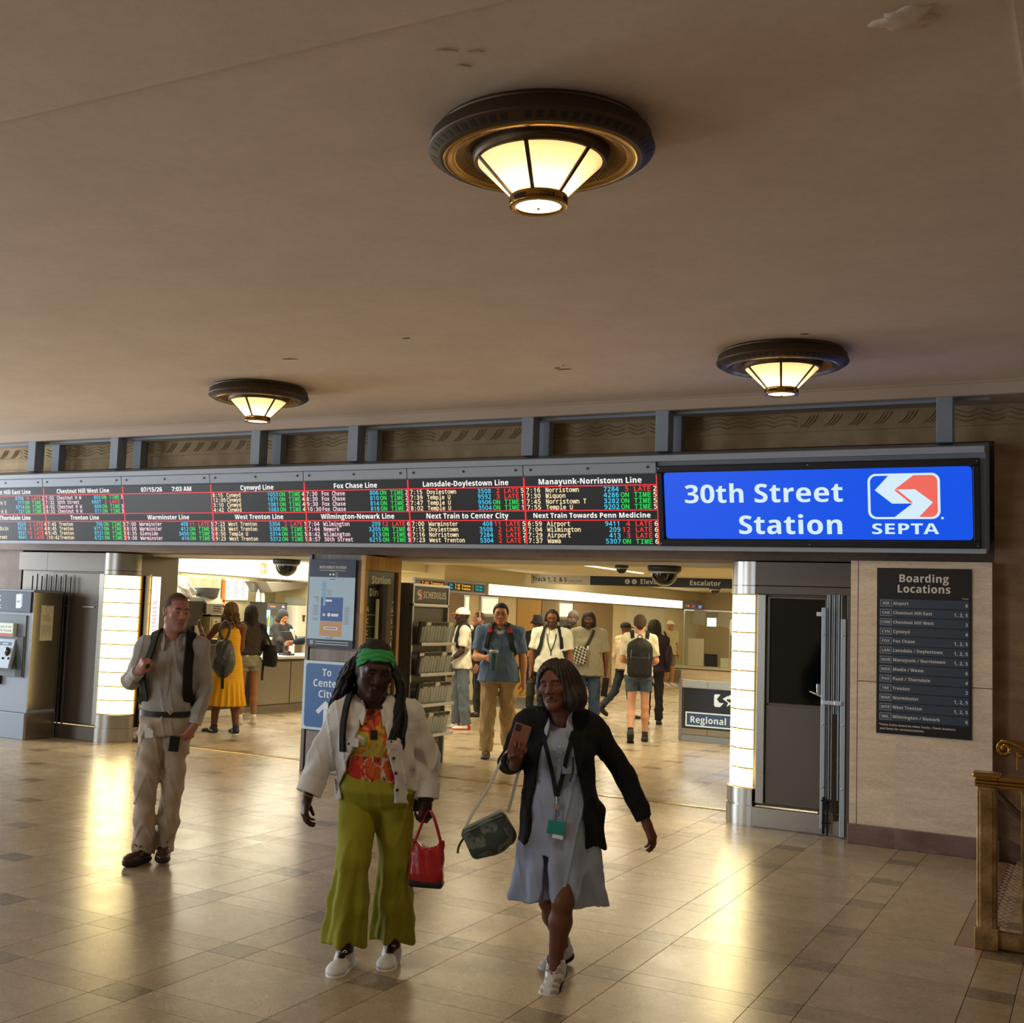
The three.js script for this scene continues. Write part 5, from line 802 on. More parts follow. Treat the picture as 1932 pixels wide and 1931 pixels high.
  G.setAttribute('uv', new THREE.BufferAttribute(uv, 2)); if (col) G.setAttribute('color', new THREE.BufferAttribute(col, 3));
  return G;
}
const folds = (amp, f = 1, ph = 0) => (x, y, z) => amp * (Math.sin((y * 19 + 6 * Math.sin(x * 9 * f + z * 7 + ph)) * f) * 0.6 + Math.sin((x * 23 - z * 19 + 4 * Math.sin(y * 11 + ph)) * f) * 0.4 + 0.35 * Math.sin((y * 47 + x * 31 - z * 37 + ph) * f) + 1.3 * (0.35 - Math.pow(1 - Math.abs(Math.sin((y * 9 + 3 * Math.sin(x * 13 - z * 11 + ph) + x * 6) * f)), 4)));
const lin = (hex) => { const c = new THREE.Color(hex); return [c.r, c.g, c.b]; };
// move a point onto the surface of a field, off metres outside
function snap(p, f, off = 0.006, from) {
  let q = [...p];
  for (let i = 0; i < 14; i++) { const d = f(...q), e = 0.004, gx = f(q[0] + e, q[1], q[2]) - f(q[0] - e, q[1], q[2]), gy = f(q[0], q[1] + e, q[2]) - f(q[0], q[1] - e, q[2]), gz = f(q[0], q[1], q[2] + e) - f(q[0], q[1], q[2] - e), l = Math.hypot(gx, gy, gz) || 1; const s = (off - d) * 0.8; q = [q[0] + gx / l * s, q[1] + gy / l * s, q[2] + gz / l * s]; }
  return q;
}
// flat strap swept along points; outward = away from a centre line (cx, cz)
function ribbon(pts, w, th, centre, closed = false, n = 40) {
  const c = new THREE.CatmullRomCurve3(pts.map((p) => V(...p)), closed), P = c.getPoints(n), pos = [], ind = [];
  P.forEach((p, i) => {
    const a = P[Math.max(0, i - 1)], b = P[Math.min(P.length - 1, i + 1)], t = b.clone().sub(a).normalize(), o = V(p.x - centre[0], centre.length > 2 ? p.y - centre[1] : 0, p.z - centre[centre.length - 1]); o.addScaledVector(t, -o.dot(t)).normalize(); const s = t.clone().cross(o).normalize(), W = typeof w === 'function' ? w(i / (P.length - 1)) : w;
    for (const [u, v] of [[-1, 0], [1, 0], [1, 1], [-1, 1]]) pos.push(p.x + s.x * u * W / 2 + o.x * v * th, p.y + s.y * u * W / 2 + o.y * v * th, p.z + s.z * u * W / 2 + o.z * v * th);
    if (i) { const k = 4 * i, j = k - 4; for (let e = 0; e < 4; e++) { const f = (e + 1) % 4; ind.push(j + e, k + e, k + f, j + e, k + f, j + f); } }
  });
  const m = pos.length / 3; ind.push(0, 1, 2, 0, 2, 3, m - 4, m - 2, m - 3, m - 4, m - 1, m - 2);
  let g = new THREE.BufferGeometry(); g.setAttribute('position', new THREE.BufferAttribute(new Float32Array(pos), 3)); g.setIndex(ind); g = g.toNonIndexed(); g.computeVertexNormals(); return metric(g);
}
// ---- hand: wrist, direction of the fingers, palm normal (fingers curl towards it), thumb side
function handOps(w, d, n, side, curl = 0.5, S = 1, thumbIn = 0.3, spread = 0) {
  d = unit3(d); n = unit3(sub3(n, mul3(d, dot3(n, d)))); const s = mul3(cross3(d, n), side), at = (a, b, c) => add3(w, add3(mul3(d, a * S), add3(mul3(s, b * S), mul3(n, c * S)))), ops = [];
  const L = [0.072, 0.08, 0.074, 0.058], R = [0.0088, 0.0092, 0.0088, 0.0078];
  ops.push(['+', cap(at(-0.03, 0, 0), at(0.02, 0, 0), 0.026 * S, 0.025 * S), 0.02]);
  for (let i = 0; i < 4; i++) ops.push(['+', cap(at(0.012, 0.012 - 0.008 * i, 0), at(0.082, 0.03 - 0.0195 * i, 0), 0.0165 * S, 0.0125 * S), 0.012 * S]);
  ops.push(['+', cap(at(0.02, 0.022, 0.006), at(0.05, 0.03, 0.01), 0.017 * S, 0.013 * S), 0.012 * S]);
  for (let i = 0; i < 4; i++) {
    let p = at(0.084 - (i === 3 ? 0.008 : i === 1 ? -0.003 : 0), 0.03 - 0.0195 * i, 0), a = curl * (0.75 + 0.1 * i); const fr = [0.46, 0.3, 0.24], sp = spread * (1.5 - i);
    fr.forEach((q, k) => { const dir = unit3(add3(add3(mul3(d, Math.cos(a)), mul3(n, Math.sin(a))), mul3(s, sp * 0.12))), e = add3(p, mul3(dir, L[i] * q * S)); ops.push(['+', cap(p, e, R[i] * S * (1 - 0.06 * k), R[i] * S * (0.94 - 0.09 * k)), k ? 0.002 : 0.006 * S]); p = e; a += curl * 0.85; });
  }
  let t0 = at(0.022, 0.03, 0.008); const a1 = unit3(add3(mul3(d, 0.72), add3(mul3(s, 0.62 - thumbIn), mul3(n, 0.25 + thumbIn * 1.3)))), t1 = add3(t0, mul3(a1, 0.042 * S)), a2 = unit3(add3(a1, add3(mul3(s, -0.35 - thumbIn * 0.5), mul3(d, 0.25)))), t2 = add3(t1, mul3(a2, 0.034 * S));
  ops.push(['+', cap(t0, t1, 0.014 * S, 0.0105 * S), 0.01 * S], ['+', cap(t1, t2, 0.0105 * S, 0.008 * S), 0.002]);
  return ops;
}
// ---- head in its own frame: x = the person's left, y up, z forward, origin between the ears; height about 0.235
function headOps(o = {}) {
  const j = o.jaw ?? 1, ch = o.cheek ?? 1, ops = [];
  ops.push(['+', ell([0, 0.03, -0.016], [0.076, 0.09, 0.097])], ['+', ell([0, -0.03, 0.02], [0.062 * ch, 0.08, 0.068]), 0.03]);
  ops.push(['+', cap([0.05 * j, -0.055, 0.0], [0.014, -0.103, 0.062], 0.022, 0.02), 0.03], ['+', cap([-0.05 * j, -0.055, 0.0], [-0.014, -0.103, 0.062], 0.022, 0.02), 0.03]);
  ops.push(['+', ell([0.04, -0.018, 0.058], [0.024 * ch, 0.02, 0.02]), 0.025], ['+', ell([-0.04, -0.018, 0.058], [0.024 * ch, 0.02, 0.02]), 0.025]);
  ops.push(['+', cap([-0.036, 0.023, 0.074], [0.036, 0.023, 0.074], 0.012), 0.025]);
  for (const s of [-1, 1]) { ops.push(['-', ell([s * 0.032, 0.003, 0.094], [0.02, 0.013, 0.016]), 0.014]); ops.push(['+', ell([s * 0.032, 0.002, 0.072], [0.0135, 0.0125, 0.0125]), 0.003], ['+', cap([s * 0.02, 0.0105, 0.0825], [s * 0.044, 0.009, 0.077], 0.0042), 0.005], ['+', cap([s * 0.021, -0.009, 0.08], [s * 0.043, -0.009, 0.075], 0.0035), 0.006]); }
  const nw = o.nose ?? 1;
  ops.push(['+', cap([0, 0.012, 0.08], [0, -0.028, 0.1], 0.008, 0.0115 * nw), 0.012], ['+', ell([0.0125 * nw, -0.033, 0.092], [0.009 * nw, 0.008, 0.011]), 0.008], ['+', ell([-0.0125 * nw, -0.033, 0.092], [0.009 * nw, 0.008, 0.011]), 0.008], ['-', cap([0.007 * nw, -0.043, 0.097], [0.007 * nw, -0.037, 0.097], 0.0028), 0.003], ['-', cap([-0.007 * nw, -0.043, 0.097], [-0.007 * nw, -0.037, 0.097], 0.0028), 0.003]);
  const lp = o.lips ?? 1;
  ops.push(['+', cap([-0.022, -0.064, 0.074], [0, -0.0605, 0.0845], 0.0055 * lp, 0.007 * lp), 0.008], ['+', cap([0.022, -0.064, 0.074], [0, -0.0605, 0.0845], 0.0055 * lp, 0.007 * lp), 0.008], ['+', cap([-0.017, -0.0735, 0.078], [0.017, -0.0735, 0.078], 0.0075 * lp), 0.01], ['-', cap([-0.023, -0.0675, 0.0875], [0.023, -0.0675, 0.0875], 0.0022), 0.004]);
  ops.push(['+', ell([0, -0.1, 0.068], [0.018, 0.014, 0.012]), 0.015]);
  for (const s of [-1, 1]) { const ax = [unit3([1, 0, s * 0.35]), unit3([0, 1, -0.15]), unit3([-s * 0.35, 0.15, 1])]; ops.push(['+', ell([s * 0.079, -0.002, -0.012], [0.008, 0.032, 0.019], ax), 0.006], ['-', ell([s * 0.087, 0.002, -0.004], [0.006, 0.016, 0.01], ax), 0.005]); }
  ops.push(['+', cap([0, -0.06, -0.022], [0, -0.17, -0.03], o.neck ?? 0.056, (o.neck ?? 0.056) * 1.06), 0.03]);
  return ops;
}
const lipAt = (x, y, z) => Math.abs(y + 0.067) < 0.0145 - Math.abs(x) * 0.32 && z > 0.06 && Math.abs(x) < 0.026;
const browAt = (x, y, z) => z > 0.05 && Math.abs(x) > 0.012 && Math.abs(x) < 0.05 && Math.abs(y - (0.027 - Math.abs(Math.abs(x) - 0.03) * 0.25)) < 0.0042;
// ---- a person: joints are metres from the base point on the floor; yaw = facing (0 = +z, pi/2 = +x)
function fk(o) {   // joint positions of an upright pose
  const h = o.h, y = o.yaw ?? 0, F = [Math.sin(y), 0, Math.cos(y)], Lf = [Math.cos(y), 0, -Math.sin(y)], w = o.w ?? 1, j = {};
  const P = (l, u, f) => [Lf[0] * l + F[0] * f, u, Lf[2] * l + F[2] * f], drop = o.drop ?? 0;
  j.pelvis = P(0, 0.53 * h - drop, 0); j.neck = P(o.sway ?? 0, 0.835 * h - drop, o.lean ?? 0); j.head = add3(j.neck, P(o.headL ?? 0, 0.095 * h, (o.headF ?? 0.02)));
  for (const [S, sg] of [['L', 1], ['R', -1]]) {
    const A = o['arm' + S] ?? {}, G = o['leg' + S] ?? {};
    const sh = add3(j.neck, P(sg * 0.104 * h * w, -0.025 * h, 0)); j['sh' + S] = sh;
    const dir = (out, fwd) => unit3(add3(add3(mul3([0, -1, 0], Math.cos(fwd) * Math.cos(out)), mul3(F, Math.sin(fwd) * Math.cos(out))), mul3(Lf, sg * Math.sin(out))));
    const e = add3(sh, mul3(dir(A.out ?? 0.12, A.fwd ?? 0), 0.172 * h)); j['el' + S] = e; j['wr' + S] = add3(e, mul3(dir(A.out2 ?? 0.05, (A.fwd ?? 0) + (A.bend ?? 0.2)), 0.145 * h));
    const hip = add3(j.pelvis, P(sg * 0.05 * h * w, -0.015 * h, 0)); j['hip' + S] = hip; const fw = G.fwd ?? 0, kb = G.bend ?? 0.05, out = G.out ?? 0.03;
    const kn = add3(hip, mul3(dir(out, fw), 0.245 * h)); j['kn' + S] = kn; const an = add3(kn, mul3(dir(out * 0.5, fw - kb), 0.235 * h)); j['an' + S] = an;
    const ft = G.foot ?? 0, tw = G.turn ?? 0, yy = y + sg * tw; j['toe' + S] = add3(an, [Math.sin(yy) * 0.085 * h * Math.cos(ft), -Math.sin(ft) * 0.085 * h - 0.03 * h * Math.cos(ft), Math.cos(yy) * 0.085 * h * Math.cos(ft)]);
  }
  return j;
}
const SK = { light: 0xc58a6c, pink: 0xb5776a, tan: 0xa9724e, brown: 0x6b4329, dark: 0x472a1c, deep: 0x36211a };
class Person {
  constructor(label, base, j, o = {}) {
    this.g = thing('person', label, 'person', base); this.j = j; this.o = o; this.yaw = o.yaw ?? 0; this.cell = o.cell ?? 0.012; this.skin = o.skin ?? SK.light; this.sc = o.scale ?? 1; this.geos = []; this.base = base;
    this.skinMat = new THREE.MeshPhysicalMaterial({ color: 0xffffff, vertexColors: true, roughness: 0.52, sheen: 0.15, specularIntensity: 0.6 });
    this.body = null;
  }
  F(l, u, f) { const y = this.yaw; return [Math.cos(y) * l + Math.sin(y) * f, u, -Math.sin(y) * l + Math.cos(y) * f]; }
  // skin of trunk and limbs
  limbs(o = {}) {
    const { j, sc } = this, k = (o.fat ?? 1) * sc, ops = [], n = (a, b, ra, rb) => ops.push(['+', cap(a, b, ra * k, rb * k), 0.03]);
    n(j.pelvis, mix3(j.pelvis, j.neck, 0.75), 0.07, 0.075); n(mix3(j.pelvis, j.neck, 0.75), j.neck, 0.075, 0.05); n(j.neck, j.head, 0.05, 0.048);
    for (const S of ['L', 'R']) {
      n(mix3(j.neck, j['sh' + S], 0.3), j['sh' + S], 0.05, 0.046); n(j['sh' + S], j['el' + S], 0.047, 0.037); n(j['el' + S], j['wr' + S], 0.036, 0.024);
      n(mix3(j['el' + S], j['wr' + S], 0.2), mix3(j['el' + S], j['wr' + S], 0.4), 0.037, 0.034);
      if (!o.noLegs) { const q = o.legFat ?? 1; n(j['hip' + S], j['kn' + S], 0.076 * q, 0.052 * q); n(j['kn' + S], mix3(j['kn' + S], j['an' + S], 0.32), 0.05 * q, 0.054 * q); n(mix3(j['kn' + S], j['an' + S], 0.32), j['an' + S], 0.054 * q, 0.034); n(j['an' + S], mix3(j['an' + S], j['toe' + S], 0.5), 0.03, 0.02); }
    }
    const c = lin(this.skin); this.geos.push(netMesh(ops, this.cell, { color: () => c })); return this;
  }
  hand(S, o = {}) {
    const { j, sc } = this, w = j['wr' + S], d = o.dir ? unit3(o.dir) : unit3(sub3(w, j['el' + S])), n = o.palm ?? this.F(S === 'L' ? -1 : 1, 0, 0.15);
    const side = o.side ?? (S === 'L' ? 1 : -1) * (o.flip ?? 1), c = lin(o.color ?? this.skin), cd = mul3(c, 0.8);
    this.geos.push(netMesh(handOps(w, d, n, side, o.curl ?? 0.45, (o.S ?? 1) * sc, o.thumb ?? 0.3, o.spread ?? 0), o.cell ?? this.o.handCell ?? 0.005, { color: () => c })); return this;
  }
  headFrame(yaw, pitch = 0, roll = 0) {
    const m = new THREE.Matrix4().makeRotationFromEuler(new THREE.Euler(pitch, yaw, roll, 'YXZ')), h = this.j.head, s = this.o.headS ?? 1;
    m.scale(V(s, s, s)); m.setPosition(...h); this.hm = m; this.hs = s; return this;
  }
  head(o = {}) {
    const c = lin(this.skin), lip = o.lip ? lin(o.lip) : [c[0] * 0.85, c[1] * 0.66, c[2] * 0.66], br = lin(o.brow ?? 0x1a120d), beard = o.beard ? lin(o.beard) : null, stub = o.stubble ?? 0;
    const g = netMesh(headOps(o), o.cell ?? this.o.headCell ?? 0.006, { color: (x, y, z) => {
      if (lipAt(x, y, z)) return lip; if (o.brow !== null && browAt(x, y, z)) return br;
      if (beard && z > -0.01 && y < -0.042 - 0.5 * Math.max(0, 0.05 - z) * (o.beardLow ?? 1) + (Math.abs(x) > 0.045 ? (Math.abs(x) - 0.045) * 2.2 : 0) && y > -0.145 && (Math.abs(x) < 0.02 && y > -0.058 && y < -0.04 ? 1 : 1)) { const k = o.beardMix ?? 0.85, q = 0.85 + 0.3 * hash(Math.floor(x * 400), Math.floor(y * 400 + z * 300), 5); return [lerp(c[0], beard[0] * q, k), lerp(c[1], beard[1] * q, k), lerp(c[2], beard[2] * q, k)]; }
      if (o.buzz && y > 0.052 + Math.max(0, z) * 0.42 - (z < -0.01 ? 0.07 : 0) - (Math.abs(x) > 0.06 ? 0.035 : 0)) { const b = lin(o.buzz), q = 0.85 + 0.3 * hash(Math.floor(x * 500), Math.floor(z * 500), 7), k = 0.8; return [lerp(c[0], b[0] * q, k), lerp(c[1], b[1] * q, k), lerp(c[2], b[2] * q, k)]; }
      return c;
    } });
    g.applyMatrix4(this.hm); this.geos.push(g);
    if (o.eyes !== false) for (const s of [-1, 1]) {
      const e = new THREE.SphereGeometry(0.0118, 14, 10); const col = new Float32Array(e.attributes.position.count * 3), p = e.attributes.position; const gx = o.gaze ?? 0;
      for (let i = 0; i < p.count; i++) { const dd = Math.hypot(p.getX(i) - gx, p.getY(i)), f = p.getZ(i) > 0; const cc = f && dd < 0.0028 ? [0.005, 0.005, 0.005] : f && dd < 0.006 ? lin(o.iris ?? 0x2a1a10) : [0.3, 0.28, 0.26]; col.set(cc, 3 * i); }
      e.setAttribute('color', new THREE.BufferAttribute(col, 3)); e.translate(s * 0.032, 0.0, 0.0728); e.applyMatrix4(this.hm);
      part(this.g, 'eye', e, this.skinMat);
    }
    return this;
  }
  // geometry given in the head frame, added as a part
  onHead(name, geo, mat, label) { geo.applyMatrix4(this.hm); return part(this.g, name, geo, mat, null, null, label); }
  hair(ops, mat, cell = 0.006, wr) { return this.onHead('hair', netMesh(ops, cell, { wrinkle: wr }), mat); }
  // trunk sections between pelvis and neck: [t, halfWidth, halfDepth, forward]
  trunk(rows, disp, pow = 2.3) { const { j, sc } = this; return loft(rows.map(([t, a, b, f = 0, l = 0]) => { const c = mix3(j.pelvis, j.neck, t), d = this.F(l * sc, 0, f * sc); return [c[1], c[0] + d[0], c[2] + d[2], a * sc, b * sc]; }), this.yaw, pow, disp); }
  garment(name, ops, color, o = {}) {
    const m = o.mat ?? cloth(o.color ? 0xffffff : color, { vertexColors: !!o.color, roughness: o.rough ?? 0.9 });
    const g = netMesh(ops, o.cell ?? this.cell, { wrinkle: o.wrinkle ?? folds(o.amp ?? 0.0035, o.freq ?? 1, this.base[0] * 7), color: o.color });
    return part(this.g, name, g, m, null, null, o.label);
  }
  sleeve(S, t, r0, r1, ops, r2) {   // t = 1 reaches the wrist; below 0.5 a short sleeve on the upper arm
    const { j, sc } = this, sh = j['sh' + S], el = j['el' + S], wr = j['wr' + S], inn = mix3(j.neck, sh, 0.55);
    ops.push(['+', cap(inn, sh, r0 * sc * 1.12, r0 * sc * 1.05), 0.06]);
    if (t <= 0.5) { const e = mix3(sh, el, t * 2); ops.push(['+', cap(sh, e, r0 * sc, r1 * sc), 0.03]); const dn = unit3(sub3(el, sh)), far = r1 * sc; ops.push(['&', (x, y, z) => { const q = sub3([x, y, z], e), a = dot3(q, dn); return a > -0.02 && len3(q) < 0.16 ? a : -1; }, 0.004]); }
    else { const m = r2 ?? r1; ops.push(['+', cap(sh, el, r0 * sc, m * sc), 0.03], ['+', cap(el, mix3(el, wr, (t - 0.5) * 2), m * sc, r1 * sc), 0.02]); const e = mix3(el, wr, (t - 0.5) * 2), dn = unit3(sub3(wr, el)); ops.push(['&', (x, y, z) => { const q = sub3([x, y, z], e), a = dot3(q, dn); return a > -0.02 && len3(q) < 0.12 ? a : -1; }, 0.004]); }
    return ops;
  }
  trousers(o) {
    const { j, sc } = this, ops = [['+', this.trunk([[-0.14, o.hip * 0.96, o.hipD * 0.95], [0.02, o.hip, o.hipD], [0.14, o.waist, o.waistD], [o.top ?? 0.22, o.waist * 0.99, o.waistD * 0.99]]), 0.03]];
    for (const S of ['L', 'R']) {
      const H = add3(j['hip' + S], [0, 0.0, 0]), K = j['kn' + S], A = j['an' + S], e = mix3(K, A, o.len ?? 0.97), md = mix3(K, e, 0.5);
      ops.push(['+', cap(H, K, o.thigh * sc, o.knee * sc), 0.025], ['+', cap(K, md, o.knee * sc, lerp(o.knee, o.hem, 0.55) * sc), 0.02], ['+', cap(md, e, lerp(o.knee, o.hem, 0.55) * sc, o.hem * sc), 0.02]);
      const dn = unit3(sub3(A, K)); ops.push(['&', (x, y, z) => { const q = sub3([x, y, z], e), a = dot3(q, dn); return a > -0.05 && len3(q) < 0.2 ? a : -1; }, 0.004]);
    }
    return ops;
  }
  shoe(S, o) {
    const { j, sc } = this, A = j['an' + S], T = j['toe' + S], f = unit3(sub3(T, A)), fl = unit3([f[0], o.flat ? 0 : f[1] + (o.rise ?? 0.35), f[2]]), up = unit3(cross3(cross3(fl, [0, 1, 0]), fl)), rt = cross3(fl, up), k = sc * (o.k ?? 1);
    const at = (a, b, c) => add3(A, add3(mul3(fl, a * k), add3(mul3(rt, b * k), mul3(up, c * k)))), sb = -0.078;
    const ops = [['+', cap(at(-0.03, 0, -0.03), at(0.02, 0, -0.03), 0.04 * k, 0.04 * k), 0.03], ['+', cap(at(0.0, 0, -0.045), at(0.12, 0, -0.05), 0.042 * k, 0.036 * k), 0.03], ['+', ell(at(0.14, 0.004, -0.053), [0.045 * k, 0.03 * k, 0.06 * k], [rt, up, fl]), 0.03], ['+', cap(at(-0.005, 0, 0.0), at(-0.01, 0, 0.025 + (o.high ?? 0)), 0.04 * k, 0.042 * k), 0.02]];
    ops.push(['-', cap(at(-0.002, 0, 0.03 + (o.high ?? 0)), at(-0.006, 0, 0.08 + (o.high ?? 0)), 0.034 * k, 0.036 * k), 0.004], ['&', (x, y, z) => -(dot3(sub3([x, y, z], A), up) - (sb + 0.012) * k), 0.004]);
    const sh = part(this.g, 'shoe', netMesh(ops, o.cell ?? 0.006, { color: o.paint ? (x, y, z) => { const q = sub3([x, y, z], A); return o.paint(dot3(q, fl) / k, dot3(q, rt) / k, dot3(q, up) / k); } : undefined }), o.mat ?? std(o.paint ? 0xffffff : o.color, o.rough ?? 0.6, { vertexColors: !!o.paint }));
    const so = [['+', ell(at(-0.035, 0, sb + 0.008), [0.04 * k, 0.03 * k, 0.045 * k], [rt, up, fl]), 0.01], ['+', ell(at(0.03, 0, sb + 0.006), [0.04 * k, 0.03 * k, 0.09 * k], [rt, up, fl]), 0.02], ['+', ell(at(0.115, 0.003, sb + 0.008), [0.05 * k, 0.03 * k, 0.085 * k], [rt, up, fl]), 0.02], ['&', (x, y, z) => dot3(sub3([x, y, z], A), up) - (sb + 0.018) * k, 0.003], ['&', (x, y, z) => -(dot3(sub3([x, y, z], A), up) - (sb - 0.012) * k), 0.003]];
    part(sh, 'sole', netMesh(so, o.cell ?? 0.006), std(o.sole ?? 0xe8e8e8, 0.7));
    if (o.lace) { const l = []; for (let i = 0; i < 4; i++) l.push(tube([at(0.05 + i * 0.017, -0.022, -0.012 - i * 0.006), at(0.052 + i * 0.017, 0, -0.003 - i * 0.006), at(0.05 + i * 0.017, 0.022, -0.012 - i * 0.006)], 0.0028, 6, 5)); l.push(tube([at(0.045, 0, 0.0), at(0.055, 0.025, 0.02), at(0.07, 0.02, 0.03), at(0.05, 0, 0.003)], 0.0024, 12, 5), tube([at(0.045, 0, 0.0), at(0.055, -0.025, 0.015), at(0.07, -0.02, 0.025), at(0.05, 0, 0.003)], 0.0024, 12, 5)); part(sh, 'laces', merge(l), std(o.lace, 0.8)); }
    return this;
  }
  straps(f, color, o = {}) {   // two backpack straps hugging a garment field, returned as geometries
    const out = [];
    for (const sg of [1, -1]) {
      const { j } = this, w = o.out ?? 0.11, up = j.neck[1] - 0.0, raw = [[0.1 * 1, up - 0.03, -0.12], [0.1, up + 0.02, -0.05], [0.105, up + 0.02, 0.02], [w + 0.01, up - 0.08, 0.12], [w + 0.02, up - 0.2, 0.14], [w + 0.035, up - (o.len ?? 0.34), 0.11], [w + 0.06, up - (o.len ?? 0.34) - 0.06, 0.02]].slice(0, o.short ? 5 : 7);
      const pts = raw.map(([l, y, d]) => { const c = mix3(j.pelvis, j.neck, (y - j.pelvis[1]) / (j.neck[1] - j.pelvis[1])), q = this.F(sg * l, 0, d); return snap([c[0] + q[0], y, c[2] + q[2]], f, 0.004); });
      out.push(ribbon(pts, o.w ?? 0.06, 0.014, [j.neck[0], j.neck[1] - 0.15, j.neck[2]]));
    }
    return out;
  }
  done() { const g = mergeGeometries(this.geos.map((q) => { const c = q.toNonIndexed(); return c; })); const b = part(this.g, 'body', g, this.skinMat); return this; }
}
// bags are things of their own
function backpack(label, base, yaw, o) {
  const t = thing('backpack', label, 'backpack', base, yaw), w = o.w ?? 0.3, h = o.h ?? 0.45, d = o.d ?? 0.16, m = o.mat ?? cloth(o.color ?? 0x141416, { roughness: 0.75 });
  part(t, 'body', netMesh([['+', rboxP([0, -h * 0.06, -d / 2], [w / 2, h * 0.44, d / 2], 0.075)], ['+', ell([0, h * 0.14, -d * 0.55], [w * 0.44, h * 0.36, d * 0.55]), 0.07]], 0.01, { wrinkle: folds(0.003, 1.3) }), m);
  part(t, 'front_pocket', netMesh([['+', rboxP([0, -h * 0.2, -d * 1.0], [w * 0.38, h * 0.24, 0.035], 0.03)]], 0.01, { wrinkle: folds(0.002, 1.5) }), m);
  part(t, 'zip', tube([[-w * 0.38, -h * 0.02, -d * 1.02], [-w * 0.3, h * 0.28, -d * 1.0], [0, h * 0.4, -d * 0.9], [w * 0.3, h * 0.28, -d * 1.0], [w * 0.38, -h * 0.02, -d * 1.02]], 0.004, 24, 5), std(o.zip ?? 0x55565a, 0.5));
  part(t, 'handle', tube([[-0.03, h * 0.48, -0.02], [-0.025, h * 0.55, -0.02], [0.025, h * 0.55, -0.02], [0.03, h * 0.48, -0.02]], 0.008, 12, 6), m);
  if (o.logo) part(t, 'badge', new THREE.TorusGeometry(0.014, 0.005, 6, 12, Math.PI * 1.5).translate(0, -0.02, -d * 1.12), M.white);
  return t;
}
const manBase = [-5.469, 0.0, -6.323], manJ = {pelvis: [0.104, 0.912, 0.059], neck: [0.154, 1.459, 0.084], head: [0.187, 1.646, 0.106], shL: [0.299, 1.424, -0.005], elL: [0.318, 1.152, -0.065], wrL: [0.316, 0.919, 0.017], shR: [-0.004, 1.41, 0.172], elR: [-0.077, 1.184, 0.216], wrR: [0.1, 1.253, 0.351], hipL: [0.167, 0.873, 0.018], knL: [0.17, 0.474, 0.036], anL: [0.089, 0.114, -0.01], toeL: [0.176, 0.073, 0.098], hipR: [0.034, 0.866, 0.096], knR: [0.068, 0.512, 0.181], anR: [0.022, 0.097, 0.121], toeR: [0.047, 0.047, 0.264]};
const w1Base = [-3.116, 0.0, -5.169], w1J = {pelvis: [0.072, 0.863, 0.04], neck: [0.064, 1.236, 0.081], head: [0.088, 1.422, 0.132], shL: [0.199, 1.211, -0.0], elL: [0.272, 1.013, -0.086], wrL: [0.3, 0.818, -0.04], shR: [-0.063, 1.199, 0.152], elR: [-0.158, 0.995, 0.188], wrR: [-0.181, 0.811, 0.265], hipL: [0.141, 0.84, -0.003], knL: [0.153, 0.501, -0.02], anL: [0.088, 0.07, -0.14], toeL: [0.134, 0.052, -0.006], hipR: [0.001, 0.834, 0.079], knR: [0.032, 0.529, 0.17], anR: [-0.037, 0.075, 0.096], toeR: [0.002, 0.028, 0.232]};
const w2Base = [-2.263, 0.0, -5.516], w2J = {pelvis: [0.033, 0.786, 0.054], neck: [0.036, 1.232, 0.095], head: [0.04, 1.396, 0.156], shL: [0.166, 1.198, 0.016], elL: [0.304, 0.984, -0.086], wrL: [0.403, 0.771, -0.107], shR: [-0.094, 1.206, 0.169], elR: [-0.178, 1.014, 0.176], wrR: [-0.063, 1.052, 0.369], hipL: [0.094, 0.759, 0.015], knL: [0.097, 0.409, 0.142], anL: [0.055, 0.104, 0.113], toeL: [0.062, 0.005, 0.192], hipR: [-0.024, 0.754, 0.084], knR: [-0.045, 0.355, -0.036], anR: [-0.072, 0.085, -0.28], toeR: [-0.095, 0.026, -0.178]};
// ---------------------------------------------------------------- shared pieces of dress
function collar(p, color, o = {}) {   // shirt collar with two points
  const { j } = p, n = j.neck, r = o.r ?? 0.072, pts = [];
  for (let i = 0; i <= 14; i++) { const a = 0.42 + i / 14 * (Math.PI * 2 - 0.84), f = p.F(Math.sin(a) * r, 0, Math.cos(a) * r * 0.95 + (o.f ?? 0.005)); pts.push([n[0] + f[0], n[1] + (o.y ?? 0.01) + 0.03 * (1 - Math.cos(a)) / 2 - 0.03 * Math.max(0, Math.cos(a)), n[2] + f[2]]); }
  const g = [ribbon(pts, o.w ?? 0.045, 0.006, [n[0], n[2]], false, 50)];
  for (const s of [1, -1]) { const A = (l, u, f) => { const q = p.F(s * l, 0, f); return [n[0] + q[0], n[1] + u, n[2] + q[2]]; }; const fo = (o.f ?? 0.005) + (o.pf ?? 0); g.push(ribbon([A(0.066, 0.02, fo + 0.03), A(0.055, -0.012, fo + 0.068), A(0.052, -0.045, fo + 0.086), A(0.05, -0.07, fo + 0.09)], (t) => 0.062 * (1 - t * 0.9), 0.006, [n[0], n[2]], false, 12)); }
  return part(p.g, 'collar', merge(g), cloth(color));
}
function buttons(p, f, list, color, r = 0.006) { const g = list.map(([l, y]) => { const c = mix3(p.j.pelvis, p.j.neck, (y - p.j.pelvis[1]) / (p.j.neck[1] - p.j.pelvis[1])), q = p.F(l, 0, 0.16), a = snap([c[0] + q[0], y, c[2] + q[2]], f, 0.002); return new THREE.SphereGeometry(r, 8, 6).translate(...a); }); g.forEach((q) => part(p.g, 'button', q, std(color, 0.4))); }
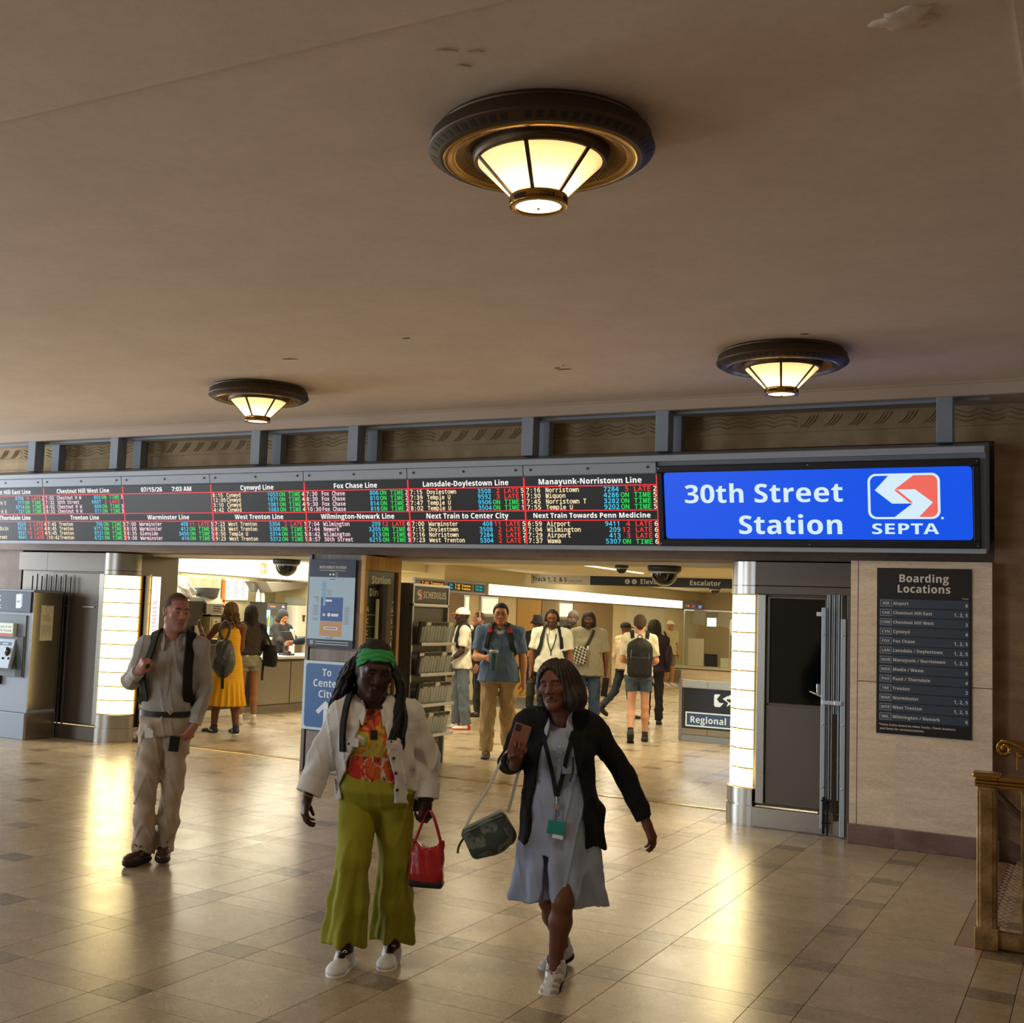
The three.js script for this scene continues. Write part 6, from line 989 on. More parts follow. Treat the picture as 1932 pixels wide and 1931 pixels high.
function around(p, f, y, w, th, mat, name, tilt = 0) { const pts = []; for (let i = 0; i < 28; i++) { const a = i / 28 * Math.PI * 2, c = mix3(p.j.pelvis, p.j.neck, (y - p.j.pelvis[1]) / (p.j.neck[1] - p.j.pelvis[1])), q = p.F(Math.sin(a) * 0.2, 0, Math.cos(a) * 0.17); pts.push(snap([c[0] + q[0], y + Math.cos(a) * tilt, c[2] + q[2]], f, 0.001)); } pts.push(pts[0]); return part(p.g, name, ribbon(pts, w, th, [p.j.pelvis[0], p.j.pelvis[2]], false, 84), mat); }
const onTrunk = (p, f, l, y, d, off = 0.006) => { const c = mix3(p.j.pelvis, p.j.neck, (y - p.j.pelvis[1]) / (p.j.neck[1] - p.j.pelvis[1])), q = p.F(l, 0, d); return snap([c[0] + q[0], y, c[2] + q[2]], f, off); };
const world = (p, q) => add3(p.base, q);
const hairM = (c, r = 0.75) => new THREE.MeshStandardMaterial({ color: c, roughness: r, bumpMap: greyNoise(60, 200, 24, 91, [6, 1.2], 1), bumpScale: 0.003 });
const strand = (a, f) => (x, y, z) => a * Math.sin(Math.atan2(x, z) * f + y * 14) + a * 0.7 * Math.sin(Math.atan2(x, z) * f * 2.3 - y * 31);
const shortHair = (line = 0.05, th = 0.008, back = 0.09) => [['+', ell([0, 0.03, -0.016], [0.076 + th, 0.09 + th, 0.097 + th])], ['&', (x, y, z) => -(y - (line + Math.max(0, z) * 0.35 - (z < 0.0 ? Math.min(back, -z * 1.8) : 0) - (Math.abs(x) > 0.062 && z < 0.03 ? 0.045 : 0))), 0.006]];
const glasses = (p, color) => { const g = []; for (const s of [-1, 1]) { g.push(new THREE.TorusGeometry(0.021, 0.0022, 6, 20).scale(1.1, 0.82, 1).translate(s * 0.032, 0.0, 0.094)); g.push(tube([[s * 0.054, 0.004, 0.092], [s * 0.074, 0.006, 0.05], [s * 0.083, 0.004, -0.02]], 0.0022, 10, 5)); } g.push(tube([[-0.011, 0.003, 0.095], [0, 0.006, 0.098], [0.011, 0.003, 0.095]], 0.002, 6, 5)); p.onHead('glasses', merge(g), std(color, 0.3)); };
const headphones = (p, c1, c2) => { p.onHead('headphones', merge([new THREE.TorusGeometry(0.102, 0.011, 8, 30, Math.PI).scale(0.9, 1.12, 1).translate(0, 0.012, -0.01), ...[-1, 1].map((s) => cyl(0.036, 0.036, 0.03, 18).rotateZ(Math.PI / 2).translate(s * 0.093, -0.005, -0.005))]), std(c1, 0.5)); };

// ================================================================ the man in the grey shirt
{
  const p = new Person('man in grey button shirt and khaki trousers with backpack, looking aside', manBase, manJ, { yaw: 0.55, skin: 0xbc8270, cell: 0.011, headCell: 0.0042, handCell: 0.004, headS: 1.02 });
  p.limbs({ legFat: 0.72 }).hand('R', { dir: [0.06, 0.09, 0.01], palm: p.F(0.9, 0, -0.5), curl: 1.15, thumb: 0.6 }).hand('L', { dir: [-0.05, -0.12, 0.04], palm: p.F(-0.8, 0, -0.6), curl: 0.55, thumb: 0.45 });
  p.headFrame(1.12, 0.06, -0.04).head({ jaw: 1.08, buzz: 0x6a5040, stubble: 1, beard: 0x7d6a5c, beardMix: 0.35, brow: 0x4a352a, lip: 0x9c665a, lips: 0.6, neck: 0.062, nose: 1.05 });
  p.hair(shortHair(0.075, 0.0025, 0.1), hairM(0x54443a, 0.95), 0.0045);
  const sh = [['+', p.trunk([[-0.02, 0.168, 0.128], [0.14, 0.165, 0.125], [0.35, 0.172, 0.13, 0.005], [0.66, 0.188, 0.132, 0.005], [0.85, 0.185, 0.112], [0.96, 0.115, 0.085], [1.01, 0.07, 0.068]]), 0.02]];
  p.sleeve('L', 0.98, 0.066, 0.044, sh, 0.056); p.sleeve('R', 0.94, 0.066, 0.044, sh, 0.058);
  sh.push(['&', (x, y, z) => (Math.hypot(x - manJ.pelvis[0], z - manJ.pelvis[2]) < 0.24 ? manJ.pelvis[1] + 0.06 - y : -1), 0.01]);
  p.garment('shirt', sh, 0xaaa49c, { amp: 0.0065, freq: 1.0 }); const f = sdfOf(sh);
  collar(p, 0xb4afa8, { r: 0.078, y: 0.015, w: 0.05, pf: 0.012 });
  part(p.g, 'placket', ribbon([1.4, 1.3, 1.2, 1.1, 1.02].map((y) => onTrunk(p, f, 0, y, 0.2, 0.001)), 0.03, 0.003, [manJ.pelvis[0], manJ.pelvis[2]], false, 20), cloth(0xa8a29a));
  buttons(p, f, [[0, 1.38], [0, 1.3], [0, 1.21], [0, 1.12], [0, 1.04]], 0xd8d6d0, 0.005);
  for (const S of ['L', 'R']) { const w = mix3(manJ['el' + S], manJ['wr' + S], 0.9), d = unit3(sub3(manJ['wr' + S], manJ['el' + S])); const q = new THREE.Quaternion().setFromUnitVectors(V(0, 1, 0), V(...d)); part(p.g, 'cuff', new THREE.CylinderGeometry(0.042, 0.045, 0.055, 20, 1, false).applyQuaternion(q).translate(...w), cloth(0xb8b4ac)); }
  const tr = p.trousers({ hip: 0.178, hipD: 0.135, waist: 0.17, waistD: 0.13, top: 0.16, thigh: 0.094, knee: 0.074, hem: 0.068, len: 1.09 });
  p.garment('trousers', tr, 0xb3a18c, { amp: 0.0085, freq: 1.1 }); const tf = sdfOf(tr);
  around(p, tf, 0.985, 0.036, 0.006, std(0x1c1512, 0.45), 'belt', -0.01);
  part(p.g, 'badge', rbox(0.055, 0.085, 0.004, 0.004).rotateY(0.5).rotateZ(0.08).translate(...onTrunk(p, tf, -0.09, 0.86, 0.16, 0.012)), M.white);
  p.shoe('R', { color: 0x3a2318, rough: 0.35, sole: 0x1a120d, lace: 0x2a1a12, flat: true, k: 1.04 }).shoe('L', { color: 0x3c2218, rough: 0.28, sole: 0x1a120d, lace: 0x2a1a12, flat: true, k: 1.04 });
  p.done();
  const st = p.straps(f, 0, { out: 0.115, len: 0.36, w: 0.07 });
  const b = backpack('black backpack worn by the man in the grey shirt', world(p, add3(manJ.neck, p.F(0, -0.24, -0.15))), 0.55, { color: 0x1a1b18, w: 0.34, h: 0.46 });
  const inv = new THREE.Matrix4().makeRotationY(-0.55).multiply(new THREE.Matrix4().makeTranslation(...mul3(sub3(world(p, add3(manJ.neck, p.F(0, -0.24, -0.15))), p.base), -1)));
  st.forEach((g, i) => part(b, 'strap', g.applyMatrix4(inv), cloth(i ? 0x2a2c22 : 0x0d0e0e)));
  const h = add3(manJ.wrL, [-0.06, -0.13, 0.07]);
  solo('wallet_phone', 'black phone wallet held low in the hand of the man in grey', 'phone', rbox(0.07, 0.1, 0.014, 0.006).rotateZ(-0.08).rotateY(0.8), std(0x0b0f14, 0.4), world(p, add3(h, p.F(-0.035, 0, 0.02))));
}
// ================================================================ the woman with the green headband
{
  const j = w1J, p = new Person('woman in white denim jacket, floral top and olive wide trousers with green headband', w1Base, j, { yaw: 0.5, skin: 0x3f241b, cell: 0.01, headCell: 0.004, handCell: 0.0038, headS: 1.06, scale: 0.98 });
  p.limbs({ fat: 1.08, legFat: 0.75 }).hand('R', { dir: [0.0, -0.13, 0.03], palm: p.F(0.9, 0, -0.3), curl: 0.6 }).hand('L', { dir: [0.01, -0.13, 0.02], palm: p.F(-0.6, 0, -0.7), curl: 1.05, thumb: 0.55 });
  p.headFrame(0.72, 0.2, -0.06).head({ cheek: 1.12, lips: 1.25, nose: 1.3, neck: 0.06, brow: 0x120a08, lip: 0x4a2420 });
  p.onHead('headband', netMesh([['+', ell([0, 0.033, -0.014], [0.088, 0.098, 0.109])], ['&', (x, y, z) => -(y - 0.034 - z * 0.38 + (Math.abs(x) > 0.05 ? (Math.abs(x) - 0.05) * 0.7 : 0)), 0.005], ['&', (x, y, z) => y - 0.098 - z * 0.3, 0.005]], 0.005, { wrinkle: (x, y, z) => 0.0022 * Math.sin((y - z * 0.35 + Math.abs(x) * 0.3) * 260) }), cloth(0x2f8f4a), 'pleated green headband');
  const locs = [], hm = new THREE.Matrix4().copy(p.hm).invert(), L = (q) => V(...q).applyMatrix4(hm).toArray();
  const loc = (pts, r) => { const w = rnd() * 6, c = new THREE.CatmullRomCurve3(pts.map((q) => V(...q))), P = c.getPoints(12).map((v, i) => v.add(V(0.006 * Math.sin(i * 1.7 + w), 0, 0.006 * Math.cos(i * 1.3 + w)))), g = new THREE.TubeGeometry(new THREE.CatmullRomCurve3(P), 30, r * (0.8 + 0.4 * rnd()), 6); locs.push(g, new THREE.SphereGeometry(r * 0.95, 6, 5).translate(P[12].x, P[12].y, P[12].z)); };
  for (let i = 0; i < 40; i++) { const a = rnd(), b = rnd(), c = rnd(); loc([[0.06 + 0.025 * a, 0.075 - 0.07 * b, -0.05 + 0.07 * b], [0.1 + 0.025 * a, -0.03, 0.005 + 0.04 * b], [0.105 + 0.04 * a, -0.13, 0.04 + 0.05 * b], [0.085 + 0.07 * a, -0.23 - 0.02 * c, 0.085 + 0.06 * b], [0.075 + 0.07 * a + 0.01 * c, -0.3 - 0.13 * c, 0.1 + 0.05 * b]], 0.0066); }
  for (let i = 0; i < 36; i++) { const a = rnd(), b = rnd(), c = rnd(); loc([[-0.055 - 0.02 * a, 0.08 - 0.05 * b, -0.06], [-0.1 - 0.02 * a, -0.01, -0.045 - 0.05 * b], [-0.115 - 0.03 * a, -0.11, -0.06 - 0.06 * b], [-0.115 - 0.05 * a, -0.21 - 0.05 * c, -0.07 - 0.07 * b]], 0.0066); }
  for (let i = 0; i < 20; i++) { const a = rnd() - 0.5, c = rnd(); loc([[a * 0.12, 0.09, -0.07], [a * 0.17, 0.0, -0.125], [a * 0.2, -0.12, -0.14], [a * 0.22, -0.26 - 0.1 * c, -0.15]], 0.01); }
  const crown = netMesh([['+', ell([0, 0.036, -0.026], [0.088, 0.102, 0.108])], ['&', (x, y, z) => Math.min(y - 0.094 - z * 0.28 < 0 ? z + 0.02 - y * 0.15 : -1, 1), 0.006]], 0.006, { wrinkle: strand(0.002, 26) });
  p.onHead('hair', merge([crown, ...locs]), hairM(0x0d0a0a, 0.6), 'long black locs');
  const top = [['+', p.trunk([[-0.1, 0.165, 0.128], [0.2, 0.165, 0.135, 0.01], [0.6, 0.165, 0.13, 0.015], [0.85, 0.15, 0.1, 0.005], [0.97, 0.09, 0.075], [1.03, 0.06, 0.06]]), 0.02]];
  const PAL = [[0.45, 0.02, 0.012], [0.55, 0.1, 0.015], [0.62, 0.32, 0.03], [0.3, 0.34, 0.05], [0.62, 0.55, 0.42], [0.2, 0.03, 0.02], [0.6, 0.06, 0.02]];
  const floral = (x, y, z) => { const yy = (y - 0.85) / 0.38, u = (x * 0.86 - z * 0.5) * 30, v = y * 24, w = vnoise(u + 2.2 * vnoise(u * 0.7, v * 0.7, 64, 9), v * 0.62 + 1.5 * vnoise(u, v, 64, 4), 64, 3), k = vnoise(u * 1.7 + 9, v * 0.9, 64, 8); if (yy < -0.0) return PAL[4]; if (yy < 0.45) return PAL[w < 0.42 ? 0 : w < 0.62 ? 1 : w < 0.7 ? 4 : k < 0.5 ? 6 : 5]; if (yy < 0.75) return PAL[w < 0.3 ? 4 : w < 0.5 ? 3 : w < 0.62 ? 2 : w < 0.74 ? 1 : 3]; return PAL[w < 0.45 ? 1 : w < 0.6 ? 5 : w < 0.75 ? 6 : 2]; };
  p.garment('floral_top', top, 0, { color: floral, amp: 0.003, cell: 0.006, label: 'tropical print top in red, orange, yellow and green' });
  const tr = [['+', p.trunk([[-0.34, 0.1, 0.06], [-0.2, 0.17, 0.13], [-0.04, 0.2, 0.155], [0.12, 0.178, 0.14], [0.2, 0.168, 0.132]]), 0.03]], ax = {};
  for (const S of ['L', 'R']) { const H = j['hip' + S], K = j['kn' + S], A = j['an' + S], e = add3(mix3(K, A, 0.9), [0, 0.0, 0]), md = mix3(K, e, 0.5), o = p.F(S === 'L' ? 0.004 : -0.004, 0, 0); tr.push(['+', cap(H, K, 0.102, 0.08), 0.02], ['+', cap(K, md, 0.08, 0.092), 0.02], ['+', cap(add3(md, o), add3(e, o), 0.092, 0.106), 0.02]); tr.push(['&', (x, y, z) => (y < e[1] + 0.06 && Math.hypot(x - e[0], z - e[2]) < 0.16 ? e[1] + 0.006 * Math.sin(Math.atan2(x - e[0], z - e[2]) * 4) - y : -1), 0.004]); ax[S] = [K, e]; }
  tr.push(['&', (x, y, z) => { const c = 0.47; return -1; }, 0.001]);
  const inner = (x, y, z) => { let d = 9, b = null; for (const S of ['L', 'R']) { const [K, e] = ax[S], t = clamp((K[1] - y) / (K[1] - e[1]), -0.6, 1), c = mix3(K, e, Math.max(0, t)), r = Math.hypot(x - c[0], z - c[2]); if (r < d) { d = r; b = [Math.atan2(x - c[0], z - c[2]), t]; } } return b; };
  p.garment('trousers', tr, 0x8d8a1e, { cell: 0.009, wrinkle: (x, y, z) => { const [a, t] = inner(x, y, z), k = Math.max(0, t + 0.3); return -(0.01 * k * Math.sin(a * 5 + y * 3) + 0.005 * k * Math.sin(a * 9 - y * 8)) + folds(0.003)(x, y, z); }, label: 'olive green wide-leg trousers' });
  const jk = [['+', p.trunk([[-0.16, 0.208, 0.165], [0.15, 0.2, 0.162, 0.01], [0.55, 0.198, 0.16, 0.012], [0.8, 0.19, 0.135, 0.005], [0.92, 0.15, 0.1], [1.0, 0.095, 0.085], [1.05, 0.085, 0.08]]), 0.02]];
  p.sleeve('L', 0.93, 0.078, 0.06, jk, 0.068); p.sleeve('R', 0.9, 0.078, 0.06, jk, 0.068);
  const open = (x, y, z) => { const t = (y - j.pelvis[1]) / (j.neck[1] - j.pelvis[1]), c = mix3(j.pelvis, j.neck, t), dx = x - c[0], dz = z - c[2], cy = Math.cos(0.5), sy = Math.sin(0.5), lx = dx * cy - dz * sy, lz = dx * sy + dz * cy, l = -lerp(0.04, 0.17, clamp((1.02 - t) / 1.0, 0, 1)), r = lerp(0.045, 0.085, clamp((1.02 - t) / 0.9, 0, 1)); const d = Math.max(lx - r, l - lx, 0.03 - lz); return -d; };
  jk.push(['&', open, 0.008]);
  p.garment('jacket', jk, 0xcfccc8, { cell: 0.008, amp: 0.006, freq: 1.15, label: 'white denim jacket worn open' }); const jf = sdfOf(jk);
  collar(p, 0xd6d3cf, { r: 0.092, y: 0.0, w: 0.06, f: 0.0, pf: 0.02 });
  for (const S of ['L', 'R']) { const t = S === 'L' ? 0.8 : 0.74, w = mix3(j['el' + S], j['wr' + S], t), d = unit3(sub3(j['wr' + S], j['el' + S])), q = new THREE.Quaternion().setFromUnitVectors(V(0, 1, 0), V(...d)); part(p.g, 'cuff', new THREE.CylinderGeometry(0.063, 0.066, 0.075, 24, 1, false).applyQuaternion(q).translate(...w), cloth(0xd6d3cf)); }
  const edge = (S, y) => { const t = (y - j.pelvis[1]) / (j.neck[1] - j.pelvis[1]), k = S > 0 ? lerp(0.045, 0.085, clamp((1.02 - t) / 0.9, 0, 1)) + 0.018 : -lerp(0.04, 0.17, clamp((1.02 - t) / 1.0, 0, 1)) - 0.015; return [k, y]; };
  buttons(p, jf, [1.1, 1.02, 0.95, 0.87].map((y) => edge(1, y)), 0x1a1715, 0.008); buttons(p, jf, [1.08].map((y) => [-0.13, y]), 0x3a3634, 0.007);
  for (const l of [0.105, -0.125]) part(p.g, 'pocket_flap', rbox(0.075, 0.04, 0.003, 0.001).rotateY(0.5 + l * 4).translate(...onTrunk(p, jf, l, 1.1, 0.2, 0.001)), cloth(0xcbc8c4));
  part(p.g, 'pendant', rbox(0.035, 0.045, 0.006, 0.003).rotateY(0.5).translate(...onTrunk(p, sdfOf(top), 0.0, 1.155, 0.2, 0.006)), M.bronzeDark);
  const ring = (S, t, r, th, m, n) => { const w = mix3(j['el' + S], j['wr' + S], t), d = unit3(sub3(j['wr' + S], j['el' + S])), q = new THREE.Quaternion().setFromUnitVectors(V(0, 0, 1), V(...d)); part(p.g, n, new THREE.TorusGeometry(r, th, 8, 24).applyQuaternion(q).translate(...w), m); };
  ring('R', 1.0, 0.027, 0.004, M.brass, 'bracelet'); ring('L', 1.02, 0.029, 0.009, M.black, 'watch');
  p.shoe('R', { color: 0xdcdcd8, sole: 0xe6e4de, lace: 0xf2f2ee, k: 1.02, flat: true, high: 0.035 }).shoe('L', { color: 0xdcdcd8, sole: 0xe6e4de, lace: 0xf2f2ee, k: 1.0, flat: true, high: 0.035 });
  p.done();
  const bb = world(p, add3(j.neck, p.F(0.02, -0.22, -0.19))), b = backpack('dark backpack on the back of the woman in white denim jacket', bb, 0.5, { color: 0x17141a, w: 0.34, h: 0.46 });
  const inv = new THREE.Matrix4().makeRotationY(-0.5).multiply(new THREE.Matrix4().makeTranslation(...mul3(sub3(bb, p.base), -1)));
  p.straps(jf, 0, { out: 0.135, len: 0.22, w: 0.034, short: true }).slice(1).forEach((g) => part(b, 'strap', g.applyMatrix4(inv), cloth(0x0d0b0c)));
  const cu = thing('travel_cup', 'black travel cup with yellow band in the side pocket of the dark backpack', 'cup', add3(bb, p.F(0.19, -0.2, -0.02))); part(cu, 'cup', lathe([[0.001, -0.09], [0.033, -0.09], [0.04, 0.03], [0.001, 0.03]], 20), M.black); part(cu, 'band', lathe([[0.0395, 0.0], [0.042, 0.035], [0.038, 0.036]], 20), std(0xc9a21e, 0.5)); part(cu, 'lid', lathe([[0.001, 0.036], [0.044, 0.036], [0.042, 0.06], [0.03, 0.075], [0.001, 0.075]], 20), M.rubber);
}
// red handbag hanging from her hand
{
  const c = add3(w1Base, add3(w1J.wrL, [0.03, -0.29, 0.02])), t = thing('handbag', 'small red leather handbag with looped handles held by the woman in olive trousers', 'handbag', c, 0.35), m = new THREE.MeshPhysicalMaterial({ color: 0xa50a12, roughness: 0.38, clearcoat: 0.3 });
  part(t, 'body', netMesh([['+', loft([[-0.095, 0, 0, 0.078, 0.045], [-0.05, 0, 0, 0.085, 0.05], [0.04, 0, 0, 0.082, 0.035], [0.105, 0, 0, 0.075, 0.016]], 0, 3.2), 0.01], ['-', ell([0, 0.125, 0], [0.055, 0.06, 0.06]), 0.015]], 0.005, { wrinkle: folds(0.002, 1.6) }), m);
  part(t, 'base_panel', netMesh([['+', rboxP([0, -0.096, 0], [0.081, 0.018, 0.048], 0.014)]], 0.005), std(0x16090a, 0.6));
  for (const z of [0.014, -0.014]) part(t, 'handle', ribbon([[-0.062, 0.085, z], [-0.04, 0.15, z * 1.2], [-0.012, 0.225, z * 0.8], [0.002, 0.24, z * 0.6], [0.016, 0.225, z * 0.8], [0.045, 0.15, z * 1.2], [0.064, 0.085, z]], 0.018, 0.004, [0, 0.12, 0]), m);
}
// ================================================================ the woman in the blue shirt dress
{
  const j = w2J, Y = 0.32, p = new Person('woman in pale blue shirt dress and black cardigan with lanyard, bobbed hair', w2Base, j, { yaw: Y, skin: 0x6a4230, cell: 0.01, headCell: 0.004, handCell: 0.0038, headS: 0.94, scale: 0.92 });
  p.limbs({ fat: 1.0 }).hand('R', { dir: [0.05, 0.12, 0.04], palm: p.F(0.25, 0.1, 1), curl: 0.75, thumb: 0.5 }).hand('L', { dir: [0.06, -0.14, -0.01], palm: p.F(-0.9, -0.2, -0.4), curl: 0.5, thumb: 0.15 });
  p.headFrame(-0.02, 0.02, 0.1).head({ cheek: 1.08, lips: 0.85, nose: 1.05, neck: 0.058, brow: 0x2a1a12, lip: 0x5a3028 });
  const bob = [['+', ell([0, 0.036, -0.02], [0.1, 0.1, 0.115])], ['+', ell([0.045, -0.04, -0.035], [0.085, 0.095, 0.1]), 0.05], ['+', ell([-0.04, -0.035, -0.04], [0.075, 0.085, 0.1]), 0.05], ['+', ell([0.1, -0.075, 0.0], [0.05, 0.055, 0.06]), 0.04], ['-', ell([-0.008, -0.022, 0.118], [0.068, 0.118, 0.1]), 0.02], ['-', ell([0, -0.2, 0.03], [0.1, 0.075, 0.14]), 0.02], ['-', cap([0.012, 0.14, 0.09], [0.012, 0.14, -0.05], 0.012), 0.012]];
  p.hair(bob, hairM(0x24150d, 0.6), 0.0055, strand(0.0022, 30));
  const dr = [['+', p.trunk([[-0.93, 0.222, 0.17], [-0.5, 0.205, 0.158], [0, 0.182, 0.142], [0.35, 0.162, 0.13], [0.7, 0.172, 0.135, 0.012], [0.88, 0.158, 0.1], [0.97, 0.09, 0.075], [1.03, 0.066, 0.066]], (lx, y, lz, a) => { const t = clamp((0.82 - y) / 0.45, 0, 1); return t * (0.02 * Math.sin(a * 4 + 1.2) + 0.01 * Math.sin(a * 9 + y * 5)); }), 0.02]];
  dr.push(['-', { lo: [-0.3, 0.3, -0.3], hi: [0.3, 0.62, 0.4], f: (x, y, z) => { const dx = x - 0.033, dz = z - 0.054, lx = dx * Math.cos(Y) - dz * Math.sin(Y), lz = dx * Math.sin(Y) + dz * Math.cos(Y); return Math.max(Math.abs(lx + 0.05) - 0.012 - Math.max(0, 0.44 - y) * 0.3, 0.04 - lz, y - 0.6); } }, 0.01]);
  dr.push(['&', (x, y, z) => 0.375 + 0.02 * Math.sin(Math.atan2(x, z) * 3 + 1) - y, 0.005]);
  p.garment('shirt_dress', dr, 0x9aa4bc, { cell: 0.008, amp: 0.004, label: 'pale blue cotton shirt dress' }); const df = sdfOf(dr);
  collar(p, 0xa6afc4, { r: 0.07, y: 0.0, w: 0.045, pf: 0.01 });
  part(p.g, 'placket', ribbon([1.16, 1.08, 1.0, 0.9, 0.8, 0.7].map((y) => onTrunk(p, df, 0.01, y, 0.2, 0.001)), 0.028, 0.003, [j.pelvis[0], j.pelvis[2]], false, 24), cloth(0x9099b2));
  buttons(p, df, [1.13, 1.05, 0.97, 0.88, 0.79].map((y) => [0.01, y]), 0xd5d8e0, 0.0045);
  part(p.g, 'chest_pocket', rbox(0.075, 0.085, 0.004, 0.003).rotateY(Y + 0.35).translate(...onTrunk(p, df, 0.07, 1.02, 0.2, 0.003)), cloth(0x929bb2));
  const ck = [['+', p.trunk([[-0.32, 0.215, 0.16, -0.02], [0.0, 0.2, 0.158], [0.35, 0.186, 0.15], [0.7, 0.19, 0.152, 0.008], [0.86, 0.178, 0.125], [0.95, 0.13, 0.098], [1.0, 0.095, 0.085], [1.05, 0.085, 0.08]]), 0.02]];
  p.sleeve('L', 0.97, 0.066, 0.046, ck, 0.058); p.sleeve('R', 0.8, 0.068, 0.05, ck, 0.06);
  ck.push(['+', cap(add3(j.pelvis, p.F(0.17, 0.02, -0.02)), add3(j.pelvis, p.F(0.21, -0.15, -0.04)), 0.045, 0.01), 0.03]);
  ck.push(['&', (x, y, z) => { const t = (y - j.pelvis[1]) / (j.neck[1] - j.pelvis[1]), c = mix3(j.pelvis, j.neck, t), dx = x - c[0], dz = z - c[2], lx = dx * Math.cos(Y) - dz * Math.sin(Y), lz = dx * Math.sin(Y) + dz * Math.cos(Y), k = clamp((1.02 - t) / 0.9, 0, 1), l = -lerp(0.045, 0.125, k), r = lerp(0.045, 0.12, k); return t > 1.1 ? -1 : -Math.max(lx - r, l - lx, 0.02 - lz); }, 0.008]);
  p.garment('cardigan', ck, 0x07080b, { cell: 0.008, amp: 0.005, rough: 0.95, label: 'black open cardigan' }); const cf = sdfOf(ck);
  const la = []; const V0 = onTrunk(p, df, -0.005, 0.885, 0.2, 0.008);
  for (const s of [1, -1]) la.push(ribbon([onTrunk(p, cf, s * 0.07, 1.25, -0.06, 0.004), onTrunk(p, cf, s * 0.075, 1.27, 0.02, 0.004), onTrunk(p, df, s * 0.065, 1.16, 0.14, 0.014), onTrunk(p, df, s * 0.05, 1.07, 0.2, 0.01), onTrunk(p, df, s * 0.028, 0.98, 0.2, 0.008), V0], 0.02, 0.003, [j.neck[0], j.neck[1] - 0.2, j.neck[2] - 0.05]));
  part(p.g, 'lanyard', merge(la), cloth(0x0c0c10), null, null, 'black lanyard');
  const reel = add3(V0, p.F(0, -0.045, 0.006)); part(p.g, 'badge_reel', merge([cyl(0.014, 0.014, 0.008, 16).rotateX(Math.PI / 2).rotateY(Y).translate(...reel), tube([V0, reel], 0.003, 4, 5)]), M.steelBright);
  const bd = onTrunk(p, df, -0.005, 0.745, 0.2, 0.012); part(p.g, 'badge_cord', tube([reel, mix3(reel, bd, 0.5), add3(bd, [0, 0.04, 0])], 0.0018, 8, 5), M.black);
  const bdg = part(p.g, 'badge', rbox(0.078, 0.062, 0.004, 0.004).rotateZ(-0.12).rotateY(Y).translate(...bd), std(0x1f8a86, 0.45), null, null, 'teal identity badge'); part(bdg, 'badge_label', rbox(0.05, 0.018, 0.003, 0.002).rotateZ(-0.12).rotateY(Y).translate(...add3(bd, p.F(0.01, -0.04, 0.002))), M.white);
  part(p.g, 'pen', tube([onTrunk(p, df, 0.085, 1.06, 0.2, 0.006), onTrunk(p, df, 0.082, 0.99, 0.2, 0.012), onTrunk(p, df, 0.066, 0.95, 0.2, 0.012)], 0.004, 8, 6), M.black);
  const bead = []; { const w = mix3(j.elR, j.wrR, 0.9), d = unit3(sub3(j.wrR, j.elR)), q = new THREE.Quaternion().setFromUnitVectors(V(0, 0, 1), V(...d)); for (let i = 0; i < 18; i++) { const a = i / 18 * Math.PI * 2; bead.push(new THREE.SphereGeometry(0.006, 6, 5).translate(Math.cos(a) * 0.032, Math.sin(a) * 0.032, 0).applyQuaternion(q).translate(...w)); } part(p.g, 'bead_bracelet', merge(bead), std(0x3a2a22, 0.4)); }
  const pt = (a, b, c) => (c < -0.055 ? [0.02, 0.025, 0.03] : (Math.abs(b) > 0.018 && a > 0.02 && (Math.floor((a + Math.abs(b)) * 55) % 2)) ? [0.34, 0.3, 0.27] : [0.62, 0.63, 0.64]);
  p.shoe('L', { paint: pt, sole: 0x15181c, lace: 0xcfc8ba, k: 1.05, rough: 0.35, rise: 0.42 }).shoe('R', { paint: pt, sole: 0x15181c, lace: 0xcfc8ba, k: 1.0, rough: 0.35, rise: 0.3 });
  p.done();
  // phone in her raised hand and the bag on her forearm
  const hp = add3(world(p, j.wrR), [0.032, 0.1, 0.035]); const ph = thing('mobile_phone', 'mobile phone in rosy case held up by the woman in black cardigan', 'phone', hp, Y + 0.15); ph.rotation.x = -0.35; ph.rotation.z = -0.12;
  part(ph, 'case', rbox(0.076, 0.15, 0.01, 0.006, 0, 0, 0, 3), std(0x7d5044, 0.25)); part(ph, 'screen', rbox(0.07, 0.142, 0.002, 0.001, 0, 0, -0.0055), M.blackGloss); part(ph, 'lens_bump', rbox(0.026, 0.03, 0.004, 0.006, -0.02, 0.052, 0.006), M.black);
  const bp = add3(world(p, j.elR), [-0.05, -0.33, 0.1]); const bg = thing('crossbody_bag', 'sage green patterned zip bag hanging from the forearm by a grey strap', 'bag', bp, 0.35); 
  const camo = (x, y, z) => { const n = vnoise(x * 26 + 7, y * 26 + z * 20 + 3, 64, 17), q = vnoise(x * 60, y * 60 + z * 30, 64, 18); return n > 0.55 ? [0.035, 0.05, 0.04] : q > 0.62 ? [0.06, 0.08, 0.065] : [0.125, 0.155, 0.125]; };
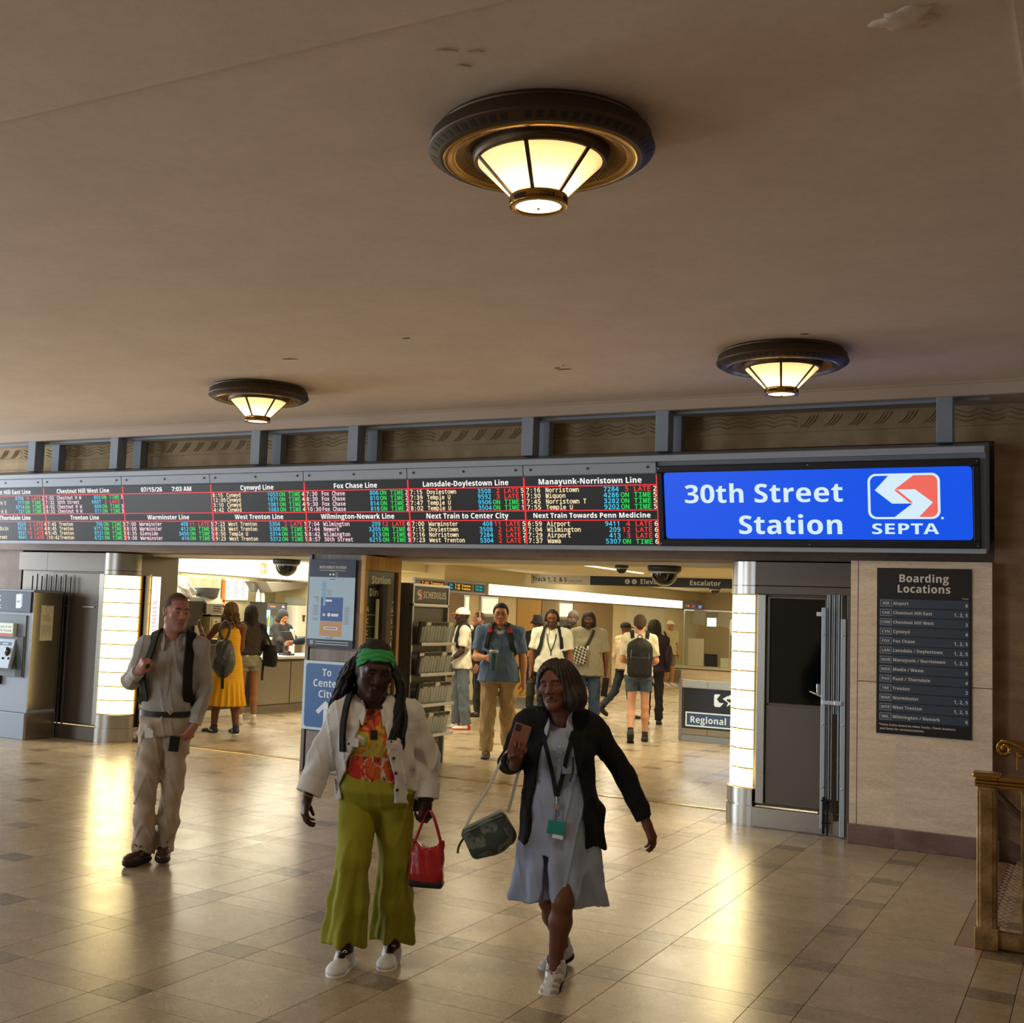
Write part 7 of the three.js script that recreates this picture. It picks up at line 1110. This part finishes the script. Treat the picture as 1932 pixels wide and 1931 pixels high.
  const rot = (g) => g.rotateZ(0.5); part(bg, 'body', rot(netMesh([['+', rboxP([0, 0, 0], [0.115, 0.075, 0.05], 0.03)], ['+', ell([0.01, -0.03, 0], [0.1, 0.065, 0.05]), 0.03]], 0.005, { color: camo, wrinkle: folds(0.002, 2) })), cloth(0xffffff, { vertexColors: true, roughness: 0.7 })); part(bg, 'top_panel', rot(rbox(0.2, 0.012, 0.075, 0.006, 0, 0.073, 0)), std(0x6f8078, 0.6)); part(bg, 'zip', rot(tube([[-0.105, 0.06, 0.05], [0, 0.064, 0.053], [0.105, 0.06, 0.05]], 0.003, 12, 5)), M.steel); part(bg, 'zip_pull', tube([[-0.118, -0.02, 0.02], [-0.138, -0.06, 0.02], [-0.142, -0.09, 0.02]], 0.006, 8, 6), std(0x3c463e, 0.7));
  const fe = sub3(world(p, mix3(j.elR, j.wrR, 0.35)), bp), yy = (v) => V(...v).applyAxisAngle(V(0, 1, 0), -0.35).toArray(), T = yy(fe);
  part(bg, 'strap', ribbon([[-0.115, 0.0, 0.02], [-0.1, 0.05, 0.03], mix3([-0.1, 0.05, 0.03], add3(T, [-0.03, 0.02, 0.02]), 0.6), add3(T, [-0.02, 0.05, 0.01]), add3(T, [0.01, 0.062, 0.0]), add3(T, [0.04, 0.05, -0.01]), mix3([0.09, 0.1, -0.02], add3(T, [0.04, 0.02, -0.02]), 0.5), [0.085, 0.11, -0.01]], 0.014, 0.003, [T[0], T[1] - 0.3, T[2] - 0.2], false, 60), std(0xb9b9ae, 0.7));
}
// ================================================================ people in the concourse
function figure(label, base, o) {
  const j = fk(o), k = o.h / 1.75, p = new Person(label, base, j, { yaw: o.yaw, skin: o.skin, cell: o.cell ?? 0.013, headCell: o.headCell ?? 0.0065, handCell: 0.005, headS: (o.headS ?? 1) * k, scale: k, });
  p.limbs({ fat: o.fat ?? 1, legFat: o.legs ? 1 : 0.72 }); p.hand('L', o.handL ?? {}).hand('R', o.handR ?? {}); p.headFrame(o.yaw + (o.look ?? 0), o.nod ?? 0, o.headRoll ?? 0).head({ cheek: o.cheek, jaw: o.jaw, brow: o.brow, beard: o.beard, beardMix: o.beardMix, buzz: o.buzz, lips: o.lips, nose: o.nose, eyes: o.eyes });
  const b = o.build ?? 1, bd = o.belly ?? 1;
  const t = [['+', p.trunk([[o.hemT ?? -0.1, 0.198 * b, 0.155 * bd], [0.15, 0.188 * b, 0.15 * bd, 0.01 * bd], [0.35, 0.178 * b, 0.142 * bd, 0.012 * bd], [0.66, 0.19 * b, 0.138 * (0.5 + bd / 2), 0.006], [0.85, 0.186 * b, 0.112], [0.96, 0.115, 0.086], [1.02, 0.068, 0.066]]), 0.02]];
  const sl = o.sleeve ?? 0.38; if (sl > 0) for (const S of ['L', 'R']) p.sleeve(S, sl, 0.07 * (0.4 + 0.6 * b), sl > 0.5 ? 0.046 : 0.066 * (0.4 + 0.6 * b), t, 0.058);
  p.top = t; p.tf = sdfOf(t); if (!o.noTop) p.garment(o.topName ?? 'shirt', t, o.topC, { amp: 0.005 });
  if (o.legs === 'shorts') { const q = p.trousers({ hip: 0.19 * b, hipD: 0.145 * bd, waist: 0.172 * b, waistD: 0.14 * bd, top: 0.24, thigh: 0.1 * b, knee: 0.075, hem: 0.07, len: 0 }); for (const S of ['L', 'R']) { const c = mix3(j['hip' + S], j['kn' + S], o.shortT ?? 0.42); q.push(['&', (x, y, z) => (Math.hypot(x - c[0], z - c[2]) < 0.17 ? c[1] - y : y < c[1] ? c[1] - y : -1), 0.005]); } p.garment('shorts', q, o.legC, { amp: 0.005 }); }
  else if (o.legs !== 'none') p.garment('trousers', p.trousers({ hip: 0.185 * b, hipD: 0.14 * bd, waist: 0.172 * b, waistD: 0.135 * bd, top: 0.2, thigh: 0.096 * (0.5 + b / 2), knee: o.knee ?? 0.072, hem: o.hem ?? 0.066, len: 0.97 }), o.legC, { amp: 0.007 });
  if (o.shoe) for (const S of ['L', 'R']) p.shoe(S, { cell: 0.009, k: 1.05, ...o.shoe });
  if (o.hair) p.hair(o.hair, hairM(o.hairC ?? 0x15100d), 0.008, o.curl);
  return p;
}
const packOn = (p, label, o) => { const at = add3(p.j.neck, p.F(o.l ?? 0, o.dy ?? -0.24, o.f ?? -0.15)), b = backpack(label, world(p, at), p.yaw, o), inv = new THREE.Matrix4().makeRotationY(-p.yaw).multiply(new THREE.Matrix4().makeTranslation(...mul3(at, -1))); p.straps(p.tf, 0, { out: 0.12, len: o.len ?? 0.34, w: o.sw ?? 0.055 }).forEach((g) => { const s = part(b, 'strap', g.applyMatrix4(inv), cloth(o.strapC ?? o.color ?? 0x101012)); }); return b; };
const longHair = (len = 0.16, wd = 1) => [['+', ell([0, 0.034, -0.022], [0.09 * wd, 0.1, 0.108])], ['+', cap([0.06 * wd, -0.02, -0.03], [0.07 * wd, -len, -0.03], 0.045, 0.04), 0.04], ['+', cap([-0.06 * wd, -0.02, -0.03], [-0.07 * wd, -len, -0.03], 0.045, 0.04), 0.04], ['+', cap([0, 0, -0.07], [0, -len, -0.07], 0.06, 0.05), 0.04], ['-', ell([0, -0.045, 0.12], [0.064, 0.11, 0.105]), 0.02]];

// man in the blue polo shirt
{
  const p = figure('heavyset man in blue polo shirt and khakis carrying a tumbler', [-6.29, 0, -13.36], { h: 1.84, yaw: 0.42, skin: 0xc98f6a, w: 1.12, build: 1.22, belly: 1.4, fat: 1.12, topC: 0x5d7599, legC: 0xa8926a, knee: 0.09, hem: 0.08, cheek: 1.12, jaw: 1.1, beard: 0x8a5a34, beardMix: 0.4, brow: 0x3a2a1e, headCell: 0.005, cell: 0.012,
    armR: { out: 0.2, fwd: 0.25, out2: -0.5, bend: 1.35 }, armL: { out: 0.22, fwd: 0.05, bend: 0.2 }, legR: { fwd: 0.12, bend: 0.08 }, legL: { fwd: -0.22, bend: 0.3, foot: 0.5 }, handR: { palm: [-0.3, 0, -0.9], curl: 0.9 }, shoe: { color: 0x141416, sole: 0xe4e2da }, hair: shortHair(0.055, 0.016, 0.08), hairC: 0x1f1512, hemT: -0.12 });
  collar(p, 0x6b83a6, { r: 0.078, y: 0.0, w: 0.045, pf: 0.015 }); part(p.g, 'undershirt', ribbon([-0.06, -0.03, 0, 0.03, 0.06].map((l) => onTrunk(p, p.tf, l, p.j.neck[1] - 0.02 - 0.02 * (1 - Math.abs(l) / 0.06), 0.12, 0.002)), 0.04, 0.004, [p.j.neck[0], p.j.neck[2]], false, 12), M.white);
  part(p.g, 'placket', ribbon([1.45, 1.38, 1.3].map((y) => onTrunk(p, p.tf, 0, y, 0.25, 0.001)), 0.032, 0.003, [p.j.pelvis[0], p.j.pelvis[2]], false, 12), cloth(0x56708f)); glasses(p, 0x2a1a12); p.done();
  const b = packOn(p, 'black backpack with red strap pads on the man in blue polo', { color: 0x0f0f11, w: 0.36, sw: 0.06 });
  for (const s of [1, -1]) { const q = onTrunk(p, p.tf, s * 0.115, p.j.neck[1] - 0.02, 0.07, 0.018); const at = add3(p.j.neck, p.F(0, -0.24, -0.15)); const l = V(...sub3(q, at)).applyAxisAngle(V(0, 1, 0), -p.yaw); part(b, 'strap_pad', rbox(0.05, 0.09, 0.02, 0.008).rotateX(-0.7).translate(l.x, l.y, l.z), std(0xa82a30, 0.7)); }
  const c = thing('tumbler', 'teal insulated tumbler with pale lid held by the man in blue polo', 'tumbler', world(p, add3(p.j.wrR, add3([0, -0.02, 0], p.F(0.09, 0, 0.1))))); part(c, 'cup', lathe([[0.001, -0.12], [0.034, -0.12], [0.045, 0.08], [0.001, 0.08]], 24), std(0x2f5a66, 0.35)); part(c, 'lid', lathe([[0.001, 0.08], [0.054, 0.08], [0.054, 0.105], [0.045, 0.115], [0.001, 0.115]], 24), std(0xb9c4c6, 0.4)); part(c, 'straw', cyl(0.007, 0.007, 0.07, 8).rotateZ(0.6).translate(-0.02, 0.14, 0), M.black);
}
// woman with black backpack, seen from behind
{
  const p = figure('woman in cream t-shirt and denim shorts walking away with black backpack', [-5.68, 0, -16.7], { h: 1.78, yaw: 3.5, skin: 0xd09a7c, w: 0.95, build: 1.02, belly: 1.05, topC: 0xd9cfb2, legs: 'shorts', shortT: 0.5, legC: 0x4a5a6c, cell: 0.012, sleeve: 0.4, hemT: -0.03, armL: { out: 0.2, fwd: 0.1, out2: -0.4, bend: 1.2 }, armR: { out: 0.2, fwd: 0.1, out2: -0.35, bend: 1.1 }, legL: { fwd: -0.12, bend: 0.45, foot: 0.95 }, legR: { fwd: 0.08, bend: 0.02 }, shoe: { color: 0x1b1b1d, sole: 0x161618, high: 0.0 }, hair: [['+', ell([0, 0.034, -0.02], [0.088, 0.1, 0.106])], ['+', ell([0, -0.02, -0.085], [0.055, 0.06, 0.05]), 0.03], ['-', ell([0, -0.045, 0.11], [0.07, 0.12, 0.105]), 0.015]], hairC: 0x3f2a17, curl: strand(0.0025, 22) });
  for (const S of ['L', 'R']) { const a = p.j['an' + S], k = mix3(p.j['kn' + S], a, 0.8); part(p.g, 'sock', netMesh([['+', cap(k, a, 0.04, 0.042)]], 0.009), cloth(0x17171a)); }
  p.done(); packOn(p, 'large black backpack with white badge worn by the woman in denim shorts', { color: 0x0e0e10, w: 0.34, h: 0.56, d: 0.2, dy: -0.3, logo: true, zip: 0x8a8a8e });
}
// man in white cap, side view
{
  const p = figure('man in white cap and white t-shirt with torn jeans, standing side-on', [-8.22, 0, -16.15], { h: 1.78, yaw: -0.85, skin: SK.deep, topC: 0xd8d2c4, legC: 0x5b6670, knee: 0.082, hem: 0.078, armR: { out: 0.1, fwd: 0.05, bend: 0.5 }, armL: { out: 0.12, fwd: 0.2, bend: 0.7 }, legR: { fwd: 0.05 }, legL: { fwd: -0.06 }, shoe: { sole: 0xb3161c, paint: (a, b, c) => (c < -0.045 || a < -0.01 ? [0.5, 0.02, 0.03] : [0.75, 0.73, 0.7]) }, eyes: true });
  p.onHead('cap', merge([netMesh([['+', ell([0, 0.045, -0.014], [0.092, 0.092, 0.112])], ['&', (x, y, z) => 0.03 - y, 0.004]], 0.007)]), cloth(0xe6e2da)); p.onHead('cap_brim', netMesh([['+', ell([0, 0.034, 0.1], [0.075, 0.012, 0.075])]], 0.006), cloth(0xc2402e)); part(p.g, 'hood', netMesh([['+', ell(add3(p.j.neck, p.F(0, 0.0, -0.05)), [0.12, 0.06, 0.11])], ['-', ell(add3(p.j.neck, [0, 0.06, 0]), [0.07, 0.08, 0.07]), 0.02]], 0.01), cloth(0xdedace)); p.done();
  packOn(p, 'black backpack worn by the man in the white cap', { color: 0x12110f, w: 0.33, h: 0.5, d: 0.2 }); 
  const c = thing('waist_pouch', 'small black pouch hanging at the side of the man in white cap', 'pouch', world(p, add3(p.j.pelvis, p.F(0.1, -0.02, 0.22)))); part(c, 'pouch', netMesh([['+', rboxP([0, -0.06, 0], [0.06, 0.1, 0.035], 0.025)]], 0.008), M.rubber); part(c, 'cord', tube([[0, 0.03, 0], [0, 0.12, -0.05], [0, 0.25, -0.1]], 0.005, 8, 5), M.black);
}
{ const p = figure('man with headphones and red and black top behind the white-capped man', [-9.0, 0, -18.3], { h: 1.74, yaw: -1.0, skin: 0xb5765c, topC: 0x1a1718, legC: 0x17171a, buzz: 0x2a211c, sleeve: 0.98, shoe: { color: 0x161616, sole: 0xdedad2 } }); headphones(p, 0xbdb6ae); part(p.g, 'scarf', netMesh([['+', ell(add3(p.j.neck, [0, -0.02, 0]), [0.13, 0.05, 0.12])]], 0.01), cloth(0xd0513f)); p.done(); packOn(p, 'black backpack worn by the man with white headphones', { color: 0x121214, w: 0.32, h: 0.46 }); }
// man in white shirt with lanyard
{
  const p = figure('bearded man in white polo with headphones, glasses and lanyard', [-6.92, 0, -16.45], { h: 1.8, yaw: 0.38, skin: 0x7a4e34, w: 1.1, build: 1.22, belly: 1.3, fat: 1.15, topC: 0xd6d8c8, legC: 0x20222c, cheek: 1.1, beard: 0x1a120e, beardMix: 0.8, nose: 1.2, lips: 1.15, buzz: 0x0f0b0a, armR: { out: 0.22, fwd: 0.0, bend: 0.15 }, armL: { out: 0.22, fwd: 0.08, bend: 0.3 }, legR: { fwd: 0.1 }, legL: { fwd: -0.15, bend: 0.2 }, shoe: { color: 0x141416, sole: 0x1c1c1e }, hair: shortHair(0.06, 0.006, 0.09), hairC: 0x0e0b0a, headCell: 0.0055 });
  collar(p, 0xdfe0d2, { r: 0.076, y: 0.0, pf: 0.015 }); glasses(p, 0x1a1214); headphones(p, 0x151312);
  const V0 = onTrunk(p, p.tf, 0, 1.24, 0.3, 0.008); part(p.g, 'lanyard', merge([1, -1].map((s) => ribbon([onTrunk(p, p.tf, s * 0.075, 1.52, 0.03, 0.006), onTrunk(p, p.tf, s * 0.06, 1.43, 0.2, 0.008), onTrunk(p, p.tf, s * 0.03, 1.33, 0.3, 0.008), V0], 0.016, 0.003, [p.j.neck[0], 1.3, p.j.neck[2]], false, 24))), M.black); part(p.g, 'lanyard_clip', tube([V0, add3(V0, [0, -0.06, 0])], 0.008, 4, 6), M.black); part(p.g, 'badge', rbox(0.07, 0.1, 0.004, 0.004).rotateY(0.38).translate(...onTrunk(p, p.tf, -0.01, 1.08, 0.3, 0.01)), M.white); p.done();
  packOn(p, 'black backpack worn by the man in the white polo', { color: 0x101012, w: 0.36, sw: 0.06 });
  const c = thing('water_bottle', 'tall black water bottle carried by the man in white polo', 'bottle', world(p, add3(p.j.wrR, [0, -0.36, 0]))); part(c, 'flask', lathe([[0.001, 0], [0.05, 0], [0.052, 0.02], [0.052, 0.2], [0.03, 0.24], [0.001, 0.24]], 20), std(0x1c1b16, 0.4)); part(c, 'cap', cyl(0.03, 0.03, 0.04, 16, 0, 0.26, 0), M.black); part(c, 'carry_loop', new THREE.TorusGeometry(0.03, 0.006, 6, 16).translate(0, 0.3, 0), M.black);
}
// heavy man in grey shirt with patterned cross-body bag
{
  const p = figure('long-haired bearded man in loose grey shirt and jeans', [-7.05, 0, -18.25], { h: 1.8, yaw: 0.34, skin: 0x6a4632, w: 1.12, build: 1.3, belly: 1.35, fat: 1.15, topC: 0x8f8a76, legC: 0x3d5270, hem: 0.085, knee: 0.09, sleeve: 0.46, hemT: -0.28, cheek: 1.12, beard: 0x140e0c, beardMix: 0.9, nose: 1.2, armR: { out: 0.25, fwd: 0.1, bend: 0.5 }, armL: { out: 0.22, fwd: 0.0, bend: 0.12 }, legR: { fwd: 0.08 }, legL: { fwd: -0.1, bend: 0.15 }, shoe: { color: 0x1a1a1c, sole: 0xcfcac0 }, hair: longHair(0.13, 1.1), hairC: 0x17100d, curl: strand(0.003, 18) }); p.done();
  const bag = thing('crossbody_bag', 'black and white patterned cross-body bag on the man in loose grey shirt', 'bag', world(p, onTrunk(p, p.tf, -0.12, 1.12, 0.3, 0.06)), 0.34), pat = (x, y, z) => (Math.sin(x * 90 + y * 50) * Math.sin(y * 80 - x * 30) > 0 ? [0.02, 0.02, 0.02] : [0.5, 0.48, 0.42]); part(bag, 'pouch', netMesh([['+', rboxP([0, 0, 0], [0.1, 0.14, 0.045], 0.035)]], 0.008, { color: pat }), cloth(0xffffff, { vertexColors: true })); const at = onTrunk(p, p.tf, -0.12, 1.12, 0.3, 0.06), W = (l, y, d) => V(...sub3(onTrunk(p, p.tf, l, y, d, 0.01), at)).applyAxisAngle(V(0, 1, 0), -0.34).toArray();
  part(bag, 'strap', ribbon([W(-0.09, 1.22, 0.3), W(-0.02, 1.34, 0.3), W(0.06, 1.45, 0.2), W(0.1, 1.5, 0.05)], 0.05, 0.006, [0, 0, -0.3], false, 24), std(0x2a1a16, 0.7)); part(bag, 'white_tag', rbox(0.03, 0.06, 0.004, 0.003).translate(...add3(W(-0.02, 1.33, 0.3), [0.02, -0.03, 0.02])), M.white);
  const c = thing('black_case', 'slim black case held low by the man in loose grey shirt', 'case', world(p, add3(p.j.wrL, [0, -0.26, 0.03])), 0.34); part(c, 'case', rbox(0.1, 0.3, 0.05, 0.012).rotateZ(-0.12), M.rubber); part(c, 'zip', tube([[-0.06, 0.13, 0.02], [0, 0.16, 0.02], [0.05, 0.14, 0.02]], 0.004, 8, 5), M.steel);
}
{ const p = figure('man in black t-shirt with grey face covering behind the grey-shirted man', [-7.9, 0, -19.7], { h: 1.82, yaw: 0.0, look: -0.3, skin: SK.brown, topC: 0x121214, legC: 0x1a1c22, buzz: 0x1a1816, beard: 0x6a6866, beardMix: 0.95, shoe: { color: 0x151515, sole: 0xd0ccc4 } }); p.onHead('face_covering', netMesh([['+', ell([0, -0.05, 0.03], [0.075, 0.07, 0.075])], ['+', ell([0, 0.035, -0.02], [0.084, 0.097, 0.104]), 0.01], ['-', ell([0, 0.01, 0.11], [0.06, 0.03, 0.05]), 0.01]], 0.007), cloth(0x55504e)); p.done(); }
{ const p = figure('person in black bucket hat mostly hidden behind the white polo man', [-7.94, 0, -18.3], { h: 1.7, yaw: 0.2, skin: SK.brown, topC: 0x1c1b1e, legC: 0x1b1c22, shoe: { color: 0x151515 } }); p.onHead('bucket_hat', lathe([[0.001, 0.15], [0.075, 0.15], [0.092, 0.06], [0.13, 0.01], [0.135, 0.0], [0.09, 0.045], [0.001, 0.05]], 24), cloth(0x1b1813)); p.done(); }
{ const p = figure('person in black cap and beige shirt walking beside the cream t-shirt woman', [-7.2, 0, -20.4], { h: 1.66, yaw: 2.6, skin: SK.brown, topC: 0xbfa98a, legC: 0x232a36, sleeve: 0.96, hemT: -0.08, armL: { out: 0.2, fwd: -0.1, bend: 0.4 }, legL: { fwd: -0.3, bend: 0.5, foot: 0.7 }, legR: { fwd: 0.15 }, shoe: { color: 0x18181a, sole: 0x18181a } }); p.onHead('cap', netMesh([['+', ell([0, 0.045, -0.014], [0.09, 0.085, 0.11])], ['+', ell([0, 0.03, 0.1], [0.07, 0.012, 0.07]), 0.01], ['&', (x, y, z) => 0.02 - y, 0.004]], 0.007), cloth(0x121114)); p.done(); }
{ const p = figure('long dark-haired person with purple bag ahead of the cream t-shirt woman', [-6.45, 0, -19.7], { h: 1.72, yaw: 3.4, skin: SK.tan, topC: 0x2a1c2e, legC: 0x1c1a20, sleeve: 0.96, shoe: { color: 0x161618 }, hair: longHair(0.26, 1.15), hairC: 0x1d1714, curl: strand(0.004, 14) }); p.done(); const c = thing('shoulder_bag', 'dark purple shoulder bag on the long dark-haired person', 'bag', world(p, add3(p.j.pelvis, p.F(-0.24, 0.22, 0))), 3.4); part(c, 'body', netMesh([['+', ell([0, 0, 0], [0.07, 0.2, 0.13])]], 0.012, { wrinkle: folds(0.004) }), cloth(0x2a1628)); part(c, 'strap', tube([[0, 0.18, -0.06], [0.05, 0.36, -0.03], [0.08, 0.4, 0.02], [0.04, 0.3, 0.06], [0, 0.18, 0.06]], 0.012, 16, 6), cloth(0x1c1020)); }
{ const p = figure('man in cream cap, olive t-shirt and khaki shorts near the far booth', [-9.98, 0, -31.8], { h: 1.72, yaw: 0.9, skin: SK.tan, topC: 0xa79d72, legC: 0x6d6248, legs: 'shorts', shortT: 0.85, hemT: -0.2, sleeve: 0.44, cell: 0.018, headCell: 0.009, shoe: { color: 0xd8d4c8, sole: 0xcac6ba, cell: 0.012 } }); p.onHead('cap', netMesh([['+', ell([0, 0.045, -0.014], [0.09, 0.085, 0.11])], ['+', ell([0, 0.03, 0.1], [0.07, 0.014, 0.07]), 0.01], ['&', (x, y, z) => 0.015 - y, 0.004]], 0.009), cloth(0xd6cfb2)); p.done(); }
// customers at the donut shop
{
  const j0 = { h: 1.72, yaw: 4.15, look: 0.15, skin: 0x6e452e, legs: 'none', noTop: true, sleeve: 0, fat: 1.12, armL: { out: 0.35, fwd: 0.7, out2: 0.1, bend: 1.75 }, armR: { out: 0.1, fwd: 0.4, bend: 1.3 }, legL: { fwd: 0.1, out: 0.08, turn: 0.5, bend: 0.05 }, legR: { fwd: -0.1, bend: 0.1 }, cell: 0.012, shoe: { sole: 0xe8e8e4, paint: (a, b, c) => (Math.abs(c + 0.03 - a * 0.3) < 0.008 && a > -0.02 && a < 0.08 && Math.abs(b) > 0.02 ? [0.8, 0.8, 0.8] : [0.02, 0.02, 0.025]) } };
  const p = figure('woman in sleeveless yellow pleated dress with curly hair at the counter', [-10.05, 0, -12.92], j0), Y = 4.15;
  const d = [['+', p.trunk([[-1.05, 0.25, 0.23], [-0.6, 0.225, 0.2], [-0.1, 0.198, 0.165], [0.1, 0.185, 0.15], [0.36, 0.15, 0.12], [0.68, 0.16, 0.125, 0.01], [0.84, 0.135, 0.1], [0.95, 0.09, 0.075], [1.0, 0.066, 0.066]], (lx, y, lz, a) => { const t = clamp((0.72 - y) / 0.35, 0, 1); return t * 0.014 * Math.sin(a * 18) + (t < 0.01 ? 0.001 * Math.sin(y * 180) : 0); }), 0.02]];
  for (const S of ['L', 'R']) d.push(['-', cap(p.j['sh' + S], add3(p.j['sh' + S], [0, -0.05, 0]), 0.052, 0.056), 0.012]);
  p.garment('dress', d, 0xd99d0a, { cell: 0.009, amp: 0.0015, label: 'mustard yellow ribbed dress with pleated skirt' });
  const curls = []; for (let i = 0; i < 60; i++) { const a = rnd() * 6.28, r = 0.085 + 0.03 * rnd(), l = 0.1 + 0.12 * rnd(); if (Math.cos(a) > 0.5) continue; const pts = []; for (let k = 0; k <= 8; k++) { const t = k / 8; pts.push(V(Math.sin(a) * r * (0.6 + 0.6 * t) + 0.012 * Math.sin(k * 2.1 + i), 0.1 - t * (0.1 + l), Math.cos(a) * r * (0.6 + 0.6 * t) - 0.02 + 0.012 * Math.cos(k * 2.1 + i))); } curls.push(new THREE.TubeGeometry(new THREE.CatmullRomCurve3(pts), 16, 0.011, 5)); }
  p.onHead('hair', merge([netMesh([['+', ell([0, 0.034, -0.022], [0.096, 0.104, 0.11])], ['-', ell([0, -0.045, 0.12], [0.066, 0.11, 0.105]), 0.02]], 0.008, { wrinkle: strand(0.004, 16) }), ...curls]), hairM(0x6a4a24, 0.7), 'curly golden brown hair'); p.done();
  const bw = world(p, add3(p.j.pelvis, p.F(0.17, 0.1, -0.3))), b = thing('backpack', 'slouchy grey backpack hanging from the arm of the yellow dress woman', 'backpack', bw, Y); const m = new THREE.MeshStandardMaterial({ color: 0x33332f, roughness: 0.5 });
  part(b, 'body', netMesh([['+', ell([0, -0.05, 0], [0.15, 0.22, 0.15])], ['+', ell([0, 0.1, 0], [0.12, 0.14, 0.12]), 0.06]], 0.01, { wrinkle: folds(0.007, 1.2) }), m); part(b, 'strap', tube([[0, 0.2, 0.05], [0.04, 0.34, 0.1], [-0.04, 0.46, 0.12], [-0.06, 0.4, 0.0], [0, 0.2, -0.05]], 0.022, 20, 6), m); part(b, 'strap', ribbon([[0.05, -0.1, -0.12], [0.06, -0.22, -0.14], [0.05, -0.34, -0.13], [0.05, -0.4, -0.13]], 0.04, 0.008, [0, -0.2, 0], false, 16), M.rubber);
}
{
  const p = figure('woman in dark cropped jacket and grey shorts at the counter', [-10.6, 0, -14.1], { h: 1.7, yaw: 4.1, skin: 0x9a6a4c, topC: 0x3a3026, topName: 'jacket', sleeve: 0.97, hemT: 0.22, build: 0.98, legs: 'shorts', shortT: 0.3, legC: 0x8f8c78, armL: { out: 0.1, fwd: 0.6, bend: 1.2 }, armR: { out: 0.25, fwd: 0.3, bend: 1.0 }, shoe: { color: 0xcfc9bb, sole: 0xe0ddd2 }, hair: longHair(0.16), hairC: 0x1a1310, curl: strand(0.003, 20) });
  part(p.g, 'undershirt', netMesh([['+', p.trunk([[0.1, 0.172, 0.136], [0.26, 0.168, 0.132]]), 0.01]], 0.012), cloth(0xcfcbb8)); for (const S of ['L', 'R']) part(p.g, 'sock', netMesh([['+', cap(mix3(p.j['kn' + S], p.j['an' + S], 0.84), p.j['an' + S], 0.042, 0.042)]], 0.01), M.white); p.done();
  const b = thing('shoulder_bag', 'large black shoulder bag with hanging strap on the woman in grey shorts', 'bag', world(p, add3(p.j.neck, p.F(-0.3, -0.42, -0.06))), 4.1); part(b, 'body', netMesh([['+', loft([[-0.17, 0, 0, 0.07, 0.17], [0, 0, 0, 0.085, 0.2], [0.14, 0, 0, 0.05, 0.16]], 0, 2.6), 0.01]], 0.012, { wrinkle: folds(0.006) }), cloth(0x161512)); part(b, 'strap', ribbon([[0.02, 0.12, 0.1], [0.12, 0.36, 0.06], [0.16, 0.42, 0], [0.12, 0.34, -0.06], [0.02, 0.12, -0.1]], 0.035, 0.008, [0, 0.1, 0], false, 30), M.rubber); part(b, 'hanging_strap', ribbon([[0.05, -0.1, 0.12], [0.06, -0.25, 0.13], [0.06, -0.38, 0.13]], 0.04, 0.008, [0, -0.2, 0], false, 12), M.rubber);
}
{ const p = figure('hooded server in black bending behind the steel counter', [-12.65, 0, -17.75], { h: 1.62, yaw: 1.35, nod: 0.5, skin: SK.tan, topC: 0x17171a, topName: 'hoodie', legC: 0x1a1a1c, sleeve: 0.97, armL: { out: 0.15, fwd: 0.6, bend: 0.9 }, armR: { out: 0.15, fwd: 0.7, bend: 0.8 }, shoe: { color: 0x151515 } }); p.onHead('hood', netMesh([['+', ell([0, 0.025, -0.03], [0.1, 0.115, 0.125])], ['+', ell([0, -0.09, -0.05], [0.1, 0.07, 0.1]), 0.05], ['-', ell([0, -0.02, 0.12], [0.068, 0.1, 0.11]), 0.02]], 0.009), cloth(0x1d1e21)); p.done(); }
{ const p = figure('customer in navy top reaching over the counter behind the map column', [-10.75, 0, -16.25], { h: 1.74, yaw: -1.2, skin: SK.light, topC: 0x2a3c58, legC: 0x1d2636, sleeve: 0.97, armL: { out: 0.1, fwd: 0.75, bend: 0.6 }, armR: { out: 0.1, fwd: 0.2, bend: 0.5 }, shoe: { color: 0x1a1a1c }, hair: shortHair(0.055, 0.012), hairC: 0x2a1c12 }); p.done(); }
renderer.render(scene, camera);
